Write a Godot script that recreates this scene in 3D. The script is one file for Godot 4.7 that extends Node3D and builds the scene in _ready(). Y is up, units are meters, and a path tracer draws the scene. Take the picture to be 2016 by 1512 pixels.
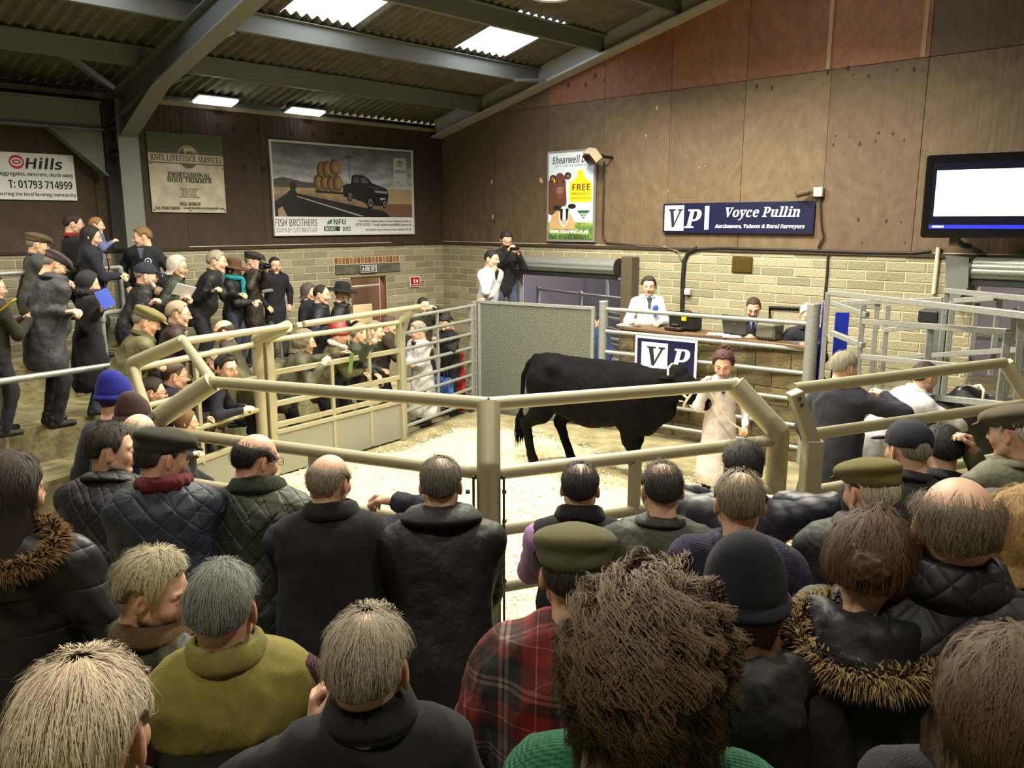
extends Node3D
# Livestock auction ring: pixel helpers turn photograph pixels into directions; distances come from the floor, walls and rails that things touch.

const F := 1600.0        # focal length in pixels of a 2016 x 1512 frame
const HC := 2.8          # camera height above the ring floor
const PITCH := 11.24
const YAW := 44.0
const XW := -11.66       # face of the left wall
const ZW := -10.21       # face of the far gable wall
const RT := 0.2364       # roof slope
var cam_b := Basis.IDENTITY
var taken := {}
var mats := {}
var tex := {}

func ray(px: float, py: float) -> Vector3:
	return cam_b * Vector3((px - 1008.0) / F, -(py - 756.0) / F, -1.0)
func G(px: float, py: float, h: float) -> Vector3:      # where the sight line meets the level h
	var r := ray(px, py)
	return Vector3(0, HC, 0) + r * ((h - HC) / r.y)
func P(px: float, py: float, d: float) -> Vector3:      # the point at level distance d
	var r := ray(px, py)
	return Vector3(0, HC, 0) + r * (d / Vector2(r.x, r.z).length())
func WX(px: float, py: float, x := XW) -> Vector3:
	var r := ray(px, py)
	return Vector3(0, HC, 0) + r * (x / r.x)
func WZ(px: float, py: float, z := ZW) -> Vector3:
	var r := ray(px, py)
	return Vector3(0, HC, 0) + r * (z / r.z)
func roof_y(x: float) -> float:
	return 4.62 + (x - XW) * RT

# ---------------------------------------------------------------- mesh builder
class MB:
	var v := PackedVector3Array()
	var n := PackedVector3Array()
	var c := PackedColorArray()
	var uv := PackedVector2Array()
	var ix := PackedInt32Array()
	var col := Color.WHITE
	var tint := false
	var has_uv := false
	func add(p: Vector3, nn: Vector3, u := Vector2.ZERO) -> int:
		v.append(p)
		n.append(nn)
		c.append(col)
		uv.append(u)
		return v.size() - 1
	func tri(a: Vector3, b: Vector3, d: Vector3) -> void:
		var nn := (b - a).cross(d - a).normalized()
		var i := add(a, nn)
		add(b, nn)
		add(d, nn)
		ix.append_array([i, i + 2, i + 1])
	func quad(a: Vector3, b: Vector3, d: Vector3, e: Vector3) -> void:
		var nn := (b - a).cross(d - a).normalized()
		if nn == Vector3.ZERO:
			nn = (d - a).cross(e - a).normalized()
		var i := add(a, nn, Vector2(0, 1))
		add(b, nn, Vector2(1, 1))
		add(d, nn, Vector2(1, 0))
		add(e, nn, Vector2(0, 0))
		ix.append_array([i, i + 2, i + 1, i, i + 3, i + 2])
	func oquad(a: Vector3, b: Vector3, d: Vector3, e: Vector3, mid: Vector3) -> void:
		if (b - a).cross(d - a).dot((a + b + d + e) * 0.25 - mid) < 0.0:
			quad(a, e, d, b)
		else:
			quad(a, b, d, e)
	func box(xf: Transform3D, s: Vector3, bev := 0.0) -> void:
		var hs := s * 0.5
		var mid := xf.origin
		if bev <= 0.0:
			for ax in 3:
				for sg in [-1.0, 1.0]:
					var q: Array = []
					for k in [[-1, -1], [1, -1], [1, 1], [-1, 1]]:
						var p := Vector3.ZERO
						p[ax] = sg * hs[ax]
						p[(ax + 1) % 3] = k[0] * hs[(ax + 1) % 3]
						p[(ax + 2) % 3] = k[1] * hs[(ax + 2) % 3]
						q.append(xf * p)
					oquad(q[0], q[1], q[2], q[3], mid)
			return
		var at := func(ax: int, sg: Vector3) -> Vector3:
			var p := Vector3(sg.x * (hs.x - bev), sg.y * (hs.y - bev), sg.z * (hs.z - bev))
			p[ax] = sg[ax] * hs[ax]
			return xf * p
		for ax in 3:
			var b := (ax + 1) % 3
			var d := (ax + 2) % 3
			for sg in [-1.0, 1.0]:
				var q: Array = []
				for k in [[-1, -1], [1, -1], [1, 1], [-1, 1]]:
					var s3 := Vector3.ZERO
					s3[ax] = sg
					s3[b] = k[0]
					s3[d] = k[1]
					q.append(at.call(ax, s3))
				oquad(q[0], q[1], q[2], q[3], mid)
			for k in [[-1, -1], [1, -1], [1, 1], [-1, 1]]:
				var s1 := Vector3.ZERO
				s1[b] = k[0]
				s1[d] = k[1]
				var s2 := s1
				s1[ax] = -1
				s2[ax] = 1
				oquad(at.call(b, s1), at.call(b, s2), at.call(d, s2), at.call(d, s1), mid)
		for x in [-1, 1]:
			for y in [-1, 1]:
				for z in [-1, 1]:
					var s4 := Vector3(x, y, z)
					var p0: Vector3 = at.call(0, s4)
					var p1: Vector3 = at.call(1, s4)
					var p2: Vector3 = at.call(2, s4)
					if (p1 - p0).cross(p2 - p0).dot(p0 - mid) < 0:
						tri(p0, p2, p1)
					else:
						tri(p0, p1, p2)
	func beam(a: Vector3, b: Vector3, w: float, h: float, up := Vector3.UP, bev := 0.0) -> void:   # a box from a to b, h along up
		var z := (b - a).normalized()
		var x := up.cross(z).normalized()
		var y := z.cross(x)
		box(Transform3D(Basis(x, y, z), (a + b) * 0.5), Vector3(w, h, a.distance_to(b)), bev)
	func tube(pts: Array, rad, sides := 10, caps := true) -> void:
		var m := pts.size()
		var f0 := ix.size()
		var t0: Vector3 = (pts[1] - pts[0]).normalized()
		var u := t0.cross(Vector3.UP if absf(t0.y) < 0.9 else Vector3.RIGHT).normalized()
		var first := v.size()
		for i in m:
			var a: Vector3 = pts[maxi(i - 1, 0)]
			var b: Vector3 = pts[mini(i + 1, m - 1)]
			var t := (b - a).normalized()
			u = (u - t * u.dot(t)).normalized()
			var w := t.cross(u)
			var r: float = rad[i] if rad is Array else rad
			for k in sides:
				var an := TAU * k / sides
				var nn := u * cos(an) + w * sin(an)
				add(pts[i] + nn * r, nn, Vector2(float(k) / sides, i))
		for i in m - 1:
			for k in sides:
				var p := first + i * sides + k
				var q := first + i * sides + (k + 1) % sides
				ix.append_array([p, p + sides, q, q, p + sides, q + sides])
		if caps:
			for e in [0, m - 1]:
				var a: Vector3 = pts[e]
				var b: Vector3 = pts[1 if e == 0 else m - 2]
				var nn := (a - b).normalized()
				var ci := add(a, nn)
				var st := v.size()
				for k in sides:
					add(v[first + e * sides + k], nn)
				for k in sides:
					if e == 0:
						ix.append_array([ci, st + k, st + (k + 1) % sides])
					else:
						ix.append_array([ci, st + (k + 1) % sides, st + k])
		fix(f0)
	func lathe(prof: Array, seg: int, xf := Transform3D.IDENTITY, a0 := 0.0, a1 := TAU) -> void:   # prof: Vector2(radius, height)
		var first := v.size()
		var f0 := ix.size()
		var m := prof.size()
		for i in m:
			var d: Vector2 = prof[mini(i + 1, m - 1)] - prof[maxi(i - 1, 0)]
			var nn2 := Vector2(d.y, -d.x).normalized()
			for k in seg + 1:
				var an := a0 + (a1 - a0) * k / seg
				add(xf * Vector3(prof[i].x * sin(an), prof[i].y, prof[i].x * cos(an)), (xf.basis * Vector3(nn2.x * sin(an), nn2.y, nn2.x * cos(an))).normalized(), Vector2(float(k) / seg, float(i) / m))
		for i in m - 1:
			for k in seg:
				var p := first + i * (seg + 1) + k
				ix.append_array([p, p + seg + 1, p + 1, p + 1, p + seg + 1, p + seg + 2])
		fix(f0)
	func prism(poly: PackedVector2Array, xf: Transform3D, depth: float) -> void:    # poly in xf's xy plane, thick along its z
		var tr := Geometry2D.triangulate_polygon(poly)
		var zf := xf.basis.z.normalized()
		var base := v.size()
		var f0 := ix.size()
		for s in [0.5, -0.5]:
			for p in poly:
				add(xf * Vector3(p.x, p.y, s * depth), zf * signf(s))
		var m := poly.size()
		for t in range(0, tr.size(), 3):
			ix.append_array([base + tr[t], base + tr[t + 1], base + tr[t + 2], base + m + tr[t], base + m + tr[t + 2], base + m + tr[t + 1]])
		fix(f0)
		var cw := Geometry2D.is_polygon_clockwise(poly)
		for i in m:
			var a := poly[i]
			var b := poly[(i + 1) % m]
			var q := [xf * Vector3(a.x, a.y, -depth / 2), xf * Vector3(b.x, b.y, -depth / 2), xf * Vector3(b.x, b.y, depth / 2), xf * Vector3(a.x, a.y, depth / 2)]
			if cw:
				quad(q[0], q[3], q[2], q[1])
			else:
				quad(q[0], q[1], q[2], q[3])
	func fix(f0: int) -> void:      # front faces run clockwise about the stored normals
		for t in range(f0, ix.size(), 3):
			var a := v[ix[t]]
			if (v[ix[t + 1]] - a).cross(v[ix[t + 2]] - a).dot(n[ix[t]] + n[ix[t + 1]] + n[ix[t + 2]]) > 0.0:
				var k := ix[t + 1]
				ix[t + 1] = ix[t + 2]
				ix[t + 2] = k
	func grid(nu: int, nv: int, fn: Callable, wrap := false) -> void:      # smooth sheet of points fn(u, v)
		var first := v.size()
		for j in nv + 1:
			for i in nu + 1:
				add(fn.call(float(i) / nu, float(j) / nv), Vector3.ZERO, Vector2(float(i) / nu, float(j) / nv))
		var f0 := ix.size()
		for j in nv:
			for i in nu:
				var p := first + j * (nu + 1) + i
				ix.append_array([p, p + 1, p + nu + 1, p + 1, p + nu + 2, p + nu + 1])
		smooth_from(first, f0)
		if wrap:
			for j in nv + 1:
				var a := first + j * (nu + 1)
				var s := (n[a] + n[a + nu]).normalized()
				n[a] = s
				n[a + nu] = s
	func smooth_from(first: int, f0: int) -> void:
		for t in range(f0, ix.size(), 3):
			var a := v[ix[t]]
			var nn := (v[ix[t + 2]] - a).cross(v[ix[t + 1]] - a)
			for k in 3:
				n[ix[t + k]] += nn
		for i in range(first, n.size()):
			n[i] = n[i].normalized() if n[i].length_squared() > 1e-14 else Vector3.UP
	func append(a: Array, xf: Transform3D, cl = null) -> void:      # arrays [v, n, c, ix] of a template
		var first := v.size()
		var src_v: PackedVector3Array = a[0]
		var src_n: PackedVector3Array = a[1]
		var src_c: PackedColorArray = a[2]
		var b := xf.basis
		var flip := b.determinant() < 0.0
		v.append_array(xf * src_v)
		var nb := b.orthonormalized() if not flip else b
		var nn := Transform3D(nb, Vector3.ZERO) * src_n
		n.append_array(nn)
		if cl == null and src_c.size() == src_v.size():
			c.append_array(src_c)
		else:
			var cc := PackedColorArray()
			cc.resize(src_v.size())
			cc.fill(cl if cl != null else col)
			c.append_array(cc)
		uv.resize(v.size())
		var src_i: PackedInt32Array = a[3]
		var m := src_i.size()
		var out := PackedInt32Array()
		out.resize(m)
		for i in range(0, m, 3):
			out[i] = src_i[i] + first
			if flip:
				out[i + 1] = src_i[i + 2] + first
				out[i + 2] = src_i[i + 1] + first
			else:
				out[i + 1] = src_i[i + 1] + first
				out[i + 2] = src_i[i + 2] + first
		ix.append_array(out)
	func arrays() -> Array:
		return [v, n, c, ix]
	func mesh(m: Material, off := Vector3.ZERO) -> ArrayMesh:
		var a := []
		a.resize(Mesh.ARRAY_MAX)
		if off != Vector3.ZERO:
			a[Mesh.ARRAY_VERTEX] = Transform3D(Basis.IDENTITY, -off) * v
		else:
			a[Mesh.ARRAY_VERTEX] = v
		a[Mesh.ARRAY_NORMAL] = n
		if tint:
			a[Mesh.ARRAY_COLOR] = c
		if has_uv:
			a[Mesh.ARRAY_TEX_UV] = uv
		a[Mesh.ARRAY_INDEX] = ix
		var r := ArrayMesh.new()
		r.add_surface_from_arrays(Mesh.PRIMITIVE_TRIANGLES, a)
		r.surface_set_material(0, m)
		return r

# ---------------------------------------------------------------- distance field meshed as surface nets
class SDF:
	var o := Vector3.ZERO
	var h := 0.01
	var nx := 0
	var ny := 0
	var nz := 0
	var f := PackedFloat32Array()
	func _init(lo: Vector3, hi: Vector3, cell: float) -> void:
		o = lo
		h = cell
		nx = ceili((hi.x - lo.x) / cell) + 1
		ny = ceili((hi.y - lo.y) / cell) + 1
		nz = ceili((hi.z - lo.z) / cell) + 1
		f.resize(nx * ny * nz)
		f.fill(1000.0)
	func cap(a: Vector3, b: Vector3, ra: float, rb: float, k := 0.03, fl := 1.0, fx := Vector3(0, 0, 1)) -> void:
		var rm := maxf(ra, rb) + maxf(k, 3.0 * h)
		var lo := (a.min(b) - Vector3(rm, rm, rm) - o) / h
		var hi := (a.max(b) + Vector3(rm, rm, rm) - o) / h
		var x0 := maxi(0, floori(lo.x))
		var y0 := maxi(0, floori(lo.y))
		var z0 := maxi(0, floori(lo.z))
		var x1 := mini(nx - 1, ceili(hi.x))
		var y1 := mini(ny - 1, ceili(hi.y))
		var z1 := mini(nz - 1, ceili(hi.z))
		var ba := b - a
		var inv := 1.0 / maxf(ba.length_squared(), 1e-9)
		var dr := rb - ra
		var ff := 1.0 / fl - 1.0
		for z in range(z0, z1 + 1):
			for y in range(y0, y1 + 1):
				var i := x0 + nx * (y + ny * z)
				var pa := o + Vector3(x0, y, z) * h - a
				for x in range(x0, x1 + 1):
					var t := clampf(pa.dot(ba) * inv, 0.0, 1.0)
					var q := pa - ba * t
					if ff != 0.0:
						q += fx * (q.dot(fx) * ff)
					var d := q.length() - ra - dr * t
					var e := f[i]
					var w := k - absf(e - d)
					if w > 0.0:
						f[i] = minf(e, d) - w * w * 0.25 / k
					elif d < e:
						f[i] = d
					i += 1
					pa.x += h
	func ell(c: Vector3, r: Vector3, k := 0.02, bs := Basis.IDENTITY, sub := false) -> void:
		var rm := maxf(r.x, maxf(r.y, r.z)) + maxf(k, 3.0 * h)
		var lo := (c - Vector3(rm, rm, rm) - o) / h
		var hi := (c + Vector3(rm, rm, rm) - o) / h
		var x0 := maxi(0, floori(lo.x))
		var y0 := maxi(0, floori(lo.y))
		var z0 := maxi(0, floori(lo.z))
		var x1 := mini(nx - 1, ceili(hi.x))
		var y1 := mini(ny - 1, ceili(hi.y))
		var z1 := mini(nz - 1, ceili(hi.z))
		var inv := bs.inverse()
		for z in range(z0, z1 + 1):
			for y in range(y0, y1 + 1):
				var i := x0 + nx * (y + ny * z)
				for x in range(x0, x1 + 1):
					var q := inv * (o + Vector3(x, y, z) * h - c) / r
					var k0 := q.length()
					var k1 := (q / r).length()
					var d := k0 * (k0 - 1.0) / maxf(k1, 1e-6)
					var e := f[i]
					if sub:
						var w2 := k - absf(e + d)
						f[i] = maxf(e, -d) + (w2 * w2 * 0.25 / k if w2 > 0.0 else 0.0)
					else:
						var w := k - absf(e - d)
						if w > 0.0:
							f[i] = minf(e, d) - w * w * 0.25 / k
						elif d < e:
							f[i] = d
					i += 1
	func cut(nrm: Vector3, dist: float) -> void:      # keep the side where nrm.p < dist
		for z in nz:
			for y in ny:
				var i := nx * (y + ny * z)
				for x in nx:
					var d := nrm.dot(o + Vector3(x, y, z) * h) - dist
					if f[i] < d:
						f[i] = d
					i += 1
	func nets() -> Array:      # [vertices, normals, colours (empty), indices]
		var vv := PackedVector3Array()
		var nn := PackedVector3Array()
		var ii := PackedInt32Array()
		var s := nx * ny
		var vid := PackedInt32Array()
		vid.resize(nx * ny * nz)
		vid.fill(-1)
		var lim := 3.2 * h
		for z in nz - 1:
			for y in ny - 1:
				var i := nx * (y + ny * z) - 1
				for x in nx - 1:
					i += 1
					var c0 := f[i]
					if c0 > lim or c0 < -lim:
						continue
					var c1 := f[i + 1]
					var c2 := f[i + nx]
					var c3 := f[i + nx + 1]
					var c4 := f[i + s]
					var c5 := f[i + s + 1]
					var c6 := f[i + s + nx]
					var c7 := f[i + s + nx + 1]
					var m := int(c0 < 0) + int(c1 < 0) + int(c2 < 0) + int(c3 < 0) + int(c4 < 0) + int(c5 < 0) + int(c6 < 0) + int(c7 < 0)
					if m == 0 or m == 8:
						continue
					var p := Vector3.ZERO
					var k := 0
					if (c0 < 0) != (c1 < 0):
						p += Vector3(c0 / (c0 - c1), 0, 0); k += 1
					if (c2 < 0) != (c3 < 0):
						p += Vector3(c2 / (c2 - c3), 1, 0); k += 1
					if (c4 < 0) != (c5 < 0):
						p += Vector3(c4 / (c4 - c5), 0, 1); k += 1
					if (c6 < 0) != (c7 < 0):
						p += Vector3(c6 / (c6 - c7), 1, 1); k += 1
					if (c0 < 0) != (c2 < 0):
						p += Vector3(0, c0 / (c0 - c2), 0); k += 1
					if (c1 < 0) != (c3 < 0):
						p += Vector3(1, c1 / (c1 - c3), 0); k += 1
					if (c4 < 0) != (c6 < 0):
						p += Vector3(0, c4 / (c4 - c6), 1); k += 1
					if (c5 < 0) != (c7 < 0):
						p += Vector3(1, c5 / (c5 - c7), 1); k += 1
					if (c0 < 0) != (c4 < 0):
						p += Vector3(0, 0, c0 / (c0 - c4)); k += 1
					if (c1 < 0) != (c5 < 0):
						p += Vector3(1, 0, c1 / (c1 - c5)); k += 1
					if (c2 < 0) != (c6 < 0):
						p += Vector3(0, 1, c2 / (c2 - c6)); k += 1
					if (c3 < 0) != (c7 < 0):
						p += Vector3(1, 1, c3 / (c3 - c7)); k += 1
					vid[i] = vv.size()
					vv.append(o + (Vector3(x, y, z) + p / k) * h)
					nn.append(Vector3(c1 - c0 + c3 - c2 + c5 - c4 + c7 - c6, c2 - c0 + c3 - c1 + c6 - c4 + c7 - c5, c4 - c0 + c5 - c1 + c6 - c2 + c7 - c3).normalized())
					if x == 0 or y == 0 or z == 0:
						continue
					var a := vid[i]
					for ax in 3:
						var e := c1
						var s1 := nx
						var s2 := s
						if ax == 1:
							e = c2; s1 = s; s2 = 1
						elif ax == 2:
							e = c4; s1 = 1; s2 = nx
						if (c0 < 0) == (e < 0):
							continue
						var b := vid[i - s1]
						var d := vid[i - s1 - s2]
						var g := vid[i - s2]
						if b < 0 or d < 0 or g < 0:
							continue
						if c0 < 0:
							ii.append_array([a, d, b, a, g, d])
						else:
							ii.append_array([a, b, d, a, d, g])
		return [vv, nn, PackedColorArray(), ii]

# ---------------------------------------------------------------- nodes
func numbered(called: String) -> String:
	var k: int = taken.get(called, 0)
	taken[called] = k + 1
	return called if k == 0 else "%s_%03d" % [called, k]
func thing(called: String, label: String, category: String, at := Vector3.ZERO, turn := 0.0, group := "") -> Node3D:
	var o := Node3D.new()
	o.name = numbered(called)
	add_child(o)
	o.position = at
	o.rotation.y = turn
	o.set_meta("label", label)
	o.set_meta("category", category)
	if group:
		o.set_meta("group", group)
	return o
func setting(called: String, label: String, category: String, at := Vector3.ZERO) -> Node3D:
	var o := thing(called, label, category, at)
	o.set_meta("kind", "structure")
	return o
func part(parent: Node, called: String, mesh: Mesh, xf := Transform3D.IDENTITY, mat: Material = null) -> MeshInstance3D:
	var o := MeshInstance3D.new()
	o.name = called
	o.mesh = mesh
	o.transform = xf
	if mat:
		o.material_override = mat
	parent.add_child(o, true)
	return o
func here(p: Vector3) -> Transform3D:
	return Transform3D(Basis.IDENTITY, p)

# ---------------------------------------------------------------- textures and materials
func noise(seed_: int, freq: float, oct := 4, kind := FastNoiseLite.TYPE_SIMPLEX_SMOOTH) -> FastNoiseLite:
	var n := FastNoiseLite.new()
	n.seed = seed_
	n.noise_type = kind
	n.frequency = freq
	n.fractal_octaves = oct
	return n
func noise_tex(key: String, size: int, freq: float, lo: Color, hi: Color, oct := 4, gain := 1.0, sx := 1.0, sy := 1.0) -> ImageTexture:
	if tex.has(key):
		return tex[key]
	var n := noise(key.hash() % 9999, freq, oct)
	var g := n.get_seamless_image(int(size / sx), int(size / sy), false, false, 0.15)
	if sx != 1.0 or sy != 1.0:
		g.resize(size, size, Image.INTERPOLATE_CUBIC)
	var im := Image.create(size, size, false, Image.FORMAT_RGB8)
	for y in size:
		for x in size:
			var t := clampf((g.get_pixel(x, y).r - 0.5) * gain + 0.5, 0, 1)
			im.set_pixel(x, y, lo.lerp(hi, t))
	tex[key] = ImageTexture.create_from_image(im)
	return tex[key]
func bump_tex(key: String, size: int, fn: Callable, strength: float) -> ImageTexture:
	if tex.has(key):
		return tex[key]
	var im := Image.create(size, size, false, Image.FORMAT_RGBA8)
	for y in size:
		for x in size:
			var t: float = clampf(fn.call(float(x) / size, float(y) / size), 0, 1)
			im.set_pixel(x, y, Color(t, t, t))
	im.bump_map_to_normal_map(strength)
	tex[key] = ImageTexture.create_from_image(im)
	return tex[key]
func mat(key: String, color: Color, rough := 0.8, metal := 0.0, albedo: Texture2D = null, scale := 1.0, world := true, bump: Texture2D = null, depth := 1.0) -> StandardMaterial3D:
	if mats.has(key):
		return mats[key]
	var m := StandardMaterial3D.new()
	m.resource_name = key
	m.albedo_color = color
	m.roughness = rough
	m.metallic = metal
	if albedo:
		m.albedo_texture = albedo
	if bump:
		m.normal_enabled = true
		m.normal_texture = bump
		m.normal_scale = depth
	if albedo or bump:
		m.uv1_triplanar = true
		m.uv1_world_triplanar = world
		m.uv1_scale = Vector3(scale, scale, scale)
	mats[key] = m
	return m
func lettering(parent: Node, words: String, at: Vector3, width: float, height: float, m: Material, basis := Basis.IDENTITY, font := "Droid Sans", bold := false, slant := 0.0, called := "lettering") -> MeshInstance3D:
	var t := TextMesh.new()
	var f := SystemFont.new()
	f.font_names = PackedStringArray([font])
	f.font_weight = 700 if bold else 400
	t.font = f
	t.text = words
	t.font_size = 32
	t.pixel_size = 0.01
	t.depth = 0.012
	t.curve_step = 2.0
	t.horizontal_alignment = HORIZONTAL_ALIGNMENT_CENTER
	t.vertical_alignment = VERTICAL_ALIGNMENT_CENTER
	t.material = m
	var bb := t.get_aabb()
	var sx := width / maxf(bb.size.x, 0.001)
	var sy := height / maxf(bb.size.y, 0.001)
	if width <= 0.0:
		sx = sy
	if height <= 0.0:
		sy = sx
	var mid := bb.get_center()
	var b := Basis(Vector3(sx, 0, 0), Vector3(slant * sy, sy, 0), Vector3(0, 0, 0.2))
	var o := part(parent, called, t, Transform3D(basis * b, at - basis * (b * Vector3(mid.x, mid.y, 0))))
	return o
var PC: Vector3
var PL: Vector3
var P1: Vector3
var P2: Vector3
var P3: Vector3
var PR: Vector3
var PR2: Vector3
var P4: Vector3
var P5: Vector3
var P6: Vector3
const HB := 1.58         # where the ring posts bend inwards

func _ready() -> void:
	# ---- camera, sky, lights, exposure
	cam_b = Basis(Vector3.UP, deg_to_rad(YAW)) * Basis(Vector3.RIGHT, deg_to_rad(-PITCH))
	var cam := Camera3D.new()
	cam.name = "camera"
	cam.transform = Transform3D(cam_b, Vector3(0, HC, 0))
	cam.fov = rad_to_deg(2.0 * atan(756.0 / F))
	cam.near = 0.05
	cam.far = 120.0
	add_child(cam)
	cam.current = true
	var env := Environment.new()
	env.background_mode = Environment.BG_COLOR
	env.background_color = Color(0.55, 0.6, 0.68)
	env.background_energy_multiplier = 0.35
	env.tonemap_mode = Environment.TONE_MAPPER_LINEAR
	env.tonemap_exposure = 1.0
	env.sdfgi_enabled = true
	env.ssao_enabled = true
	env.ssil_enabled = true
	var we := WorldEnvironment.new()
	we.name = "environment"
	we.environment = env
	add_child(we)
	base_points()
	for a in [Vector3(-6.7, 5.38, -7.6), Vector3(-5.2, 5.55, -5.6), Vector3(-4.4, 5.6, -7.6), Vector3(-7.3, 5.2, -4.6), Vector3(-3.4, 5.7, -4.2)]:
		high_bay(a, 38.0, "over the sale ring")
	for a in [Vector3(-9.2, 4.75, -1.2), Vector3(-5.2, 5.5, -0.6), Vector3(0.4, 6.3, -3.6), Vector3(-0.6, 6.2, 0.6)]:
		high_bay(a, 15.0, "over the stands")
	# ---- setting
	shell()
	roof()
	stands()
	neighbours()
	# ---- things
	ring()
	pens()
	rostrum()
	signs()
	wall_fittings()
	cattle()
	crowd()
	small_things()
func base_points() -> void:
	PC = G(962, 915, HB)
	PL = G(300, 832, HB)
	P1 = G(262, 715, HB)
	P2 = G(505, 668, HB)
	P3 = G(787, 630, HB)
	PR = G(1533, 850, HB)
	PR2 = G(1572, 858, HB)
	P4 = P(935, 600, 12.0)
	P5 = G(1188, 608, 1.66)
	P6 = G(1600, 638, 1.66)

# a bell-shaped lamp hung from the roof: housing, glowing lens, stem, and its light just below the lens
func high_bay(at: Vector3, energy: float, where: String) -> void:
	var t := thing("high_bay_lamp", "round grey industrial lamp hanging from the roof " + where, "lamp", at, 0.0, "lamps " + where)
	var mb := MB.new()
	mb.lathe([Vector2(0.05, 0.32), Vector2(0.09, 0.3), Vector2(0.1, 0.18), Vector2(0.2, 0.06), Vector2(0.25, -0.02), Vector2(0.235, -0.02), Vector2(0.19, 0.05), Vector2(0.08, 0.15)], 24)
	part(t, "reflector", mb.mesh(mat("lamp grey", Color(0.5, 0.5, 0.48), 0.5, 0.3)))
	mb = MB.new()
	mb.lathe([Vector2(0.001, 0.0), Vector2(0.22, 0.0)], 24)
	mb.lathe([Vector2(0.22, 0.004), Vector2(0.001, 0.004)], 24)
	var gm := mat("lamp lens", Color(1, 0.97, 0.88), 0.4)
	gm.emission_enabled = true
	gm.emission = Color(1.0, 0.95, 0.84)
	gm.emission_energy_multiplier = 6.0
	part(t, "lens_light", mb.mesh(gm))
	mb = MB.new()
	mb.tube([Vector3(0, 0.3, 0), Vector3(0, roof_y(at.x) - at.y - 0.18, 0)], 0.015, 8)
	part(t, "stem", mb.mesh(mat("lamp grey", Color.GRAY)))
	var l := SpotLight3D.new()
	l.name = "light"
	l.position = Vector3(0, -0.03, 0)
	l.rotation.x = -PI / 2
	l.spot_angle = 78.0
	l.spot_angle_attenuation = 0.6
	l.light_color = Color(1.0, 0.965, 0.875)
	l.light_energy = energy
	l.light_size = 0.22
	l.spot_range = 40.0
	l.spot_attenuation = 2.0
	l.shadow_enabled = true
	t.add_child(l)

# ---------------------------------------------------------------- setting
func m_ply(i: int) -> StandardMaterial3D:
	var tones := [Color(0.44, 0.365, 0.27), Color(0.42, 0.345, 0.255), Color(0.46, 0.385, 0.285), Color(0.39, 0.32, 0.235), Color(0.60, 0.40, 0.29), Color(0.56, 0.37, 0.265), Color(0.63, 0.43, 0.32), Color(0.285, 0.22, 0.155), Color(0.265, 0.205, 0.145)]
	return mat("plywood %d" % i, tones[i], 0.72, 0.0, ply_tex(), 0.36, true, bump_tex("ply grain", 256, func(u, v): return 0.5 + 0.5 * noise_grain.get_noise_2d(u * 900.0, v * 40.0), 1.2), 0.5)
var noise_grain := FastNoiseLite.new()
func ply_tex() -> ImageTexture:
	if tex.has("ply"):
		return tex["ply"]
	var s := 512
	var big := noise(11, 2.4, 4)
	var mid := noise(12, 9.0, 4)
	var gr := noise(13, 1.0, 3)
	var im := Image.create(s, s, false, Image.FORMAT_RGB8)
	for y in s:
		for x in s:
			var u := float(x) / s
			var v := float(y) / s
			var cu := cos(u * TAU) * 0.16
			var su := sin(u * TAU) * 0.16
			var cv := cos(v * TAU) * 0.16
			var sv := sin(v * TAU) * 0.16
			var b := big.get_noise_3d(cu * 6.0 + sv * 2.0, su * 6.0 + cv * 5.0, cv * 3.0 + sv * 4.0)
			var m := mid.get_noise_3d(cu * 4.0 + cv, su * 4.0 + sv * 1.5, cv * 2.0)
			var g := gr.get_noise_2d(u * 520.0 + 6.0 * m, v * 26.0)
			var t := 0.84 + 0.11 * b + 0.05 * m + 0.05 * g
			im.set_pixel(x, y, Color(t, t * (0.99 + 0.02 * m), t * (0.98 + 0.05 * b)))
	tex["ply"] = ImageTexture.create_from_image(im)
	return tex["ply"]
func m_block(i: int) -> StandardMaterial3D:
	var tones := [Color(0.57, 0.545, 0.44), Color(0.54, 0.52, 0.42), Color(0.605, 0.58, 0.475), Color(0.505, 0.485, 0.39), Color(0.555, 0.525, 0.42)]
	return mat("block %d" % i, tones[i], 0.92, 0.0, noise_tex("block face", 256, 0.03, Color(0.72, 0.72, 0.70), Color(1, 1, 1), 5, 1.5), 0.9, true, noise_bump(), 0.5)
func noise_bump() -> ImageTexture:
	var n := noise(31, 0.11, 4)
	return bump_tex("rough stone", 256, func(u, v): return 0.5 + 0.6 * n.get_noise_2d(u * 256, v * 256), 3.0)
func m_mortar() -> StandardMaterial3D:
	return mat("mortar", Color(0.74, 0.72, 0.62), 0.95, 0.0, noise_tex("block face", 256, 0.03, Color.WHITE, Color.WHITE), 1.3)
func m_concrete() -> StandardMaterial3D:
	return mat("concrete", Color(0.60, 0.565, 0.42), 0.9, 0.0, noise_tex("concrete face", 512, 0.012, Color(0.70, 0.69, 0.66), Color(1.0, 1.0, 1.0), 6, 1.1), 0.45, true, noise_bump(), 0.4)
func m_galv() -> StandardMaterial3D:
	return mat("galvanised steel", Color(0.60, 0.61, 0.59), 0.45, 0.4, noise_tex("galv face", 256, 0.05, Color(0.84, 0.84, 0.84), Color(1, 1, 1), 4, 1.3), 2.0)
func m_rail() -> StandardMaterial3D:
	return mat("ring rail steel", Color(0.60, 0.58, 0.47), 0.5, 0.25, noise_tex("rail face", 256, 0.03, Color(0.70, 0.69, 0.66), Color(1, 1, 1), 5, 1.7), 1.6)
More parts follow.
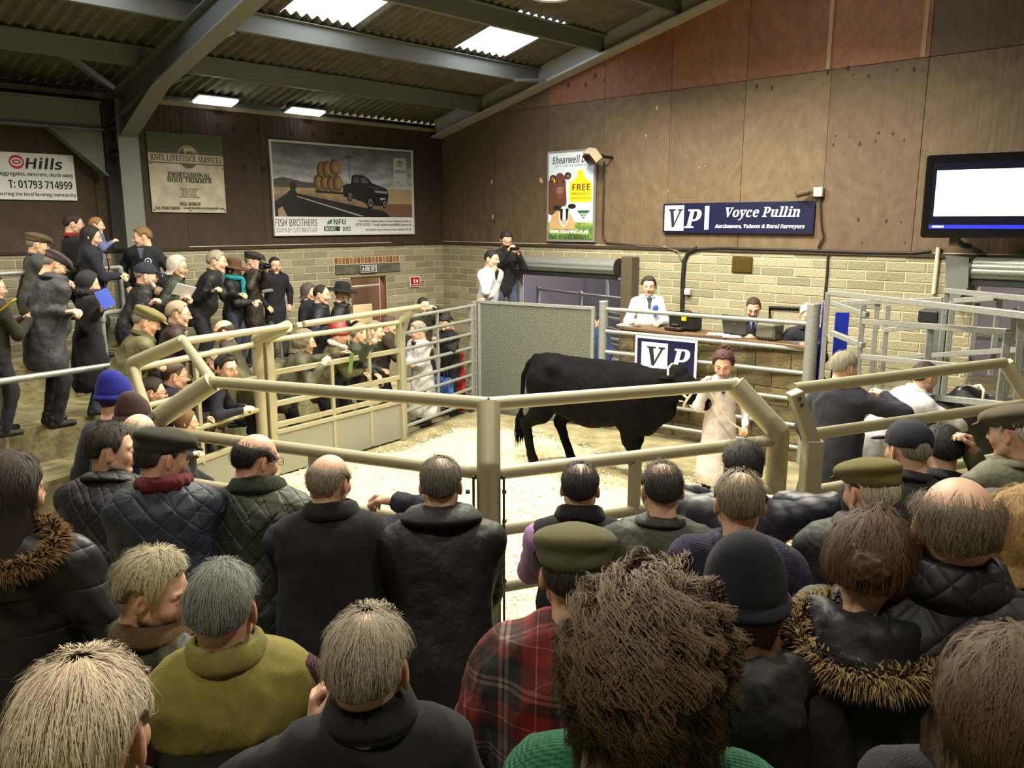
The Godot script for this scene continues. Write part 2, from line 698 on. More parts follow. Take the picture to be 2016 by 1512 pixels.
func m_steel() -> StandardMaterial3D:
	return mat("roof steel", Color(0.42, 0.43, 0.41), 0.6, 0.25, noise_tex("rail face", 256, 0.03, Color.WHITE, Color.WHITE), 0.8)

func blocks(wall: Node3D, along_x: bool, from: float, to: float, y0: float, y1: float, plane: float, bl: float, bh: float, holes: Array, main: Callable, seed_: int) -> void:
	var rng := RandomNumberGenerator.new()
	rng.seed = seed_
	var shapes := {}
	var rest := MB.new()
	var row := 0
	var y := y0
	while y < y1 - 0.02:
		var hh := minf(bh, y1 - y)
		var s := from - (bl * 0.5 if row % 2 else 0.0)
		while s < to - 0.02:
			var a := maxf(s, from)
			var b := minf(s + bl, to)
			s += bl
			# cut the block back where an opening stands
			for q in holes:
				if y + hh * 0.5 > q[2] and y + hh * 0.5 < q[3]:
					if a >= q[0] and b <= q[1]:
						b = a
					elif a < q[0] and b > q[0]:
						b = q[0]
					elif a < q[1] and b > q[1]:
						a = q[1]
			if b - a < 0.05:
				continue
			var key := "%.2f %.2f" % [b - a, hh]
			var size := Vector3(b - a - 0.012, hh - 0.011, 0.03)
			var mid := (a + b) * 0.5
			var pos := Vector3(mid, y + hh * 0.5, plane - 0.004 + rng.randf() * 0.006)
			var xf := here(pos)
			if not along_x:
				xf = Transform3D(Basis(Vector3.UP, PI / 2), Vector3(plane - 0.004 + rng.randf() * 0.006, y + hh * 0.5, mid))
			if main.call(mid, y + hh * 0.5):
				if not shapes.has(key):
					var mb := MB.new()
					mb.box(Transform3D.IDENTITY, size, 0.006)
					shapes[key] = mb.mesh(null)
				part(wall, "block", shapes[key], xf, m_block(rng.randi() % 5))
			else:
				rest.box(xf, size)
		y += bh
		row += 1
	if rest.v.size():
		var o := part(wall, "further_blocks", rest.mesh(m_block(1)))
		o.set_meta("kind", "stuff")

func slab(lo: Vector3, hi: Vector3, m: Material, bev := 0.0) -> ArrayMesh:
	var mb := MB.new()
	mb.box(here((lo + hi) * 0.5), hi - lo, bev)
	return mb.mesh(m)

func shell() -> void:
	noise_grain.seed = 5
	noise_grain.frequency = 0.05
	var f := setting("floor", "olive grey concrete floor under the whole sale shed", "floor")
	part(f, "floor_slab", slab(Vector3(-16.5, -0.3, -17), Vector3(6.5, 0, 6.5), m_concrete()))
	# ---- far gable wall: blockwork to 2.46 m, plywood above
	var hb := 2.46
	var w := setting("wall_far", "gable wall of pale blockwork below stained brown plywood sheets", "wall")
	var op := [-9.77, -7.37, 0.0, 2.0]           # roller door by the solid gate
	var op2 := [-2.62, 0.6, 0.0, 2.12]           # roller door on the right
	var mb := MB.new()
	for s in [[-12.0, op[0], 0.0, hb], [op[1], op2[0], 0.0, hb], [op[0], op[1], op[3], hb], [op2[0], op2[1], op2[3], hb], [op2[1], 6.4, 0.0, hb]]:
		mb.box(here(Vector3((s[0] + s[1]) * 0.5, (s[2] + s[3]) * 0.5, ZW - 0.094)), Vector3(s[1] - s[0], s[3] - s[2], 0.2))
	part(w, "masonry_core", mb.mesh(m_mortar()))
	blocks(w, true, -11.66, 1.0, 0.0, hb, ZW, 0.46, 0.117, [op, op2], func(x, y): return (x > -7.4 and y > 0.85 and x < -2.3) or (x < -9.7 and y > 0.8) or (y > 2.1 and x < -2.0), 3)
	# plywood sheets, lower row to 4.62 and upper row to the roof, each a sheet with a gap at its edges
	var xs := [-11.66, -10.25, WZ(1080, 300).x, WZ(1190, 250).x, WZ(1318, 300).x, WZ(1465, 250).x, WZ(1630, 250).x, WZ(1822, 200).x, -1.8, -0.6, 0.6, 1.8, 3.0, 4.2, 5.4, 6.4]
	var rng := RandomNumberGenerator.new()
	rng.seed = 8
	for i in xs.size() - 1:
		var a: float = xs[i] + 0.003
		var b: float = xs[i + 1] - 0.003
		var top_a := minf(4.62, roof_y(a) - 0.05)
		var top_b := minf(4.62, roof_y(b) - 0.05)
		var zo := ZW - 0.012 + rng.randf() * 0.01
		mb = MB.new()
		mb.prism(PackedVector2Array([Vector2(a, hb - 0.03), Vector2(b, hb - 0.03), Vector2(b, top_b), Vector2(a, top_a)]), Transform3D(Basis.IDENTITY, Vector3(0, 0, zo)), 0.018)
		part(w, "plywood_sheet", mb.mesh(m_ply([3, 1, 0, 2, 0, 2, 1, 0][i % 8])))
		if roof_y(b) > 4.7:
			mb = MB.new()
			var a2 := maxf(a, XW + (4.63 - 4.57) / RT)
			mb.prism(PackedVector2Array([Vector2(a2, 4.628), Vector2(b, 4.628), Vector2(b, roof_y(b) - 0.02), Vector2(a2, maxf(roof_y(a2) - 0.02, 4.63))]), Transform3D(Basis.IDENTITY, Vector3(0, 0, ZW - 0.016 + rng.randf() * 0.01)), 0.018)
			part(w, "plywood_sheet", mb.mesh(m_ply([1, 0, 5, 5, 4, 5, 4, 3, 6][i % 9])))
	mb = MB.new()
	mb.box(here(Vector3(-3, 4.2, ZW - 0.14)), Vector3(19, 3.6, 0.2))
	part(w, "backing_wall", mb.mesh(m_ply(8)))
	mb = MB.new()
	for x in [WZ(1822, 60).x, WZ(1636, 60).x]:
		mb.box(here(Vector3(x, 5.3, ZW + 0.004)), Vector3(0.05, 1.34, 0.012))
	part(w, "cover_batten", mb.mesh(mat("batten", Color(0.60, 0.50, 0.38), 0.8)))
	mb = MB.new()
	mb.box(here(Vector3(-5, hb - 0.035, ZW + 0.012)), Vector3(13.2, 0.05, 0.05), 0.006)
	part(w, "bottom_batten", mb.mesh(mat("dark batten", Color(0.20, 0.15, 0.10), 0.8)))
	# knots and plugs that show on the sheets
	var dark := MB.new()
	var pale := MB.new()
	for k in [[1490, 170], [1520, 173], [1630, 143], [1670, 135], [1680, 148], [1710, 150], [1766, 137], [1800, 137], [1645, 268], [1641, 285], [1672, 268], [1693, 283], [1730, 262], [1724, 278], [1758, 263], [1780, 276], [1690, 432], [1745, 435], [1774, 437], [1697, 478], [1782, 478], [1119, 168], [1153, 167], [1172, 149], [1190, 158]]:
		var p := WZ(k[0], k[1], ZW + 0.004)
		dark.lathe([Vector2(0.001, 0.003), Vector2(0.014 + 0.016 * rng.randf(), 0.0)], 8, Transform3D(Basis(Vector3.RIGHT, PI / 2) * Basis.from_scale(Vector3(1, 1, 1.5)), p))
	for k in [[1293, 212], [1272, 267], [1067, 357], [1064, 354], [1316, 375], [968, 358], [970, 427], [1375, 330], [1388, 327]]:
		var p := WZ(k[0], k[1], ZW + 0.004)
		pale.lathe([Vector2(0.001, 0.003), Vector2(0.02 + 0.02 * rng.randf(), 0.0)], 8, Transform3D(Basis(Vector3.RIGHT, PI / 2) * Basis.from_scale(Vector3(0.8, 1, 1.5)), p))
	part(w, "knot", dark.mesh(mat("knot", Color(0.20, 0.12, 0.07), 0.8)))
	part(w, "wood_plug", pale.mesh(mat("plug", Color(0.72, 0.60, 0.44), 0.8)))
	# ---- left wall
	w = setting("wall_left", "long side wall of dark brown plywood above pale blockwork", "wall")
	var dz := [-8.86, -8.11, 0.0, 1.9]
	mb = MB.new()
	for s in [[ZW - 0.2, dz[0], 0.0, hb], [dz[0], dz[1], dz[3], hb], [dz[1], 6.4, 0.0, hb]]:
		mb.box(here(Vector3(XW - 0.094, (s[2] + s[3]) * 0.5, (s[0] + s[1]) * 0.5)), Vector3(0.2, s[3] - s[2], s[1] - s[0]))
	part(w, "masonry_core", mb.mesh(m_mortar()))
	blocks(w, false, ZW, -1.4, 0.0, hb, XW, 0.46, 0.117, [dz, [-9.18, -7.79, 1.94, 2.22]], func(z, y): return y > 1.15 and z < -2.0, 4)
	var zs := [ZW, -9.0, -7.78, -6.56, -5.34, -4.12, -2.9, -1.68, -0.46, 0.76, 1.98, 3.2, 4.42, 5.64, 6.4]
	for i in zs.size() - 1:
		mb = MB.new()
		mb.box(here(Vector3(XW - 0.004 + 0.006 * rng.randf(), (hb - 0.03 + 4.4) * 0.5, (zs[i] + zs[i + 1]) * 0.5)), Vector3(0.018, 4.43 - hb, zs[i + 1] - zs[i] - 0.006))
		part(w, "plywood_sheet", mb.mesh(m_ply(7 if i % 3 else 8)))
	mb = MB.new()
	mb.box(here(Vector3(XW - 0.12, 3.42, -2)), Vector3(0.2, 1.95, 17))
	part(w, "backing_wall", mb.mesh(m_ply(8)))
	mb = MB.new()
	mb.box(here(Vector3(XW + 0.015, hb - 0.035, -2)), Vector3(0.05, 0.05, 16.4), 0.006)
	part(w, "bottom_batten", mb.mesh(mat("dark batten", Color.BLACK)))
	dark = MB.new()
	for k in [[430, 245], [460, 255], [508, 258], [575, 262], [616, 262], [665, 265], [700, 270], [720, 268], [758, 272], [480, 330], [519, 333], [675, 262]]:
		dark.lathe([Vector2(0.001, 0.003), Vector2(0.02 + 0.02 * rng.randf(), 0.0)], 8, Transform3D(Basis(Vector3.BACK, -PI / 2) * Basis.from_scale(Vector3(1.4, 1, 1)), WX(k[0], k[1], XW + 0.012)))
	part(w, "knot", dark.mesh(mat("knot left", Color(0.12, 0.075, 0.045), 0.8)))
	# fire exit: lintel, soldier bricks, reveal
	mb = MB.new()
	mb.box(here(Vector3(XW - 0.06, 2.02, -8.48)), Vector3(0.2, 0.16, 1.36), 0.008)
	part(w, "lintel", mb.mesh(mat("lintel concrete", Color(0.42, 0.41, 0.36), 0.9, 0.0, noise_tex("concrete face", 512, 0.01, Color.WHITE, Color.WHITE), 1.0)))
	var bm := MB.new()
	bm.box(Transform3D.IDENTITY, Vector3(0.03, 0.105, 0.064), 0.005)
	var bmesh := bm.mesh(null)
	for i in 18:
		part(w, "brick", bmesh, here(Vector3(XW - 0.004, 2.165, -9.13 + 0.0762 * i)), mat("brick %d" % (i % 3), [Color(0.55, 0.36, 0.22), Color(0.60, 0.41, 0.26), Color(0.50, 0.32, 0.19)][i % 3], 0.9, 0.0, noise_tex("block face", 256, 0.03, Color.WHITE, Color.WHITE), 3.0))
	var d1 := setting("door_1", "brown timber fire exit door frame with the door standing open", "door", Vector3(XW, 0, -8.48))
	mb = MB.new()
	for z in [-0.375, 0.375]:
		mb.box(here(Vector3(-0.07, 0.95, z)), Vector3(0.14, 1.9, 0.06), 0.005)
	mb.box(here(Vector3(-0.07, 1.88, 0)), Vector3(0.14, 0.05, 0.8), 0.005)
	part(d1, "door_frame", mb.mesh(mat("door wood", Color(0.36, 0.19, 0.10), 0.6)))
	# ---- walls that close the shed behind the photographer
	w = setting("wall_right", "plain blockwork wall closing the shed on the right", "wall")
	part(w, "masonry_core", slab(Vector3(6.3, 0, -10.4), Vector3(6.5, 9.2, 6.5), m_block(3)))
	w = setting("wall_near", "plain blockwork wall closing the shed behind the stand", "wall")
	part(w, "masonry_core", slab(Vector3(-12, 0, 6.3), Vector3(6.5, 9.2, 6.5), m_block(3)))

# corrugated sheet between x0..x1 along the slope and z0..z1
func corrugated(x0: float, x1: float, z0: float, z1: float, lift := 0.0) -> MB:
	var mb := MB.new()
	var pitch := 0.146
	var nz := int(round((z1 - z0) / pitch)) * 8
	mb.grid(2, nz, func(u, v):
		var x: float = lerpf(x0, x1, u)
		var z: float = lerpf(z0, z1, v)
		return Vector3(x, roof_y(x) + lift + 0.027 * sin(z / pitch * TAU), z))
	return mb
func roof() -> void:
	var c := setting("ceiling", "dark corrugated fibre cement roof sheets seen from below", "ceiling")
	var sheet := mat("roof sheet", Color(0.40, 0.385, 0.33), 0.92, 0.0, noise_tex("concrete face", 512, 0.01, Color.WHITE, Color.WHITE), 0.5)
	var rows := [-14.3, -11.85, -10.45, -9.15, -7.85, -6.55, -5.2, -3.8, -2.4, -1.0, 0.4, 1.8, 3.2, 4.6, 6.5]
	var px := [[-9.15, -7.85, -9.16, -8.285], [-9.15, -7.85, -6.53, -5.655]]      # roof lights: row, from z, to z
	px = [[-9.15, -7.85, -9.2, -8.2], [-9.15, -7.85, -6.5, -5.5], [-9.15, -7.85, -3.7, -2.7], [-5.2, -3.8, -8.6, -7.6], [-5.2, -3.8, -5.8, -4.8]]
	for i in rows.size() - 1:
		var cuts: Array = []
		for q in px:
			if absf(q[0] - rows[i]) < 0.01:
				cuts.append([q[2], q[3]])
		cuts.sort()
		var z := ZW - 0.2
		for q in cuts + [[6.5, 6.5]]:
			if q[0] - z > 0.1:
				part(c, "roof_sheet", corrugated(rows[i], rows[i + 1] + 0.12, z, q[0], 0.012 * (i % 2)).mesh(sheet))
			z = q[1]
	part(c, "roof_deck", (func():
		var mb := MB.new()
		for s in [[-14.3, -9.15, ZW - 0.3, 6.5], [-7.85, -5.2, ZW - 0.3, 6.5], [-3.8, 6.5, ZW - 0.3, 6.5], [-9.15, -7.85, -8.2, -6.5], [-9.15, -7.85, -5.5, -3.7], [-9.15, -7.85, -2.7, 6.5], [-9.15, -7.85, ZW - 0.3, -9.2], [-5.2, -3.8, ZW - 0.3, -8.6], [-5.2, -3.8, -7.6, -5.8], [-5.2, -3.8, -4.8, 6.5]]:
			var m := Vector3((s[0] + s[1]) * 0.5, 0, (s[2] + s[3]) * 0.5)
			m.y = roof_y(m.x) + 0.12
			mb.box(Transform3D(Basis(Vector3.BACK, atan(RT)), m), Vector3((s[1] - s[0]) / cos(atan(RT)), 0.05, s[3] - s[2]))
		return mb.mesh(sheet)).call())
	# translucent roof lights, lit by the sky behind them
	var gm := mat("roof light sheet", Color(0.95, 0.96, 0.95), 0.6)
	gm.emission_enabled = true
	gm.emission = Color(0.95, 0.97, 1.0)
	gm.emission_energy_multiplier = 5.0
	var k := 0
	for q in px:
		k += 1
		var t := setting("window_%d" % k, "white translucent corrugated roof light with daylight behind it", "roof light")
		part(t, "roof_light_sheet", corrugated(q[0], q[1] + 0.08, q[2], q[3], 0.004).mesh(gm))
		var al := AreaLight3D.new()
		al.name = "daylight"
		al.position = Vector3((q[0] + q[1]) * 0.5, roof_y((q[0] + q[1]) * 0.5) - 0.06, (q[2] + q[3]) * 0.5)
		al.rotation = Vector3(-PI / 2, 0, 0)
		al.area_size = Vector2(1.2, 0.9)
		al.light_color = Color(0.9, 0.95, 1.0)
		al.light_energy = 1.6
		al.shadow_enabled = true
		t.add_child(al)
	# purlins
	var n := 0
	for i in range(1, rows.size() - 1):
		var x: float = rows[i]
		var mb := MB.new()
		var y := roof_y(x) - 0.035
		# cold formed Z: web and two flanges
		mb.box(here(Vector3(x, y - 0.11, -2.0)), Vector3(0.012, 0.22, 16.6))
		mb.box(here(Vector3(x + 0.034, y - 0.004, -2.0)), Vector3(0.068, 0.008, 16.6))
		mb.box(here(Vector3(x - 0.034, y - 0.216, -2.0)), Vector3(0.068, 0.008, 16.6))
		n += 1
		var o := setting("purlin", "grey steel purlin running along the roof", "beam")
		o.set_meta("group", "roof purlins")
		part(o, "purlin_section", mb.mesh(m_steel()))
	# eaves channel above the plywood
	var e := setting("trim_1", "pale steel eaves channel above the dark plywood wall", "beam")
	part(e, "channel", slab(Vector3(XW - 0.05, 4.4, ZW), Vector3(XW + 0.03, 4.46, 6.4), mat("pale steel", Color(0.55, 0.53, 0.46), 0.6)))
	# portal frame: column, rafter with haunch, knee girder and braces
	i_beam("steel_column", "grey steel column standing against the dark plywood wall", Vector3(XW + 0.24, 0, -4.42), Vector3(XW + 0.24, 4.35, -4.42), 0.46, 0.26, Vector3.RIGHT)
	var t := setting("steel_rafter", "deep grey steel rafter rising from the column towards the ridge", "beam")
	var mb := MB.new()
	var ra := Vector3(XW + 0.1, roof_y(XW + 0.1) - 0.42, -4.42)
	var rb := Vector3(6.4, roof_y(6.4) - 0.42, -4.42)
	mb.beam(ra, rb, 0.02, 0.34)
	mb.beam(ra + Vector3(0, 0.16, 0), rb + Vector3(0, 0.16, 0), 0.22, 0.018)
	mb.beam(ra - Vector3(0, 0.17, 0), rb - Vector3(0, 0.17, 0), 0.22, 0.02)
	part(t, "rafter_section", mb.mesh(m_steel()))
	mb = MB.new()
	var q0 := Vector3(XW + 0.1, 3.72, -4.42)
	var q1 := Vector3(XW + 1.75, roof_y(XW + 1.75) - 0.55, -4.42)
	mb.prism(PackedVector2Array([Vector2(q0.x, q0.y), Vector2(q1.x, q1.y), Vector2(q0.x, q1.y - 0.25)]), Transform3D(Basis.IDENTITY, Vector3(0, 0, -4.42)), 0.016)
	mb.beam(q0, q1, 0.22, 0.02)
	part(t, "haunch", mb.mesh(m_steel()))
	t = setting("gable_rafter", "pale grey steel rafter sloping along the top of the gable wall", "beam")
	mb = MB.new()
	ra = Vector3(XW, roof_y(XW) - 0.16, ZW + 0.12)
	rb = Vector3(6.4, roof_y(6.4) - 0.16, ZW + 0.12)
	mb.beam(ra, rb, 0.02, 0.32)
	mb.beam(ra - Vector3(0, 0.15, 0), rb - Vector3(0, 0.15, 0), 0.26, 0.03)
	part(t, "rafter_section", mb.mesh(mat("pale rafter", Color(0.66, 0.66, 0.63), 0.5, 0.25, noise_tex("rail face", 256, 0.03, Color.WHITE, Color.WHITE), 0.8)))
	t = setting("knee_girder", "grey steel girder with a triangular haunch left of the column", "beam")
	mb = MB.new()
	mb.box(here(Vector3(XW + 0.2, 4.14, -0.3)), Vector3(0.02, 0.34, 7.8))
	mb.box(here(Vector3(XW + 0.2, 4.31, -0.3)), Vector3(0.2, 0.02, 7.8))
	mb.box(here(Vector3(XW + 0.2, 3.97, -0.3)), Vector3(0.2, 0.02, 7.8))
	part(t, "girder_section", mb.mesh(m_steel()))
	mb = MB.new()
	mb.prism(PackedVector2Array([Vector2(4.2, 3.98), Vector2(3.55, 3.98), Vector2(4.2, 3.4)]), Transform3D(Basis(Vector3(0, 0, -1), Vector3.UP, Vector3(1, 0, 0)), Vector3(XW + 0.2, 0, 0)), 0.02)
	mb.beam(Vector3(XW + 0.2, 3.98, -3.55), Vector3(XW + 0.2, 3.4, -4.2), 0.2, 0.02)
	part(t, "haunch", mb.mesh(m_steel()))
	for b in [[WX(0, 12, -10.3), Vector3(XW + 0.2, 4.5, -4.4), 0.07], [Vector3(-9.15, roof_y(-9.15) - 0.28, -4.9), Vector3(-8.85, roof_y(-8.85) - 0.58, -4.45), 0.035], [Vector3(-10.45, roof_y(-10.45) - 0.28, -5.0), Vector3(-10.15, roof_y(-10.15) - 0.58, -4.45), 0.035], [Vector3(-9.15, roof_y(-9.15) - 0.26, ZW + 0.7), Vector3(-8.85, roof_y(-8.85) - 0.3, ZW + 0.16), 0.035]]:
		t = setting("roof_brace", "slim grey steel brace between purlin and rafter", "beam")
		t.set_meta("group", "roof braces")
		mb = MB.new()
		mb.beam(b[0], b[1], b[2], b[2])
		part(t, "angle_section", mb.mesh(m_steel()))
	# strip lights beyond the plywood, under the lean-to
	for q in [[425, 201], [601, 223]]:
		var p := WX(q[0], q[1], XW - 0.06)
		t = thing("strip_light", "white strip light glowing under the eaves beyond the dark plywood", "light", p, 0.0, "eaves strip lights")
		mb = MB.new()
		mb.box(Transform3D(Basis(Vector3.BACK, atan(RT)), Vector3(0, 0.01, 0)), Vector3(0.26, 0.05, 0.6), 0.02)
		var lm := mat("strip diffuser", Color(1, 1, 1), 0.4)
		lm.emission_enabled = true
		lm.emission = Color(1, 0.98, 0.93)
		lm.emission_energy_multiplier = 4.0
		part(t, "diffuser_light", mb.mesh(lm))
		mb = MB.new()
		mb.box(Transform3D(Basis(Vector3.BACK, atan(RT)), Vector3(0, 0.034, 0)), Vector3(0.3, 0.02, 0.66), 0.005)
		part(t, "casing", mb.mesh(m_steel()))
		var l := OmniLight3D.new()
		l.name = "light"
		l.position = Vector3(0, -0.06, 0)
		l.light_energy = 0.7
		l.light_size = 0.2
		l.omni_range = 20.0
		l.omni_attenuation = 2.0
		l.shadow_enabled = true
		t.add_child(l)

func i_beam(called: String, label: String, a: Vector3, b: Vector3, depth: float, width: float, across: Vector3) -> void:
	var t := setting(called, label, "beam")
	var mb := MB.new()
	var side := (b - a).normalized().cross(across).normalized()
	mb.beam(a, b, 0.02, depth, across)
	mb.beam(a + across * depth * 0.5, b + across * depth * 0.5, width, 0.022, across)
	mb.beam(a - across * depth * 0.5, b - across * depth * 0.5, width, 0.022, across)
	part(t, "column_section", mb.mesh(m_steel()))
	mb = MB.new()
	for s in [-1.0, 1.0]:
		for y in [3.66, 4.0]:
			mb.box(here(Vector3(a.x, y, a.z) + side * s * width * 0.26), Vector3(depth - 0.03, 0.014, width * 0.48))
	part(t, "stiffener_plate", mb.mesh(m_steel()))

func flat(poly: Array, y0: float, y1: float, m: Material) -> ArrayMesh:      # upright prism over a floor outline
	var q := PackedVector2Array()
	for p in poly:
		q.append(Vector2(p.x, p.z) if p is Vector3 else p)
	var mb := MB.new()
	mb.prism(q, Transform3D(Basis(Vector3(1, 0, 0), Vector3(0, 0, 1), Vector3(0, -1, 0)), Vector3(0, (y0 + y1) * 0.5, 0)), y1 - y0)
	return mb.mesh(m)

# the steps of the near stand follow the rails PL-PC-PR; offset is measured outwards from those rails
func step_line(off: float) -> Array:
	var a := Vector2(PL.x, PL.z)
	var b := Vector2(PC.x, PC.z)
	var c := Vector2(PR.x, PR.z)
	var d1 := (b - a).normalized()
	var d2 := (c - b).normalized()
	var n1 := Vector2(-d1.y, d1.x)
	var n2 := Vector2(-d2.y, d2.x)
	if n1.dot(-b) < 0:
		n1 = -n1
	if n2.dot(-b) < 0:
		n2 = -n2
	var corner = Geometry2D.line_intersects_line(a + n1 * off, d1, c + n2 * off, d2)
	return [a + n1 * off - d1 * 2.4, corner, c + n2 * off + d2 * 3.2, n1, n2, a, c]
const STEPS := [[1.0, 0.26], [2.15, 0.52], [3.0, 0.80], [3.75, 1.08]]
func floor_at(x: float, z: float) -> float:
	var s := step_line(0.0)
	var p := Vector2(x, z)
	var off := maxf((p - s[5]).dot(s[3]), (p - s[6]).dot(s[4]))
	var h := 0.0
	for k in STEPS:
		if off > k[0]:
			h = k[1]
	return h
func stands() -> void:
	var t := setting("near_stand", "worn concrete steps of the stand in front of the ring", "steps")
	for k in STEPS:
		var s := step_line(k[0])
		part(t, "step", flat([s[0], s[1], s[2], Vector2(6.2, -4.0), Vector2(6.2, 6.2), Vector2(-6.5, 6.2)], 0.0, k[1], m_concrete()))
	t = setting("side_stand", "broad concrete terraces rising to the dark plywood wall", "steps")
	# lower, middle and upper terrace
	var a1 := G(0, 853, 0.8)
	var a2 := G(172, 820, 0.8)
	part(t, "terrace", flat([Vector2(XW, 5.5), Vector2(-8.15, 5.5), Vector2(-8.2, -2.3), Vector2(-9.1, -4.3), Vector2(-9.7, -6.35), Vector2(XW, -6.5)], 0.0, 0.42, m_concrete()))
	part(t, "terrace", flat([Vector2(XW, 5.5), Vector2(a1.x, 5.5), Vector2(a1.x, a1.z), Vector2(a2.x, a2.z), Vector2(-9.85, -4.5), Vector2(-10.5, -6.2), Vector2(XW, -6.35)], 0.0, 0.8, m_concrete()))
	part(t, "terrace", flat([Vector2(XW, 5.5), Vector2(-10.0, 5.5), Vector2(-10.1, -4.1), Vector2(-10.75, -5.0), Vector2(XW, -5.1)], 0.0, 1.2, m_concrete()))
	# handrails of the terraces
	handrail("lower terrace", [G(-40, 757, 1.42), G(243, 716, 1.42)], 0.42, 0.03, [1.0], "grey tube handrail on the lower terrace beside the ring posts")
	handrail("middle terrace", [G(-30, 650, 1.82), G(200, 618, 1.82), G(400, 588, 1.82), G(548, 570, 1.82)], 0.6, 0.028, [0.05, 1.0, 2.0, 3.0], "grey tube handrail the middle terrace spectators lean on")
	handrail("upper terrace", [G(-30, 541, 2.26), G(236, 526, 2.26)], 1.2, 0.027, [0.0, 1.0], "grey tube handrail in front of the upper terrace")
func handrail(_where: String, pts: Array, foot: float, r: float, posts: Array, label: String) -> void:
	var base: Vector3 = pts[0]
	var t := thing("handrail", label, "railing", Vector3(base.x, foot, base.z))
	var o := t.position
	var mb := MB.new()
	mb.tube(pts, r, 12)
	part(t, "rail", mb.mesh(m_galv(), o))
	for s in posts:
		var i := mini(int(s), pts.size() - 2)
		var p: Vector3 = pts[i].lerp(pts[i + 1], s - i)
		mb = MB.new()
		mb.tube([Vector3(p.x, foot - 0.19, p.z), p], r, 12)
		mb.lathe([Vector2(r * 1.25, -0.05), Vector2(r * 1.45, -0.03), Vector2(r * 1.45, 0.03), Vector2(r * 1.25, 0.05)], 12, here(p - Vector3(0, 0.04, 0)))
		part(t, "post", mb.mesh(m_galv(), o))
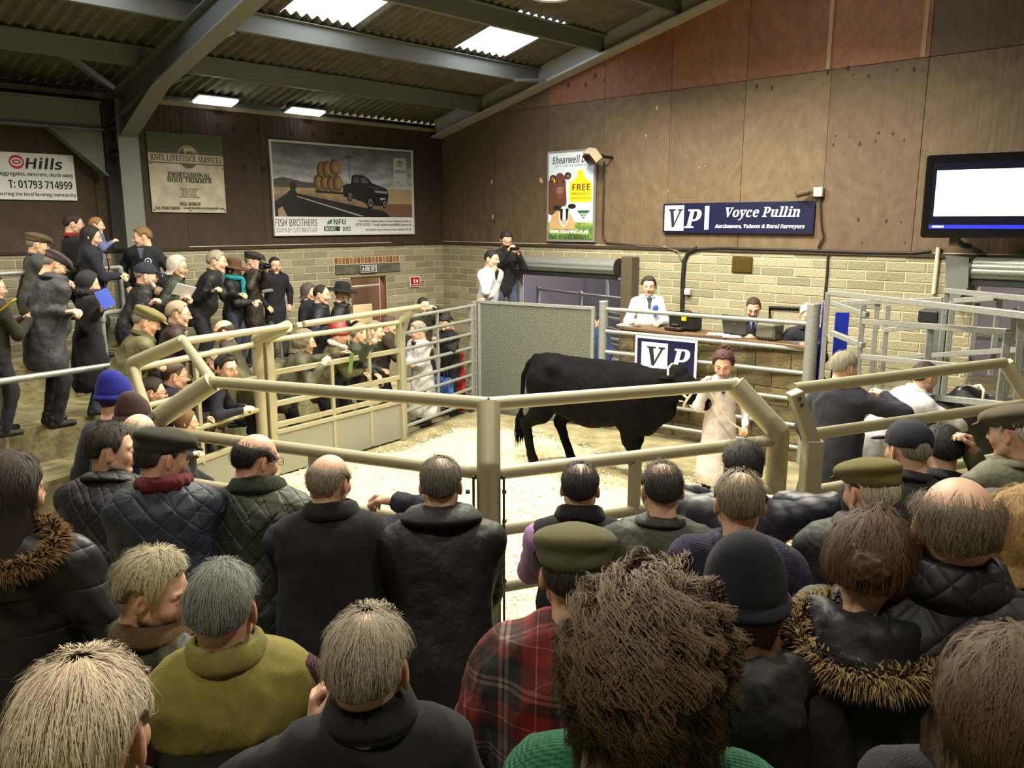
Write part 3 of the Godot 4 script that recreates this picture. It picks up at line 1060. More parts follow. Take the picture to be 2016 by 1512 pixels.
# rooms next door, seen through the openings
func neighbours() -> void:
	var w := setting("wall_yard", "pale grey sheeted wall of the cattle yard behind the roller doors", "wall")
	part(w, "yard_wall", slab(Vector3(-12, 0, -17), Vector3(6.5, 4.2, -16.8), mat("yard sheet", Color(0.50, 0.47, 0.49), 0.8, 0.0, noise_tex("rail face", 256, 0.03, Color.WHITE, Color.WHITE), 0.3)))
	part(w, "yard_side", slab(Vector3(-12.2, 0, -17), Vector3(-12, 4.2, -10.3), mats["yard sheet"]))
	part(w, "yard_side", slab(Vector3(6.3, 0, -17), Vector3(6.5, 4.2, -10.3), mats["yard sheet"]))
	part(w, "yard_roof", slab(Vector3(-12.2, 4.1, -17), Vector3(6.5, 4.3, -10.3), m_steel()))
	w = setting("wall_passage", "dark boarded wall of the passage behind the fire exit", "wall")
	part(w, "passage_wall", slab(Vector3(-14.5, 0, -11), Vector3(-14.3, 4.3, 6.5), mat("passage board", Color(0.30, 0.22, 0.18), 0.8)))
	part(w, "passage_end", slab(Vector3(-14.5, 0, -11), Vector3(-11.7, 4.3, -10.4), mats["passage board"]))
	part(w, "passage_end", slab(Vector3(-14.5, 0, 6.3), Vector3(-11.7, 4.3, 6.5), mats["passage board"]))
	for k in 3:
		var mb := MB.new()
		mb.box(here(Vector3(-14.27, 1.1, -9.55 + 0.5 * k)), Vector3(0.04, 2.1, 0.48), 0.005)
		part(w, "board", mb.mesh(mat("passage plank", Color(0.36, 0.27, 0.22), 0.7)))
	for a in [[Vector3(-12.9, 3.2, -8.4), 22.0, Color(1, 0.95, 0.85), "in the passage behind the fire exit"], [Vector3(-8.3, 3.5, -11.7), 16.0, Color(0.95, 0.93, 1.0), "in the cattle yard behind the solid gate"], [Vector3(-1.2, 3.6, -13.2), 16.0, Color(1, 0.97, 0.9), "in the cattle yard behind the race"]]:
		var t := thing("bulkhead_lamp", "small round bulkhead lamp on the roof " + a[3], "lamp", a[0])
		var mb := MB.new()
		mb.lathe([Vector2(0.001, -0.1), Vector2(0.1, -0.07), Vector2(0.14, 0.0)], 16)
		var gm := mat("bulkhead glow", Color(1, 1, 0.95), 0.4)
		gm.emission_enabled = true
		gm.emission = Color(1, 0.97, 0.9)
		gm.emission_energy_multiplier = 3.0
		part(t, "bulb_light", mb.mesh(gm))
		mb = MB.new()
		mb.lathe([Vector2(0.15, 0.0), Vector2(0.16, 0.04), Vector2(0.001, 0.06)], 16)
		mb.tube([Vector3(0, 0.05, 0), Vector3(0, (4.1 if a[0].z < -11 else roof_y(a[0].x) - 0.05) - a[0].y, 0)], 0.012, 6)
		part(t, "base", mb.mesh(m_steel()))
		var l := OmniLight3D.new()
		l.name = "light"
		l.position = Vector3(0, -0.16, 0)
		l.light_energy = a[1]
		l.light_color = a[2]
		l.light_size = 0.12
		l.omni_range = 30.0
		l.omni_attenuation = 2.0
		l.shadow_enabled = true
		t.add_child(l)
	# pens in the yard
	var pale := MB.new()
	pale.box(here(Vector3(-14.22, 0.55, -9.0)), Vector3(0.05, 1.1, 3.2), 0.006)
	part(w, "added_pale_board", pale.mesh(mat("pale board", Color(0.80, 0.74, 0.62), 0.7)))  # added board; its pale colour stands in for the brightly lit lower passage
	yard_pen("yard pen rails behind the solid gate, crossing row", [Vector3(-9.4, 0, -13.2), Vector3(-6.8, 0, -13.9)], [1.95, 1.65, 1.35, 1.05, 0.75])
	yard_pen("yard pen rails behind the solid gate, nearer row", [WZ(1060, 575, -11.6), WZ(1240, 590, -11.0)], [1.55, 1.2, 0.85, 0.5])
	yard_pen("yard pen rails behind the solid gate, slanting row", [Vector3(-9.6, 0, -12.6), Vector3(-7.2, 0, -11.6)], [1.75, 1.4, 1.1, 0.8, 0.5])
	yard_pen("yard pen rails behind the solid gate, farthest row", [Vector3(-10.6, 0, -14.6), Vector3(-6.4, 0, -14.2)], [1.9, 1.55, 1.2, 0.85, 0.5])
	yard_pen("yard pen rails seen past the cattle race", [Vector3(-3.4, 0, -11.2), Vector3(2.5, 0, -11.2)], [1.75, 1.4, 1.05, 0.7])
	yard_pen("pen rails in the passage behind the fire exit", [Vector3(-13.0, 0, -9.9), Vector3(-12.6, 0, -7.0)], [1.6, 1.05, 0.55])
func yard_pen(label: String, ends: Array, hs: Array) -> void:
	var a := Vector3(ends[0].x, 0, ends[0].z)
	var b := Vector3(ends[1].x, 0, ends[1].z)
	var t := thing("pen_fence", "grey steel " + label, "fence", a)
	for y in hs:
		var mb := MB.new()
		mb.tube([Vector3(0, y, 0), b - a + Vector3(0, y, 0)], 0.025, 8)
		part(t, "rail", mb.mesh(m_galv()))
	var n := maxi(2, int(a.distance_to(b) / 0.9))
	for i in n + 1:
		var mb := MB.new()
		mb.box(here((b - a) * i / n + Vector3(0, (hs[0] + 0.05) * 0.5, 0)), Vector3(0.06, hs[0] + 0.05, 0.06), 0.006)
		part(t, "post", mb.mesh(m_galv()))

# ---------------------------------------------------------------- the ring
func ring_post(label: String, at: Vector3, top: Vector3, r: float, foot := 0.0) -> Node3D:
	var o := Vector3(at.x, foot, at.z)
	var t := thing("ring_post", label, "post", o)
	var mb := MB.new()
	mb.tube([Vector3(0, 0, 0), Vector3(0, at.y - 0.004, 0), Vector3(0, at.y, 0) + (top - at).normalized() * 0.004], r, 20, true)
	part(t, "upright", mb.mesh(m_rail()))
	mb = MB.new()
	mb.tube([Vector3(0, at.y - 0.004, 0), Vector3(0, at.y, 0) + (top - at).normalized() * 0.006, top - o], r, 20, true)
	part(t, "inclined_arm", mb.mesh(m_rail()))
	mb = MB.new()
	mb.lathe([Vector2(r * 1.9, 0.0), Vector2(r * 1.9, 0.012), Vector2(r, 0.014)], 16)
	part(t, "base_plate", mb.mesh(m_rail()))
	return t
func square_post(label: String, at: Vector3, top: Vector3, w: float) -> Node3D:
	var o := Vector3(at.x, 0, at.z)
	var t := thing("square_post", label, "post", o)
	var out := (top - at)
	var fx := Vector3(out.x, 0, out.z).normalized()
	var mb := MB.new()
	mb.beam(Vector3.ZERO, Vector3(0, at.y, 0), w, w, fx, 0.008)
	part(t, "upright", mb.mesh(m_rail()))
	mb = MB.new()
	mb.beam(Vector3(0, at.y - w * 0.3, 0), top - o, w * 0.9, w * 0.75, Vector3.UP, 0.006)
	part(t, "inclined_arm", mb.mesh(m_rail()))
	mb = MB.new()
	for k in [0.78, 0.9]:
		var p := Vector3(0, at.y - w * 0.3, 0).lerp(top - o, k)
		mb.tube([p + fx.cross(Vector3.UP) * w * 0.44, p + fx.cross(Vector3.UP) * w * 0.52], 0.012, 6)
		mb.tube([p - fx.cross(Vector3.UP) * w * 0.44, p - fx.cross(Vector3.UP) * w * 0.52], 0.012, 6)
	part(t, "bolt", mb.mesh(mat("bolt", Color(0.25, 0.24, 0.22), 0.5, 0.5)))
	return t
func rail_panel(label: String, rails: Array, r: float, m: Material, uprights := [], called := "rail_panel") -> Node3D:      # rails: [from, to] pairs; uprights: [from, to, half width]
	var o: Vector3 = rails[0][0]
	o.y = 0.0
	var t := thing(called, label, "railing", o)
	for q in rails:
		var mb := MB.new()
		mb.tube([q[0], q[1]], q[2] if q.size() > 2 else r, 14)
		part(t, "rail", mb.mesh(m, o))
	for q in uprights:
		var mb := MB.new()
		mb.beam(q[0], q[1], q[2] * 2, q[2] * 2, (q[1] - q[0]).cross(Vector3(0.3, 0.2, 1)), 0.004)
		part(t, "upright_bar", mb.mesh(m, o))
	return t
func at_h(p: Vector3, y: float) -> Vector3:
	return Vector3(p.x, y, p.z)
func sheet_between(t: Node3D, a: Vector3, b: Vector3, y0: float, y1: float, called := "sheet") -> void:
	var mb := MB.new()
	mb.beam(at_h(a, (y0 + y1) * 0.5), at_h(b, (y0 + y1) * 0.5), 0.012, y1 - y0)
	part(t, called, mb.mesh(mat("painted sheet", Color(0.50, 0.50, 0.45), 0.55, 0.1, noise_tex("rail face", 256, 0.03, Color.WHITE, Color.WHITE), 0.9), t.position))
	mb = MB.new()
	mb.beam(at_h(a, y1), at_h(b, y1), 0.05, 0.05, Vector3.UP, 0.005)
	part(t, "capping", mb.mesh(m_rail(), t.position))

func ring() -> void:
	var tc := G(962, 795, 1.86)
	var tl := G(418, 752, 1.84)
	var t1 := G(362, 672, 1.80)
	var t2 := G(566, 642, 1.77)
	var t3 := G(826, 604, 1.76)
	var tr := G(1447, 757, 1.85)
	var tr2 := G(1548, 768, 1.86)
	var post := ring_post("thick steel ring post with bolted side plates facing the front row", PC, tc, 0.062)
	var mb := MB.new()
	var tang := ray(2016, 756)
	tang = Vector3(tang.z, 0, -tang.x).normalized()
	var rt := (cam_b * Vector3.RIGHT).normalized()
	for s in [-1.0, 1.0]:
		mb.box(Transform3D(Basis(rt, Vector3.UP, rt.cross(Vector3.UP)), rt * s * 0.078 + Vector3(0, 1.02, 0)), Vector3(0.012, 1.02, 0.08), 0.003)
	part(post, "side_plate", mb.mesh(mat("dark plate", Color(0.22, 0.22, 0.19), 0.5, 0.3)))
	for s in [-1.0, 1.0]:
		for y in [0.62, 0.95, 1.28, 1.44]:
			mb = MB.new()
			mb.tube([rt * s * 0.083 + Vector3(0, y, 0.02), rt * s * 0.105 + Vector3(0, y, 0.02)], 0.011, 6)
			part(post, "bolt", mb.mesh(mat("bolt", Color(0.3, 0.3, 0.28), 0.5, 0.5)))
	ring_post("steel ring post whose inclined arm stands over the blue-hatted man", PL, tl, 0.064)
	ring_post("steel ring post beside the end of the lower terrace handrail", P1, t1, 0.06)
	ring_post("steel ring post next to the square gate post", P2, t2, 0.06)
	ring_post("steel ring post beside the handler in the white coat", PR, tr, 0.064)
	var side2 := (at_h(P3, 0) - at_h(P2, 0)).normalized()
	square_post("square grey gate post between the boy and the pointing man", P2 + side2 * 0.13, t2 + side2 * 0.16, 0.075)
	square_post("square grey gate post at the foot of the barred ring gate", P3, t3, 0.085)
	square_post("square cream post of the cattle race with a slanting arm", PR2 + (PR2 - PR).normalized() * 0.09, tr2 + (PR2 - PR).normalized() * 0.05, 0.1)
	# front panels
	var rm := m_rail()
	var hs := [1.53, 1.22, 0.9, 0.5]
	for q in [[PC, PL, tc, tl, "ring rails between the bolted post and the blue-hatted man's post"], [PC, PR, tc, tr, "ring rails between the bolted post and the handler's post"], [PL, P1, tl, t1, "short ring rails behind the blue-hatted man"]]:
		var rails := [[q[2], q[3], 0.036]]
		for y in hs:
			rails.append([at_h(q[0], y), at_h(q[1], y), 0.036])
		var mid: Vector3 = q[0].lerp(q[1], 0.47)
		rail_panel("cream steel " + q[4], rails, 0.036, rm, [[at_h(mid, 0.0), at_h(mid, 1.52), 0.03]])
	var t := rail_panel("cream steel ring rails the leaning boy rests on", [[t1, t2, 0.034], [at_h(P1, 1.53), at_h(P2, 1.53), 0.03], [at_h(P1, 1.17), at_h(P2, 1.17), 0.028], [at_h(P1, 0.82), at_h(P2, 0.82), 0.028]], 0.03, rm, [[at_h(P1.lerp(P2, 0.45), 0.45), at_h(P1.lerp(P2, 0.45), 1.53), 0.022]])
	sheet_between(t, P1, P2, 0.03, 0.5)
	var a := P2 + side2 * 0.18
	t = rail_panel("grey ring gate with flat rails and a sheeted bottom beside the pointing man", [[t2 + side2 * 0.2, t3, 0.034], [at_h(a, 1.55), at_h(P3, 1.55), 0.03]], 0.03, rm)
	for y in [1.19, 0.84, 0.6]:
		mb = MB.new()
		mb.beam(at_h(a, y), at_h(P3, y), 0.03, 0.062, Vector3.UP, 0.006)
		part(t, "flat_rail", mb.mesh(rm, t.position))
	for k in [0.0, 0.42, 0.72]:
		var p := a.lerp(P3, k)
		mb = MB.new()
		mb.beam(at_h(p, 0.05), at_h(p, 1.55 if k != 0.42 else 1.2), 0.035, 0.05, Vector3(0.3, 0, 1), 0.005)
		part(t, "upright_bar", mb.mesh(rm, t.position))
	sheet_between(t, a, P3, 0.03, 0.52)
	# barred gate P3-P4
	var rails := []
	for i in 8:
		rails.append([at_h(P3, 1.6 - 0.205 * i), at_h(P4, 1.6 - 0.205 * i), 0.024])
	rail_panel("grey barred ring gate in front of the man looking at his phone", rails, 0.024, m_galv(), [[at_h(P3.lerp(P4, 0.03), 0.1), at_h(P3.lerp(P4, 0.03), 1.62), 0.025], [at_h(P3.lerp(P4, 0.46), 0.15), at_h(P3.lerp(P4, 0.46), 1.6), 0.018], [at_h(P3.lerp(P4, 0.94), 0.05), at_h(P3.lerp(P4, 0.94), 1.62), 0.035], [at_h(P4, 0.0), at_h(P4, 1.66), 0.035]], "barred_gate")
	# solid galvanised gate
	var g0 := P4 + (P5 - P4).normalized() * 0.06
	var g1 := P5 - (P5 - P4).normalized() * 0.13
	var o := at_h(g0, 0.0)
	t = thing("solid_gate", "tall solid galvanised steel gate with a hatch low on its right", "gate", o)
	var dir := at_h(g1, 0) - at_h(g0, 0)
	var len := dir.length()
	dir = dir.normalized()
	var bs := Basis(dir, Vector3.UP, dir.cross(Vector3.UP))
	var top := 1.66
	var sm := mat("gate sheet", Color(0.47, 0.48, 0.45), 0.5, 0.35, noise_tex("gate spangle", 512, 0.09, Color(0.66, 0.66, 0.64), Color(1, 1, 1), 3, 2.6), 1.1)
	mb = MB.new()
	var hx0 := len * 0.68
	var hx1 := len * 0.90
	for q in [[0.0, hx0, 0.06, top], [hx1, len, 0.06, top], [hx0, hx1, 0.98, top], [hx0, hx1, 0.06, 0.62]]:
		mb.box(Transform3D(bs, bs * Vector3((q[0] + q[1]) * 0.5, (q[2] + q[3]) * 0.5, 0)), Vector3(q[1] - q[0], q[3] - q[2], 0.012))
	part(t, "steel_sheet", mb.mesh(sm))
	mb = MB.new()
	mb.box(Transform3D(bs, bs * Vector3(len * 0.47, (top + 0.06) * 0.5, -0.012)), Vector3(0.05, top - 0.06, 0.02), 0.004)
	part(t, "middle_strap", mb.mesh(sm))
	for q in [[0.02, 0.06, top, 0.045], [len - 0.02, 0.06, top, 0.045]]:
		mb = MB.new()
		mb.box(Transform3D(bs, bs * Vector3(q[0], (q[1] + q[2]) * 0.5, 0)), Vector3(q[3], q[2] - q[1], 0.045), 0.004)
		part(t, "frame_upright", mb.mesh(m_galv()))
	mb = MB.new()
	mb.box(Transform3D(bs, bs * Vector3(len * 0.5, top, 0)), Vector3(len, 0.045, 0.045), 0.004)
	part(t, "top_frame", mb.mesh(m_galv()))
	# bedding: an uneven layer of pale shavings with a broken edge
	bedding()
func inside(poly: PackedVector2Array, p: Vector2) -> float:      # signed distance inwards
	var d := 1e9
	for i in poly.size():
		d = minf(d, Geometry2D.get_closest_point_to_segment(p, poly[i], poly[(i + 1) % poly.size()]).distance_to(p))
	return d if Geometry2D.is_point_in_polygon(p, poly) else -d
func bed_depth(p: Vector2, poly: PackedVector2Array, n1: FastNoiseLite) -> float:
	return (inside(poly, p) + 0.22 * n1.get_noise_2d(p.x * 2.0, p.y * 2.0) + 0.12 * n1.get_noise_2d(p.x * 9.0, p.y * 9.0))
func bedding() -> void:
	var poly := PackedVector2Array()
	for q in [PC, PL, P1, P2, P3 + Vector3(0.35, 0, 0), P(905, 850, 10.9), Vector3(-7.3, 0, -7.9), Vector3(-5.6, 0, -7.6), Vector3(-4.6, 0, -7.55), Vector3(-3.4, 0, -7.2), PR2 + Vector3(0.3, 0, -0.7), PR]:
		poly.append(Vector2(q.x, q.z))
	var n1 := noise(71, 0.35, 3)
	var mb := MB.new()
	var s := 0.07
	var ids := {}
	var lo := Vector2(-8.6, -8.6)
	var nx := 112
	var nz := 105
	for j in nz:
		for i in nx:
			var p := lo + Vector2(i, j) * s
			var e := bed_depth(p, poly, n1)
			if e > -0.09:
				var y := clampf(e * 0.3, -0.01, 0.03) + (0.012 * n1.get_noise_2d(p.x * 22.0, p.y * 22.0) + 0.012 * n1.get_noise_2d(p.x * 6.0, p.y * 6.0) if e > 0.05 else 0.0)
				ids[i + j * nx] = mb.add(Vector3(p.x, y, p.y), Vector3.ZERO)
	for k in ids:
		if ids.has(k + 1) and ids.has(k + nx) and ids.has(k + nx + 1):
			mb.ix.append_array([ids[k], ids[k + 1], ids[k + nx], ids[k + 1], ids[k + nx + 1], ids[k + nx]])
	mb.smooth_from(0, 0)
	var m := mat("shavings", Color(0.92, 0.87, 0.72), 0.95, 0.0, noise_tex("shaving face", 512, 0.09, Color(0.72, 0.70, 0.62), Color(1, 1, 1), 4, 1.9), 0.9, true, noise_bump(), 0.8)
	var o := MeshInstance3D.new()
	o.name = "bedding"
	o.mesh = mb.mesh(m)
	add_child(o)
	o.set_meta("label", "layer of pale yellow wood shavings covering the ring floor")
	o.set_meta("category", "bedding")
	o.set_meta("kind", "stuff")
	# loose flakes
	var rng := RandomNumberGenerator.new()
	rng.seed = 20
	var fl := MB.new()
	fl.tri(Vector3(-0.012, 0, -0.004), Vector3(-0.009, 0.003, 0.005), Vector3(0.013, 0.001, 0.003))
	fl.tri(Vector3(-0.012, 0, -0.004), Vector3(0.013, 0.001, 0.003), Vector3(0.009, 0.002, -0.006))
	var fm := mat("flake", Color(1, 1, 1), 0.9)
	fm.vertex_color_use_as_albedo = true
	var mm := MultiMesh.new()
	mm.transform_format = MultiMesh.TRANSFORM_3D
	mm.use_colors = true
	mm.mesh = fl.mesh(fm)
	var spots: Array = []
	var tries := 0
	while spots.size() < 20000 and tries < 44000:
		tries += 1
		var p := Vector2(rng.randf_range(-8.9, -0.9), rng.randf_range(-8.9, -1.8))
		var e := bed_depth(p, poly, n1) if tries % 2 else inside(poly, p)
		if e > 0.12 and rng.randf() > 0.35:
			spots.append(Vector3(p.x, 0.034 + 0.012 * rng.randf(), p.y))
		elif e > -0.5 and e <= 0.12 and rng.randf() < exp(minf(e, 0.0) * 7.0):
			spots.append(Vector3(p.x, 0.004 + maxf(e, 0.0) * 0.3, p.y))
	mm.instance_count = spots.size()
	for i in spots.size():
		mm.set_instance_transform(i, Transform3D(Basis.from_euler(Vector3(rng.randf_range(-0.5, 0.5), rng.randf() * TAU, rng.randf_range(-0.5, 0.5))).scaled(Vector3.ONE * rng.randf_range(0.6, 1.7)), spots[i]))
		mm.set_instance_color(i, [Color(0.86, 0.78, 0.55), Color(0.80, 0.68, 0.40), Color(0.62, 0.46, 0.22), Color(0.9, 0.84, 0.66)][rng.randi() % 4])
	var mi := MultiMeshInstance3D.new()
	mi.name = "loose_shavings"
	mi.multimesh = mm
	add_child(mi)
	mi.set_meta("label", "scattered loose wood shavings on and around the bedding")
	mi.set_meta("category", "bedding")
	mi.set_meta("kind", "stuff")

# ---------------------------------------------------------------- pens and race on the right
func frame_gate(called: String, label: String, bars: Array, w: float) -> void:      # bars: [px0, py0, px1, py1, d0, d1]
	var first := P(bars[0][0], bars[0][1], bars[0][4])
	var o := Vector3(first.x, 0, first.z)
	var t := thing(called, label, "gate", o)
	for q in bars:
		var a := P(q[0], q[1], q[4])
		var b := P(q[2], q[3], q[5])
		if absf(q[0] - q[2]) < 14.0:      # an upright: keep it plumb
			b = Vector3(a.x, b.y, a.z)
		var mb := MB.new()
		var up := Vector3.UP if absf(q[0] - q[2]) >= 14.0 else Vector3(0.4, 0, 1)
		mb.beam(a, b, w, w, up, 0.004)
		part(t, "upright_bar" if absf(q[0] - q[2]) < 14.0 else "rail", mb.mesh(m_galv(), o))
func down(px: float, py: float, d: float, y: float) -> Vector2:      # pixel of the point y metres up below a sight point; used to end uprights at the floor
	var p := P(px, py, d)
	var q := cam_b.inverse() * (Vector3(p.x, y, p.z) - Vector3(0, HC, 0))
	return Vector2(1008.0 + F * q.x / -q.z, 756.0 - F * q.y / -q.z)
func pens() -> void:
	var rm := m_rail()
	var u1 := G(1562, 766, 1.84)
	var u2 := G(1976, 714, 1.84)
	var l1 := G(1592, 856, 1.56)
	var l2 := G(2040, 792, 1.56)
	var q2 := at_h(l1.lerp(l2, 0.985), 0)
	var rails := [[u1, u2, 0.036], [l1, l2, 0.036]]
	for y in [1.2, 0.86, 0.5]:
		rails.append([at_h(l1, y), at_h(l2, y), 0.034])
	rail_panel("cream steel race rails in front of the long navy coat", rails, 0.036, rm, [[at_h(q2, 0), at_h(q2, 1.56), 0.05], [at_h(q2, 1.54), u2 + (u2 - u1) * 0.01, 0.045]])
	# tall round post with the blue panel
	var o := at_h(P6, 0)
	var t := thing("round_post", "tall grey round post at the end of the rostrum rails", "post", o)
	var mb := MB.new()
	var th := P(1603, 598, Vector2(P6.x, P6.z).length()).y
	mb.tube([Vector3.ZERO, Vector3(0, th, 0)], 0.075, 20)
	part(t, "upright", mb.mesh(m_galv()))
	mb = MB.new()
	mb.lathe([Vector2(0.076, th - 0.01), Vector2(0.08, th), Vector2(0.001, th + 0.012)], 20)
	part(t, "cap", mb.mesh(m_galv()))
	var d6 := Vector2(P6.x, P6.z).length()
	var pa := P(1622, 640, d6 + 0.05)
	t = thing("blue_panel", "upright strip of blue plastic sheet behind the tall round post", "panel", at_h(pa, 0))
	mb = MB.new()
	mb.box(Transform3D(Basis(Vector3.UP, deg_to_rad(30)), Vector3(0, 0.95, 0)), Vector3(0.05, 1.9, 0.14), 0.004)
	part(t, "plastic_strip", mb.mesh(mat("blue plastic", Color(0.10, 0.17, 0.62), 0.4)))
	var pb := P(1652, 700, d6 + 0.45)
	t = thing("blue_panel", "wider blue plastic sheet behind the white-haired man in navy", "panel", at_h(pb, 0))
	mb = MB.new()
	mb.box(Transform3D(Basis(Vector3.UP, deg_to_rad(40)), Vector3(0, 0.88, 0)), Vector3(0.16, 1.76, 0.02), 0.004)
	part(t, "plastic_strip", mb.mesh(mats["blue plastic"]))
	# galvanised race gates
	frame_gate("race_gate", "tall square-tube race gate hinged beside the blue panel", [[1634, 576, 2060, 626, 9.0, 6.4], [1630, 576, 1622, 900, 9.0, 9.0], [1640, 596, 1708, 620, 8.9, 8.4], [1638, 655, 1700, 680, 8.9, 8.4], [1638, 715, 1700, 745, 8.9, 8.4], [1700, 600, 1690, 850, 8.45, 8.45], [1692, 632, 1986, 654, 8.5, 7.0], [1698, 702, 1898, 722, 8.4, 7.3], [1832, 645, 1822, 850, 7.7, 7.7], [1984, 654, 1972, 830, 7.0, 7.0], [2012, 622, 1998, 850, 6.7, 6.7], [1716, 770, 2010, 800, 8.3, 6.8]], 0.05)
	frame_gate("race_gate", "square-tube gate at the back of the race near the block wall", [[1655, 597, 1856, 590, 9.7, 9.4], [1728, 592, 1722, 790, 9.6, 9.6], [1749, 600, 1743, 790, 9.5, 9.5], [1740, 650, 1850, 640, 9.5, 9.3], [1862, 572, 2040, 590, 9.2, 8.2], [1864, 575, 1860, 780, 9.2, 9.2], [1876, 595, 1872, 780, 9.1, 9.1], [1880, 592, 1960, 587, 9.0, 8.6], [1750, 705, 2016, 688, 9.5, 8.4], [1924, 596, 1918, 740, 8.9, 8.9], [1968, 588, 1962, 740, 8.7, 8.7]], 0.05)
	# heavy dark post with lamp near the wall
	var pp := P(1860, 600, 9.3)
	t = thing("race_post", "stout grey square post with a small round lamp by the block wall", "post", at_h(pp, 0))
	mb = MB.new()
	mb.box(here(Vector3(0, 1.0, 0)), Vector3(0.15, 2.0, 0.15), 0.008)
	part(t, "upright", mb.mesh(mat("dark galv", Color(0.38, 0.40, 0.41), 0.5, 0.4)))
	mb = MB.new()
	mb.box(here(Vector3(-0.12, 1.86, 0.02)), Vector3(0.2, 0.14, 0.14), 0.02)
	part(t, "motor_box", mb.mesh(mat("black plastic", Color(0.05, 0.05, 0.05), 0.5)))
	mb = MB.new()
	mb.lathe([Vector2(0.001, 0.06), Vector2(0.05, 0.05), Vector2(0.06, 0.0), Vector2(0.03, -0.06)], 14, Transform3D(Basis(Vector3.RIGHT, PI / 2), Vector3(-0.13, 1.38, 0.12)))
	part(t, "lamp_head", mb.mesh(mats["black plastic"]))
	mb = MB.new()
	mb.lathe([Vector2(0.001, 0.066), Vector2(0.042, 0.056)], 14, Transform3D(Basis(Vector3.RIGHT, PI / 2), Vector3(-0.13, 1.38, 0.12)))
	part(t, "lamp_glass", mb.mesh(mat("lamp glass", Color(0.8, 0.8, 0.76), 0.2)))

# ---------------------------------------------------------------- the auctioneer's rostrum
func rostrum() -> void:
	var z0 := (P5.z + P6.z) * 0.5 - 0.16
	var t := setting("rostrum", "blockwork rostrum with a worn timber desk top behind steel rails", "rostrum", Vector3(P5.x, 0, z0))
	var o := t.position
	var x0 := P5.x + 0.05
	var x1 := P6.x - 0.05
	var core := MB.new()
	core.box(here(Vector3((x0 + x1) * 0.5, 0.68, z0 - 0.11) - o), Vector3(x1 - x0, 1.36, 0.18))
	part(t, "masonry_core", core.mesh(m_mortar()))
	var rng := RandomNumberGenerator.new()
	rng.seed = 77
	var y := 0.0
	var row := 0
	while y < 1.3:
		var hh := minf(0.215, 1.36 - y)
		var s := x0 - (0.22 if row % 2 else 0.0)
		while s < x1 - 0.03:
			var a := maxf(s, x0)
			var b := minf(s + 0.45, x1)
			s += 0.45
			if b - a > 0.04:
				var mb := MB.new()
				mb.box(Transform3D.IDENTITY, Vector3(b - a - 0.01, hh - 0.01, 0.03), 0.005)
				part(t, "block", mb.mesh(mat("dirty block %d" % (rng.randi() % 3), [Color(0.44, 0.39, 0.26), Color(0.48, 0.43, 0.29), Color(0.40, 0.36, 0.25)][rng.randi() % 3], 0.92, 0.0, noise_tex("concrete face", 512, 0.01, Color.WHITE, Color.WHITE), 0.8, true, noise_bump(), 0.5)), here(Vector3((a + b) * 0.5, y + hh * 0.5, z0 - 0.012) - o))
		y += 0.215
		row += 1
	var mb2 := MB.new()
	mb2.box(here(Vector3((x0 + x1) * 0.5, 1.385, z0 - 0.2) - o), Vector3(x1 - x0 + 0.06, 0.045, 0.5), 0.008)
	part(t, "desk_top", mb2.mesh(mat("desk wood", Color(0.46, 0.36, 0.24), 0.6, 0.0, ply_tex(), 0.8)))
	mb2 = MB.new()
	mb2.box(here(Vector3((x0 + x1) * 0.5, 0.2, (z0 - 0.3 + ZW) * 0.5) - o), Vector3(x1 - x0, 0.4, z0 - 0.3 - ZW + 0.1))
	part(t, "platform", mb2.mesh(m_concrete()))
	# the rails in front of it
	var rails := []
	for h in [1.66, 1.36, 1.08, 0.76, 0.45, 0.18]:
		rails.append([at_h(P5, h), at_h(P6, h), 0.027])
	rail_panel("grey tube rails in front of the auctioneer's rostrum", rails, 0.027, m_galv())
	o = at_h(P5, 0)
	t = thing("round_post", "grey round post between the solid gate and the rostrum rails", "post", o)
	mb2 = MB.new()
	mb2.tube([Vector3.ZERO, Vector3(0, 1.76, 0)], 0.058, 18)
	part(t, "upright", mb2.mesh(m_galv()))
	mb2 = MB.new()
	mb2.lathe([Vector2(0.06, 1.75), Vector2(0.064, 1.765), Vector2(0.001, 1.775)], 18)
	part(t, "cap", mb2.mesh(m_galv()))
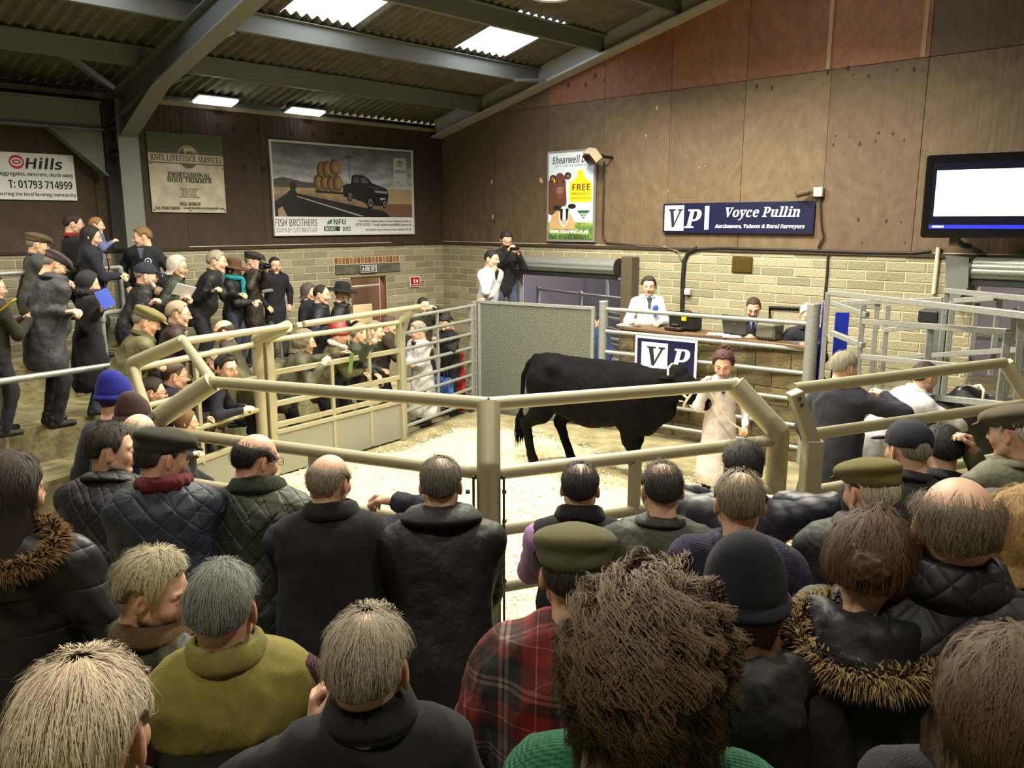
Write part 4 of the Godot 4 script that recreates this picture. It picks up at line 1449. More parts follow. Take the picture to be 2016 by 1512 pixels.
# ---------------------------------------------------------------- flat print: a small painter for posters
class Paint:
	var im: Image
	var w := 0
	var h := 0
	func _init(ww: int, hh: int, c: Color) -> void:
		w = ww
		h = hh
		im = Image.create(w, h, false, Image.FORMAT_RGB8)
		im.fill(c)
	func rect(x0: float, y0: float, x1: float, y1: float, c: Color) -> void:
		im.fill_rect(Rect2i(int(x0 * w), int(y0 * h), maxi(1, int((x1 - x0) * w)), maxi(1, int((y1 - y0) * h))), c)
	func poly(pts: Array, c: Color) -> void:
		var ys := 1e9
		var ye := -1e9
		for p in pts:
			ys = minf(ys, p[1] * h)
			ye = maxf(ye, p[1] * h)
		for y in range(maxi(0, int(ys)), mini(h - 1, int(ye)) + 1):
			var xs: Array = []
			for i in pts.size():
				var a: Array = pts[i]
				var b: Array = pts[(i + 1) % pts.size()]
				var ya: float = a[1] * h
				var yb: float = b[1] * h
				var yy := y + 0.5
				if (ya <= yy) != (yb <= yy):
					xs.append(lerpf(a[0] * w, b[0] * w, (yy - ya) / (yb - ya)))
			xs.sort()
			for i in range(0, xs.size() - 1, 2):
				var x0 := clampi(int(xs[i]), 0, w)
				var x1 := clampi(int(xs[i + 1]), 0, w)
				if x1 > x0:
					im.fill_rect(Rect2i(x0, y, x1 - x0, 1), c)
	func oval(cx: float, cy: float, rx: float, ry: float, c: Color) -> void:
		var pts: Array = []
		for i in 28:
			pts.append([cx + rx * cos(TAU * i / 28), cy + ry * sin(TAU * i / 28)])
		poly(pts, c)
	func ring(cx: float, cy: float, rx: float, ry: float, t: float, c: Color, inner: Color) -> void:
		oval(cx, cy, rx, ry, c)
		oval(cx, cy, rx - t, ry - t * w / h, inner)
	func bands(y0: float, y1: float, a: Color, b: Color, x0 := 0.0, x1 := 1.0, mott := 0.0) -> void:
		var nz := FastNoiseLite.new()
		nz.frequency = 0.012
		nz.fractal_octaves = 4
		for y in range(int(y0 * h), int(y1 * h)):
			var c := a.lerp(b, (float(y) / h - y0) / (y1 - y0))
			if mott <= 0.0:
				im.fill_rect(Rect2i(int(x0 * w), y, int((x1 - x0) * w), 1), c)
				continue
			for x in range(int(x0 * w), int(x1 * w)):
				var m := 1.0 + mott * nz.get_noise_2d(x * 0.6, y * 1.6)
				im.set_pixel(x, y, Color(c.r * m, c.g * m, c.b * m))
	func texture() -> ImageTexture:
		return ImageTexture.create_from_image(im)

var sg := {}      # the sign being lettered: node, basis, origin (top left), width, height
func sign_board(called: String, label: String, tl: Vector3, right: Vector3, w: float, h: float, m: Material, normal: Vector3, category := "sign", thick := 0.012) -> Node3D:
	var up := normal.cross(right).normalized()
	var c := tl + right * w * 0.5 - up * h * 0.5
	var t := thing(called, label, category, c)
	var b := Basis(right, up, normal)
	var mb := MB.new()
	mb.has_uv = true
	mb.box(Transform3D(b, normal * thick * 0.5), Vector3(w, h, thick))
	part(t, "board", mb.mesh(m))
	sg = {"t": t, "b": b, "w": w, "h": h, "z": thick + 0.001}
	return t
func on(fx: float, fy: float, z := 0.0) -> Vector3:
	return sg.b * Vector3((fx - 0.5) * sg.w, (0.5 - fy) * sg.h, sg.z + z)
func tx(words: String, fx: float, fy: float, fw: float, fh: float, c: Color, font := "Droid Sans", bold := false, slant := 0.0) -> void:
	var key := "ink " + c.to_html()
	lettering(sg.t, words, on(fx, fy), fw * sg.w, fh * sg.h, mat(key, c, 0.6), sg.b, font, bold, slant)
func patch(called: String, fx0: float, fy0: float, fx1: float, fy1: float, m: Material, z := 0.0, thick := 0.002) -> void:
	var mb := MB.new()
	mb.box(Transform3D(sg.b, on((fx0 + fx1) * 0.5, (fy0 + fy1) * 0.5, z - 0.0005)), Vector3((fx1 - fx0) * sg.w, (fy1 - fy0) * sg.h, thick))
	part(sg.t, called, mb.mesh(m))
func disc(called: String, fx: float, fy: float, rx: float, ry: float, m: Material, z := 0.0, hole := 0.0) -> void:
	var mb := MB.new()
	var b: Basis = sg.b
	mb.lathe([Vector2(maxf(hole, 0.001), 0.0012), Vector2(1, 0.0012), Vector2(1, 0)], 32, Transform3D(Basis(b.x * rx, b.z, -b.y * ry), on(fx, fy, z)))
	part(sg.t, called, mb.mesh(m))
func outline(called: String, pts: Array, m: Material, z := 0.0) -> void:
	var q := PackedVector2Array()
	for p in pts:
		q.append(Vector2((p[0] - 0.5) * sg.w, (0.5 - p[1]) * sg.h))
	var mb := MB.new()
	mb.prism(q, Transform3D(sg.b, sg.b * Vector3(0, 0, sg.z + z)), 0.002)
	part(sg.t, called, mb.mesh(m))
func picture(p: Paint, fx0: float, fy0: float, fx1: float, fy1: float, key: String) -> void:
	var m := mat("print " + key, Color(1, 1, 1), 0.5)
	m.albedo_texture = p.texture()
	m.uv1_triplanar = false
	var mb := MB.new()
	mb.has_uv = true
	mb.quad(on(fx0, fy1, 0.001), on(fx1, fy1, 0.001), on(fx1, fy0, 0.001), on(fx0, fy0, 0.001))
	part(sg.t, "print", mb.mesh(m))

func signs() -> void:
	var R := Vector3(0, 0, -1)      # rightwards along the left wall
	var N := Vector3.RIGHT
	var white := mat("sign white", Color(0.86, 0.86, 0.86), 0.5)
	var ink := Color(0.06, 0.06, 0.07)
	# ---- white trade sign cut by the frame
	var tr := WX(143, 306, XW + 0.03)
	var br := WX(154, 395, XW + 0.03)
	var hh := tr.y - br.y
	var ww := 1.16
	sign_board("trade_sign", "white trade sign with bold black lettering left of the column", tr - R * ww, R, ww, hh, white, N)
	tx("Hills", 0.70, 0.21, 0.36, 0.25, ink, "Droid Sans", true, 0.22)
	tx("aggregates, concrete, muck-away", 0.62, 0.46, 0.72, 0.11, ink, "Droid Sans", true)
	tx("T: 01793 714999", 0.645, 0.67, 0.63, 0.17, ink, "Droid Sans", true)
	tx("supporting the local farming community", 0.57, 0.89, 0.84, 0.10, ink, "Droid Sans", true)
	var red := mat("logo red", Color(0.72, 0.16, 0.22), 0.5)
	disc("emblem", 0.43, 0.2, 0.085, 0.085, red)
	disc("emblem", 0.43, 0.2, 0.066, 0.05, white, 0.001)
	disc("emblem", 0.43, 0.2, 0.05, 0.03, red, 0.002)
	disc("emblem", 0.43, 0.2, 0.03, 0.012, white, 0.003)
	# ---- banner of the hoof trimmer
	var tl := WX(286, 257, XW + 0.03)
	var b2 := WX(445, 419, XW + 0.03)
	var cream := mat("banner cream", Color(0.80, 0.77, 0.68), 0.6, 0.0, noise_tex("cloth face", 256, 0.02, Color(0.8, 0.8, 0.8), Color.WHITE), 0.8)
	var olive := Color(0.24, 0.23, 0.16)
	ww = absf(b2.z - tl.z)
	hh = tl.y - b2.y
	sign_board("trade_banner", "cream cloth banner with a green top and a round cow emblem", tl, R, ww, hh, cream, N, "banner")
	var grn := mat("banner green", Color(0.30, 0.31, 0.24), 0.7)
	patch("green_band", 0.0, 0.0, 1.0, 0.27, grn)
	patch("title_band", 0.0, 0.26, 1.0, 0.385, cream, 0.001)
	patch("green_band", 0.0, 0.37, 1.0, 0.385, grn, 0.002)
	disc("emblem", 0.52, 0.3, 0.155, 0.165, cream, 0.001)
	disc("emblem", 0.52, 0.3, 0.14, 0.15, grn, 0.002)
	disc("emblem", 0.52, 0.3, 0.128, 0.138, mat("emblem green", Color(0.36, 0.36, 0.29), 0.7), 0.003)
	outline("cow_emblem", [[0.46, 0.21], [0.47, 0.175], [0.60, 0.18], [0.61, 0.25], [0.595, 0.25], [0.59, 0.22], [0.50, 0.22], [0.495, 0.25], [0.48, 0.25]], cream, 0.005)
	patch("title_band", 0.0, 0.262, 1.0, 0.372, cream, 0.006)
	sg.z += 0.008
	tx("KNEL LIVESTOCK SERVICES", 0.5, 0.315, 0.95, 0.075, olive, "Droid Serif", true)
	tx("PROFESSIONAL", 0.52, 0.52, 0.57, 0.06, olive, "Droid Serif", true)
	tx("HOOF TRIMMER", 0.52, 0.585, 0.60, 0.06, olive, "Droid Serif", true)
	var small := ["£10 for all 4 feet", "£5 for 2 feet", "£5 for a block", "£2.50 for a bandage"]
	for i in 4:
		tx(small[i], 0.5, 0.70 + 0.034 * i, [0.24, 0.18, 0.2, 0.28][i], 0.03, Color(0.36, 0.35, 0.28), "Droid Serif")
	tx("NEIL BISHOP", 0.5, 0.89, 0.28, 0.04, olive, "Droid Serif", true)
	tx("Tel. 07902 348585", 0.2, 0.945, 0.32, 0.036, olive, "Droid Serif", true)
	tx("email knellivestock@gmail.com", 0.69, 0.945, 0.56, 0.038, olive, "Droid Serif", true)
	var eye := mat("eyelet", Color(0.12, 0.11, 0.1), 0.4, 0.4)
	for q in [[0.02, 0.97], [0.5, 0.975], [0.98, 0.97], [0.02, 0.4], [0.98, 0.42]]:
		disc("eyelet", q[0], q[1], 0.01, 0.01, eye)
	# ---- pick-up hoarding
	tl = WX(528, 274, XW + 0.03)
	b2 = WX(814, 461, XW + 0.03)
	ww = absf(b2.z - tl.z)
	hh = tl.y - b2.y
	sign_board("truck_hoarding", "wide hoarding showing a dark pick-up truck and round bales", tl, R, ww, hh, white, N, "hoarding", 0.02)
	picture(truck_print(), 0.012, 0.02, 0.988, 0.795, "truck")
	tx("FISH BROTHERS", 0.145, 0.86, 0.27, 0.075, ink, "Droid Sans", false)
	tx("DRIVEN BY CUSTOMER CARE", 0.145, 0.94, 0.27, 0.05, Color(0.45, 0.45, 0.47), "Droid Sans")
	tx("NFU", 0.435, 0.85, 0.085, 0.06, Color(0.12, 0.25, 0.16), "Droid Sans", true)
	outline("leaf_emblem", [[0.345, 0.88], [0.355, 0.84], [0.385, 0.82], [0.38, 0.87]], mat("leaf green", Color(0.30, 0.45, 0.33), 0.6))
	patch("badge", 0.325, 0.90, 0.435, 0.955, mat("badge teal", Color(0.10, 0.24, 0.22), 0.6))
	patch("badge", 0.455, 0.905, 0.51, 0.955, mat("badge grey", Color(0.33, 0.42, 0.40), 0.6))
	sg.z += 0.003
	tx("BASC", 0.37, 0.928, 0.075, 0.036, Color(0.9, 0.9, 0.9), "Droid Serif", true)
	tx("CLA", 0.482, 0.93, 0.045, 0.034, Color(0.9, 0.9, 0.9), "Droid Sans", true)
	tx("For further details please contact Stefanie Oates on", 0.775, 0.845, 0.41, 0.036, ink)
	tx("01793 427875   Email: stefanie.oates@fish-bros.co.uk", 0.765, 0.885, 0.43, 0.036, ink)
	tx("Fish Brothers Toyota, Penzance Drive, Swindon, SN5 7RX", 0.80, 0.945, 0.36, 0.032, ink)
	patch("logo_card", 0.845, 0.10, 0.945, 0.47, mat("card white", Color(0.72, 0.72, 0.73), 0.5), 0.002)
	sg.z += 0.004
	var dk := mat("emblem dark", Color(0.20, 0.20, 0.21), 0.4, 0.2)
	disc("emblem", 0.895, 0.17, 0.075, 0.052, dk, 0.0, 0.86)
	disc("emblem", 0.895, 0.155, 0.045, 0.022, dk, 0.0, 0.76)
	disc("emblem", 0.895, 0.17, 0.02, 0.05, dk, 0.0, 0.62)
	tx("TOYOTA", 0.895, 0.26, 0.08, 0.035, Color(0.2, 0.2, 0.2), "Droid Sans", true)
	tx("ALWAYS A", 0.88, 0.385, 0.05, 0.02, Color(0.5, 0.5, 0.5))
	tx("BETTER WAY", 0.89, 0.42, 0.07, 0.02, Color(0.5, 0.5, 0.5))
	var fr := mat("frame white", Color(0.80, 0.80, 0.80), 0.4, 0.1)
	patch("frame_edge", 0.0, 0.0, 1.0, 0.016, fr, 0.0, 0.02)
	patch("frame_edge", 0.0, 0.984, 1.0, 1.0, fr, 0.0, 0.02)
	patch("frame_edge", 0.0, 0.016, 0.008, 0.984, fr, 0.0, 0.02)
	patch("frame_edge", 0.992, 0.016, 1.0, 0.984, fr, 0.0, 0.02)
	# ---- tag supplier's poster on the gable wall
	R = Vector3.RIGHT
	N = Vector3.BACK
	tl = WZ(1080, 299, ZW + 0.03)
	b2 = WZ(1172, 477, ZW + 0.03)
	ww = b2.x - tl.x
	hh = tl.y - b2.y
	sign_board("tag_poster", "framed poster of a brown cow and a sheep under the floodlight", tl, R, ww, hh, mat("poster frame", Color(0.62, 0.62, 0.60), 0.35, 0.5), N, "poster", 0.03)
	picture(cow_print(), 0.035, 0.025, 0.965, 0.975, "cow and sheep")
	tx("Shearwell Data", 0.55, 0.10, 0.86, 0.085, Color(0.22, 0.22, 0.24), "Droid Sans", true, 0.2)
	tx("Call or visit our online shop", 0.52, 0.168, 0.72, 0.042, Color(0.25, 0.27, 0.3), "Droid Sans", false, 0.2)
	tx("FREE", 0.72, 0.405, 0.36, 0.07, Color(0.45, 0.08, 0.20), "Droid Sans", true)
	tx("Replacement", 0.72, 0.475, 0.37, 0.036, Color(0.25, 0.25, 0.15), "Droid Sans", true)
	tx("Cattle & Sheep Tags", 0.72, 0.523, 0.44, 0.032, Color(0.25, 0.25, 0.15), "Droid Sans", true)
	tx("Shearwell", 0.80, 0.69, 0.17, 0.02, Color(0.9, 0.93, 0.9), "Droid Sans", true)
	tx("Data", 0.80, 0.715, 0.09, 0.02, Color(0.9, 0.93, 0.9), "Droid Sans", true)
	tx("www.shearwell.co.uk", 0.48, 0.882, 0.82, 0.05, Color(0.93, 0.93, 0.93), "Droid Sans", true)
	tx("Tel: 01643 841611", 0.48, 0.948, 0.82, 0.055, Color(0.16, 0.18, 0.16), "Droid Sans", true)
	# ---- auctioneers' sign on the wall
	tl = WZ(1308, 401, ZW + 0.04)
	b2 = WZ(1601, 461, ZW + 0.04)
	var navy := mat("sign navy", Color(0.05, 0.07, 0.20), 0.35)
	ww = b2.x - tl.x
	hh = tl.y - b2.y
	sign_board("auctioneer_sign", "long navy sign with white italic lettering above the rostrum", tl, R, ww, hh, navy, N, "sign", 0.02)
	patch("white_square", 0.012, 0.07, 0.155, 0.93, white)
	patch("white_bar", 0.305, 0.1, 0.335, 0.88, white)
	var pale := Color(0.92, 0.92, 0.92)
	tx("P", 0.225, 0.52, 0.10, 0.62, pale, "Droid Serif", true, 0.25)
	tx("Voyce Pullin", 0.68, 0.36, 0.48, 0.42, pale, "Droid Serif", true, 0.25)
	tx("Auctioneers, Valuers & Rural Surveyors", 0.665, 0.78, 0.57, 0.16, pale, "Droid Serif", true, 0.25)
	sg.z += 0.004
	tx("V", 0.085, 0.5, 0.105, 0.62, Color(0.04, 0.05, 0.14), "Droid Serif", true, 0.2)
	for x in [0.22, 0.42, 0.63, 0.86]:
		for y in [0.05, 0.94]:
			disc("screw", x, y, 0.008, 0.008, eye)
	# ---- auctioneers' board hung on the rostrum rails
	var fz := (P5.z + P6.z) * 0.5 + 0.03
	tl = WZ(1257, 659, P5.z - 0.08)
	tl = Vector3(tl.x, tl.y, lerpf(P5.z, P6.z, (tl.x - P5.x) / (P6.x - P5.x)) + 0.035)
	var tr2 := WZ(1375, 673, P6.z + 0.2)
	var dir := (at_h(P6, 0) - at_h(P5, 0)).normalized()
	var t1 := tl.x
	ww = 0.80
	for i in 200:
		var q := tl + dir * (0.4 + 0.005 * i)
		var pq := cam_b.inverse() * (q - Vector3(0, HC, 0))
		if 1008.0 + F * pq.x / -pq.z > 1374.0:
			ww = 0.4 + 0.005 * i
			break
	hh = 0.80
	N = dir.cross(Vector3.UP) * -1.0
	if N.z < 0:
		N = -N
	sign_board("rostrum_board", "square navy board with white letters hung on the rostrum rails", tl, dir, ww, hh, white, N, "sign", 0.015)
	patch("navy_field", 0.035, 0.035, 0.965, 0.965, navy)
	sg.z += 0.003
	patch("white_square", 0.11, 0.09, 0.54, 0.52, white)
	tx("P", 0.75, 0.32, 0.26, 0.33, pale, "Droid Serif", true, 0.25)
	tx("Voyce Pullin", 0.5, 0.65, 0.86, 0.15, pale, "Droid Serif", true, 0.25)
	tx("Auctioneers, Valuers", 0.5, 0.80, 0.82, 0.07, pale, "Droid Serif", true, 0.25)
	tx("& Rural Surveyors", 0.5, 0.89, 0.72, 0.07, pale, "Droid Serif", true, 0.25)
	sg.z += 0.004
	tx("V", 0.325, 0.31, 0.30, 0.31, Color(0.04, 0.05, 0.14), "Droid Serif", true, 0.2)
	# ---- fire exit and extinguisher signs
	R = Vector3(0, 0, -1)
	N = Vector3.RIGHT
	tl = WX(709, 522, XW + 0.06)
	b2 = WX(741, 536, XW + 0.06)
	sign_board("fire_exit_sign", "small black and white fire exit sign on the lintel", tl, R, absf(b2.z - tl.z), tl.y - b2.y, mat("sign black", Color(0.05, 0.06, 0.05), 0.5), N)
	patch("border", 0.02, 0.04, 0.98, 0.12, white)
	patch("border", 0.02, 0.88, 0.98, 0.96, white)
	patch("border", 0.0, 0.04, 0.03, 0.96, white)
	patch("border", 0.97, 0.04, 1.0, 0.96, white)
	tx("FIRE EXIT", 0.61, 0.5, 0.66, 0.55, pale, "Droid Sans", true)
	outline("running_man", [[0.09, 0.78], [0.13, 0.5], [0.09, 0.35], [0.17, 0.28], [0.22, 0.45], [0.2, 0.62], [0.24, 0.78], [0.2, 0.8], [0.16, 0.66], [0.13, 0.8]], white)
	tl = WX(806, 545, XW + 0.03)
	b2 = WX(826, 564, XW + 0.03)
	sign_board("extinguisher_sign", "small square red fire extinguisher sign near the corner", tl, R, absf(b2.z - tl.z), tl.y - b2.y, white, N, "sign", 0.02)
	patch("red_field", 0.06, 0.06, 0.94, 0.94, mat("sign red", Color(0.62, 0.05, 0.09), 0.5))
	sg.z += 0.003
	patch("extinguisher_symbol", 0.34, 0.26, 0.48, 0.62, white)
	patch("extinguisher_symbol", 0.38, 0.17, 0.44, 0.27, white)
	outline("flame_symbol", [[0.62, 0.6], [0.58, 0.42], [0.66, 0.22], [0.70, 0.38], [0.76, 0.3], [0.78, 0.5], [0.74, 0.6]], white)
	tx("FIRE POINT", 0.5, 0.78, 0.66, 0.09, pale, "Droid Sans", true)

func truck_print() -> Paint:
	var p := Paint.new(900, 380, Color(0.5, 0.5, 0.52))
	p.bands(0.0, 0.60, Color(0.34, 0.34, 0.36), Color(0.72, 0.72, 0.75), 0.0, 1.0, 0.28)
	p.poly([[0, 0.5], [0.06, 0.46], [0.2, 0.52], [0.3, 0.53], [0.3, 0.62], [0, 0.62]], Color(0.30, 0.28, 0.28))
	p.bands(0.60, 1.0, Color(0.62, 0.53, 0.40), Color(0.42, 0.35, 0.26), 0.0, 1.0, 0.3)
	p.poly([[0.1, 0.66], [0.62, 0.86], [1.0, 0.98], [1.0, 1.0], [0.0, 1.0], [0.0, 0.8]], Color(0.10, 0.095, 0.10))      # road
	p.poly([[0.0, 0.86], [0.18, 0.74], [0.52, 1.0], [0.1, 1.0]], Color(0.06, 0.055, 0.06))
	p.poly([[0.13, 0.715], [0.15, 0.715], [0.62, 0.99], [0.585, 0.99]], Color(0.66, 0.64, 0.60))
	p.rect(0.72, 0.58, 1.0, 0.80, Color(0.66, 0.58, 0.44))
	p.poly([[0.72, 0.80], [1.0, 0.80], [1.0, 1.0], [0.82, 1.0]], Color(0.45, 0.34, 0.26))
	p.rect(0.515, 0.10, 0.52, 0.45, Color(0.12, 0.12, 0.13))
	p.rect(0.49, 0.13, 0.545, 0.145, Color(0.12, 0.12, 0.13))
	for q in [[0.30, 0.52], [0.345, 0.52], [0.325, 0.34], [0.362, 0.33], [0.39, 0.53], [0.415, 0.30], [0.43, 0.52]]:      # round bales on the trailer
		p.oval(q[0], q[1], 0.036, 0.115, Color(0.20, 0.15, 0.09))
		p.oval(q[0] + 0.006, q[1], 0.032, 0.105, Color(0.46, 0.36, 0.22))
		p.oval(q[0] + 0.012, q[1] - 0.01, 0.02, 0.075, Color(0.58, 0.46, 0.29))
	p.poly([[0.27, 0.63], [0.50, 0.65], [0.50, 0.68], [0.27, 0.66]], Color(0.08, 0.08, 0.08))
	p.poly([[0.465, 0.55], [0.50, 0.52], [0.525, 0.52], [0.535, 0.41], [0.55, 0.385], [0.62, 0.39], [0.66, 0.44], [0.685, 0.50], [0.75, 0.54], [0.80, 0.58], [0.81, 0.66], [0.80, 0.79], [0.74, 0.84], [0.63, 0.80], [0.55, 0.74], [0.47, 0.71]], Color(0.09, 0.09, 0.105))
	p.poly([[0.545, 0.50], [0.55, 0.42], [0.585, 0.42], [0.59, 0.505]], Color(0.30, 0.31, 0.34))
	p.poly([[0.60, 0.51], [0.60, 0.42], [0.635, 0.43], [0.665, 0.50]], Color(0.34, 0.35, 0.38))
	p.poly([[0.63, 0.54], [0.74, 0.55], [0.79, 0.585], [0.68, 0.58]], Color(0.24, 0.24, 0.27))
	p.poly([[0.70, 0.60], [0.80, 0.615], [0.80, 0.65], [0.71, 0.64]], Color(0.55, 0.56, 0.58))
	p.poly([[0.715, 0.66], [0.80, 0.67], [0.795, 0.72], [0.72, 0.71]], Color(0.05, 0.05, 0.06))
	p.rect(0.745, 0.715, 0.785, 0.745, Color(0.75, 0.75, 0.72))
	for q in [[0.515, 0.70, 0.022, 0.075], [0.665, 0.79, 0.027, 0.095], [0.775, 0.80, 0.018, 0.07]]:
		p.oval(q[0], q[1], q[2], q[3], Color(0.03, 0.03, 0.03))
		p.oval(q[0] + 0.003, q[1], q[2] * 0.62, q[3] * 0.64, Color(0.45, 0.45, 0.46))
		p.oval(q[0] + 0.003, q[1], q[2] * 0.3, q[3] * 0.3, Color(0.12, 0.12, 0.12))
	p.poly([[0.05, 1.0], [0.07, 0.78], [0.09, 0.66], [0.13, 0.60], [0.15, 0.68], [0.14, 0.82], [0.17, 0.92], [0.16, 1.0]], Color(0.09, 0.085, 0.09))
	p.oval(0.125, 0.58, 0.022, 0.06, Color(0.12, 0.10, 0.10))
	p.poly([[0.02, 0.9], [0.05, 0.86], [0.08, 1.0], [0.02, 1.0]], Color(0.60, 0.52, 0.44))
	return p
func cow_print() -> Paint:
	var p := Paint.new(360, 500, Color(0.8, 0.86, 0.9))
	p.bands(0.0, 0.45, Color(0.84, 0.87, 0.90), Color(0.78, 0.85, 0.90))
	p.bands(0.45, 0.8, Color(0.70, 0.80, 0.86), Color(0.82, 0.88, 0.86))
	p.bands(0.8, 1.0, Color(0.55, 0.64, 0.34), Color(0.30, 0.42, 0.16), 0.0, 1.0, 0.4)
	for i in 40:
		var x := 0.62 + 0.38 * fposmod(i * 0.618, 1.0)
		p.poly([[x, 0.9], [x + 0.01, 0.9], [x + 0.03 * sin(i * 3.1), 0.78 + 0.05 * sin(i * 1.7)]], Color(0.25 + 0.1 * sin(i), 0.42, 0.16))
	var br := Color(0.40, 0.25, 0.19)
	p.poly([[0.0, 0.32], [0.06, 0.28], [0.2, 0.30], [0.4, 0.40], [0.42, 0.56], [0.36, 0.68], [0.2, 0.74], [0.0, 0.70]], Color(0.36, 0.22, 0.17))
	p.oval(0.26, 0.36, 0.14, 0.135, br)
	p.poly([[0.18, 0.40], [0.36, 0.40], [0.33, 0.52], [0.21, 0.52]], Color(0.44, 0.28, 0.21))
	p.oval(0.10, 0.285, 0.075, 0.04, Color(0.20, 0.12, 0.10))
	p.oval(0.44, 0.265, 0.075, 0.042, Color(0.20, 0.12, 0.10))
	p.oval(0.10, 0.29, 0.035, 0.02, Color(0.62, 0.45, 0.30))
	p.oval(0.445, 0.27, 0.04, 0.022, Color(0.55, 0.36, 0.30))
	p.rect(0.12, 0.30, 0.155, 0.335, Color(0.92, 0.80, 0.10))
	p.oval(0.265, 0.425, 0.075, 0.035, Color(0.58, 0.42, 0.37))
	p.oval(0.19, 0.335, 0.015, 0.012, Color(0.05, 0.03, 0.03))
	p.oval(0.335, 0.33, 0.015, 0.012, Color(0.05, 0.03, 0.03))
	p.oval(0.235, 0.425, 0.012, 0.009, Color(0.12, 0.06, 0.06))
	p.oval(0.295, 0.425, 0.012, 0.009, Color(0.12, 0.06, 0.06))
	# yellow tag
	var ye := Color(0.93, 0.85, 0.12)
	p.poly([[0.48, 0.36], [0.64, 0.28], [0.66, 0.21], [0.78, 0.21], [0.80, 0.28], [0.97, 0.36], [0.97, 0.55], [0.92, 0.57], [0.52, 0.57], [0.48, 0.55]], ye)
	p.oval(0.72, 0.235, 0.02, 0.015, Color(0.85, 0.75, 0.08))
	# sheep
	p.poly([[0.02, 0.86], [0.08, 0.72], [0.2, 0.66], [0.5, 0.70], [0.6, 0.78], [0.6, 0.88], [0.02, 0.88]], Color(0.74, 0.62, 0.44))
	p.oval(0.36, 0.73, 0.11, 0.12, Color(0.88, 0.84, 0.78))
	p.poly([[0.27, 0.64], [0.34, 0.64], [0.33, 0.80], [0.28, 0.76]], Color(0.10, 0.09, 0.09))
	p.poly([[0.40, 0.64], [0.47, 0.64], [0.45, 0.76], [0.40, 0.80]], Color(0.10, 0.09, 0.09))
	p.poly([[0.34, 0.62], [0.40, 0.62], [0.41, 0.80], [0.33, 0.80]], Color(0.92, 0.90, 0.86))
	p.oval(0.20, 0.63, 0.09, 0.028, Color(0.12, 0.11, 0.10))
	p.oval(0.54, 0.615, 0.09, 0.03, Color(0.10, 0.09, 0.09))
	p.oval(0.37, 0.80, 0.05, 0.03, Color(0.84, 0.62, 0.60))
	p.poly([[0.66, 0.665], [0.94, 0.665], [0.80, 0.76]], Color(0.10, 0.36, 0.26))
	return p

# ---------------------------------------------------------------- things fixed to the walls
func cable(label: String, pts: Array, r: float, c: Color) -> void:
	var o: Vector3 = pts[0]
	var t := thing("cable", label, "cable", o)
	var cv := Curve3D.new()
	for p in pts:
		cv.add_point(p - o)
	var mb := MB.new()
	var q: Array = []
	for p in pts:
		q.append(p - o)
	mb.tube(q, r, 8)
	part(t, "sheath", mb.mesh(mat("cable " + c.to_html(), c, 0.6)))
func roller(label: String, x0: float, x1: float, y: float) -> void:
	var t := thing("roller_shutter", label, "shutter", Vector3((x0 + x1) * 0.5, y, ZW + 0.16))
	var w := x1 - x0
	var mb := MB.new()
	var prof: Array = []
	for i in 49:
		var an := TAU * i / 48
		prof.append([0.115 + 0.010 * absf(sin(an * 5.0)), an])
	for i in 48:
		var a := Vector3(0, prof[i][0] * sin(prof[i][1]), prof[i][0] * cos(prof[i][1]))
		var b := Vector3(0, prof[i + 1][0] * sin(prof[i + 1][1]), prof[i + 1][0] * cos(prof[i + 1][1]))
		mb.oquad(a - Vector3(w / 2, 0, 0), a + Vector3(w / 2, 0, 0), b + Vector3(w / 2, 0, 0), b - Vector3(w / 2, 0, 0), Vector3.ZERO)
	part(t, "rolled_curtain", mb.mesh(m_galv()))
	mb = MB.new()
	for s in [-1.0, 1.0]:
		mb.tube([Vector3(s * w * 0.5, 0, 0), Vector3(s * (w * 0.5 + 0.012), 0, 0)], 0.14, 24)
	part(t, "end_plate", mb.mesh(mat("dark plate", Color.BLACK)))
	mb = MB.new()
	mb.box(here(Vector3(0, -0.15, 0.03)), Vector3(w, 0.07, 0.05), 0.006)
	part(t, "bottom_bar", mb.mesh(mat("dark bar", Color(0.12, 0.12, 0.12), 0.5)))
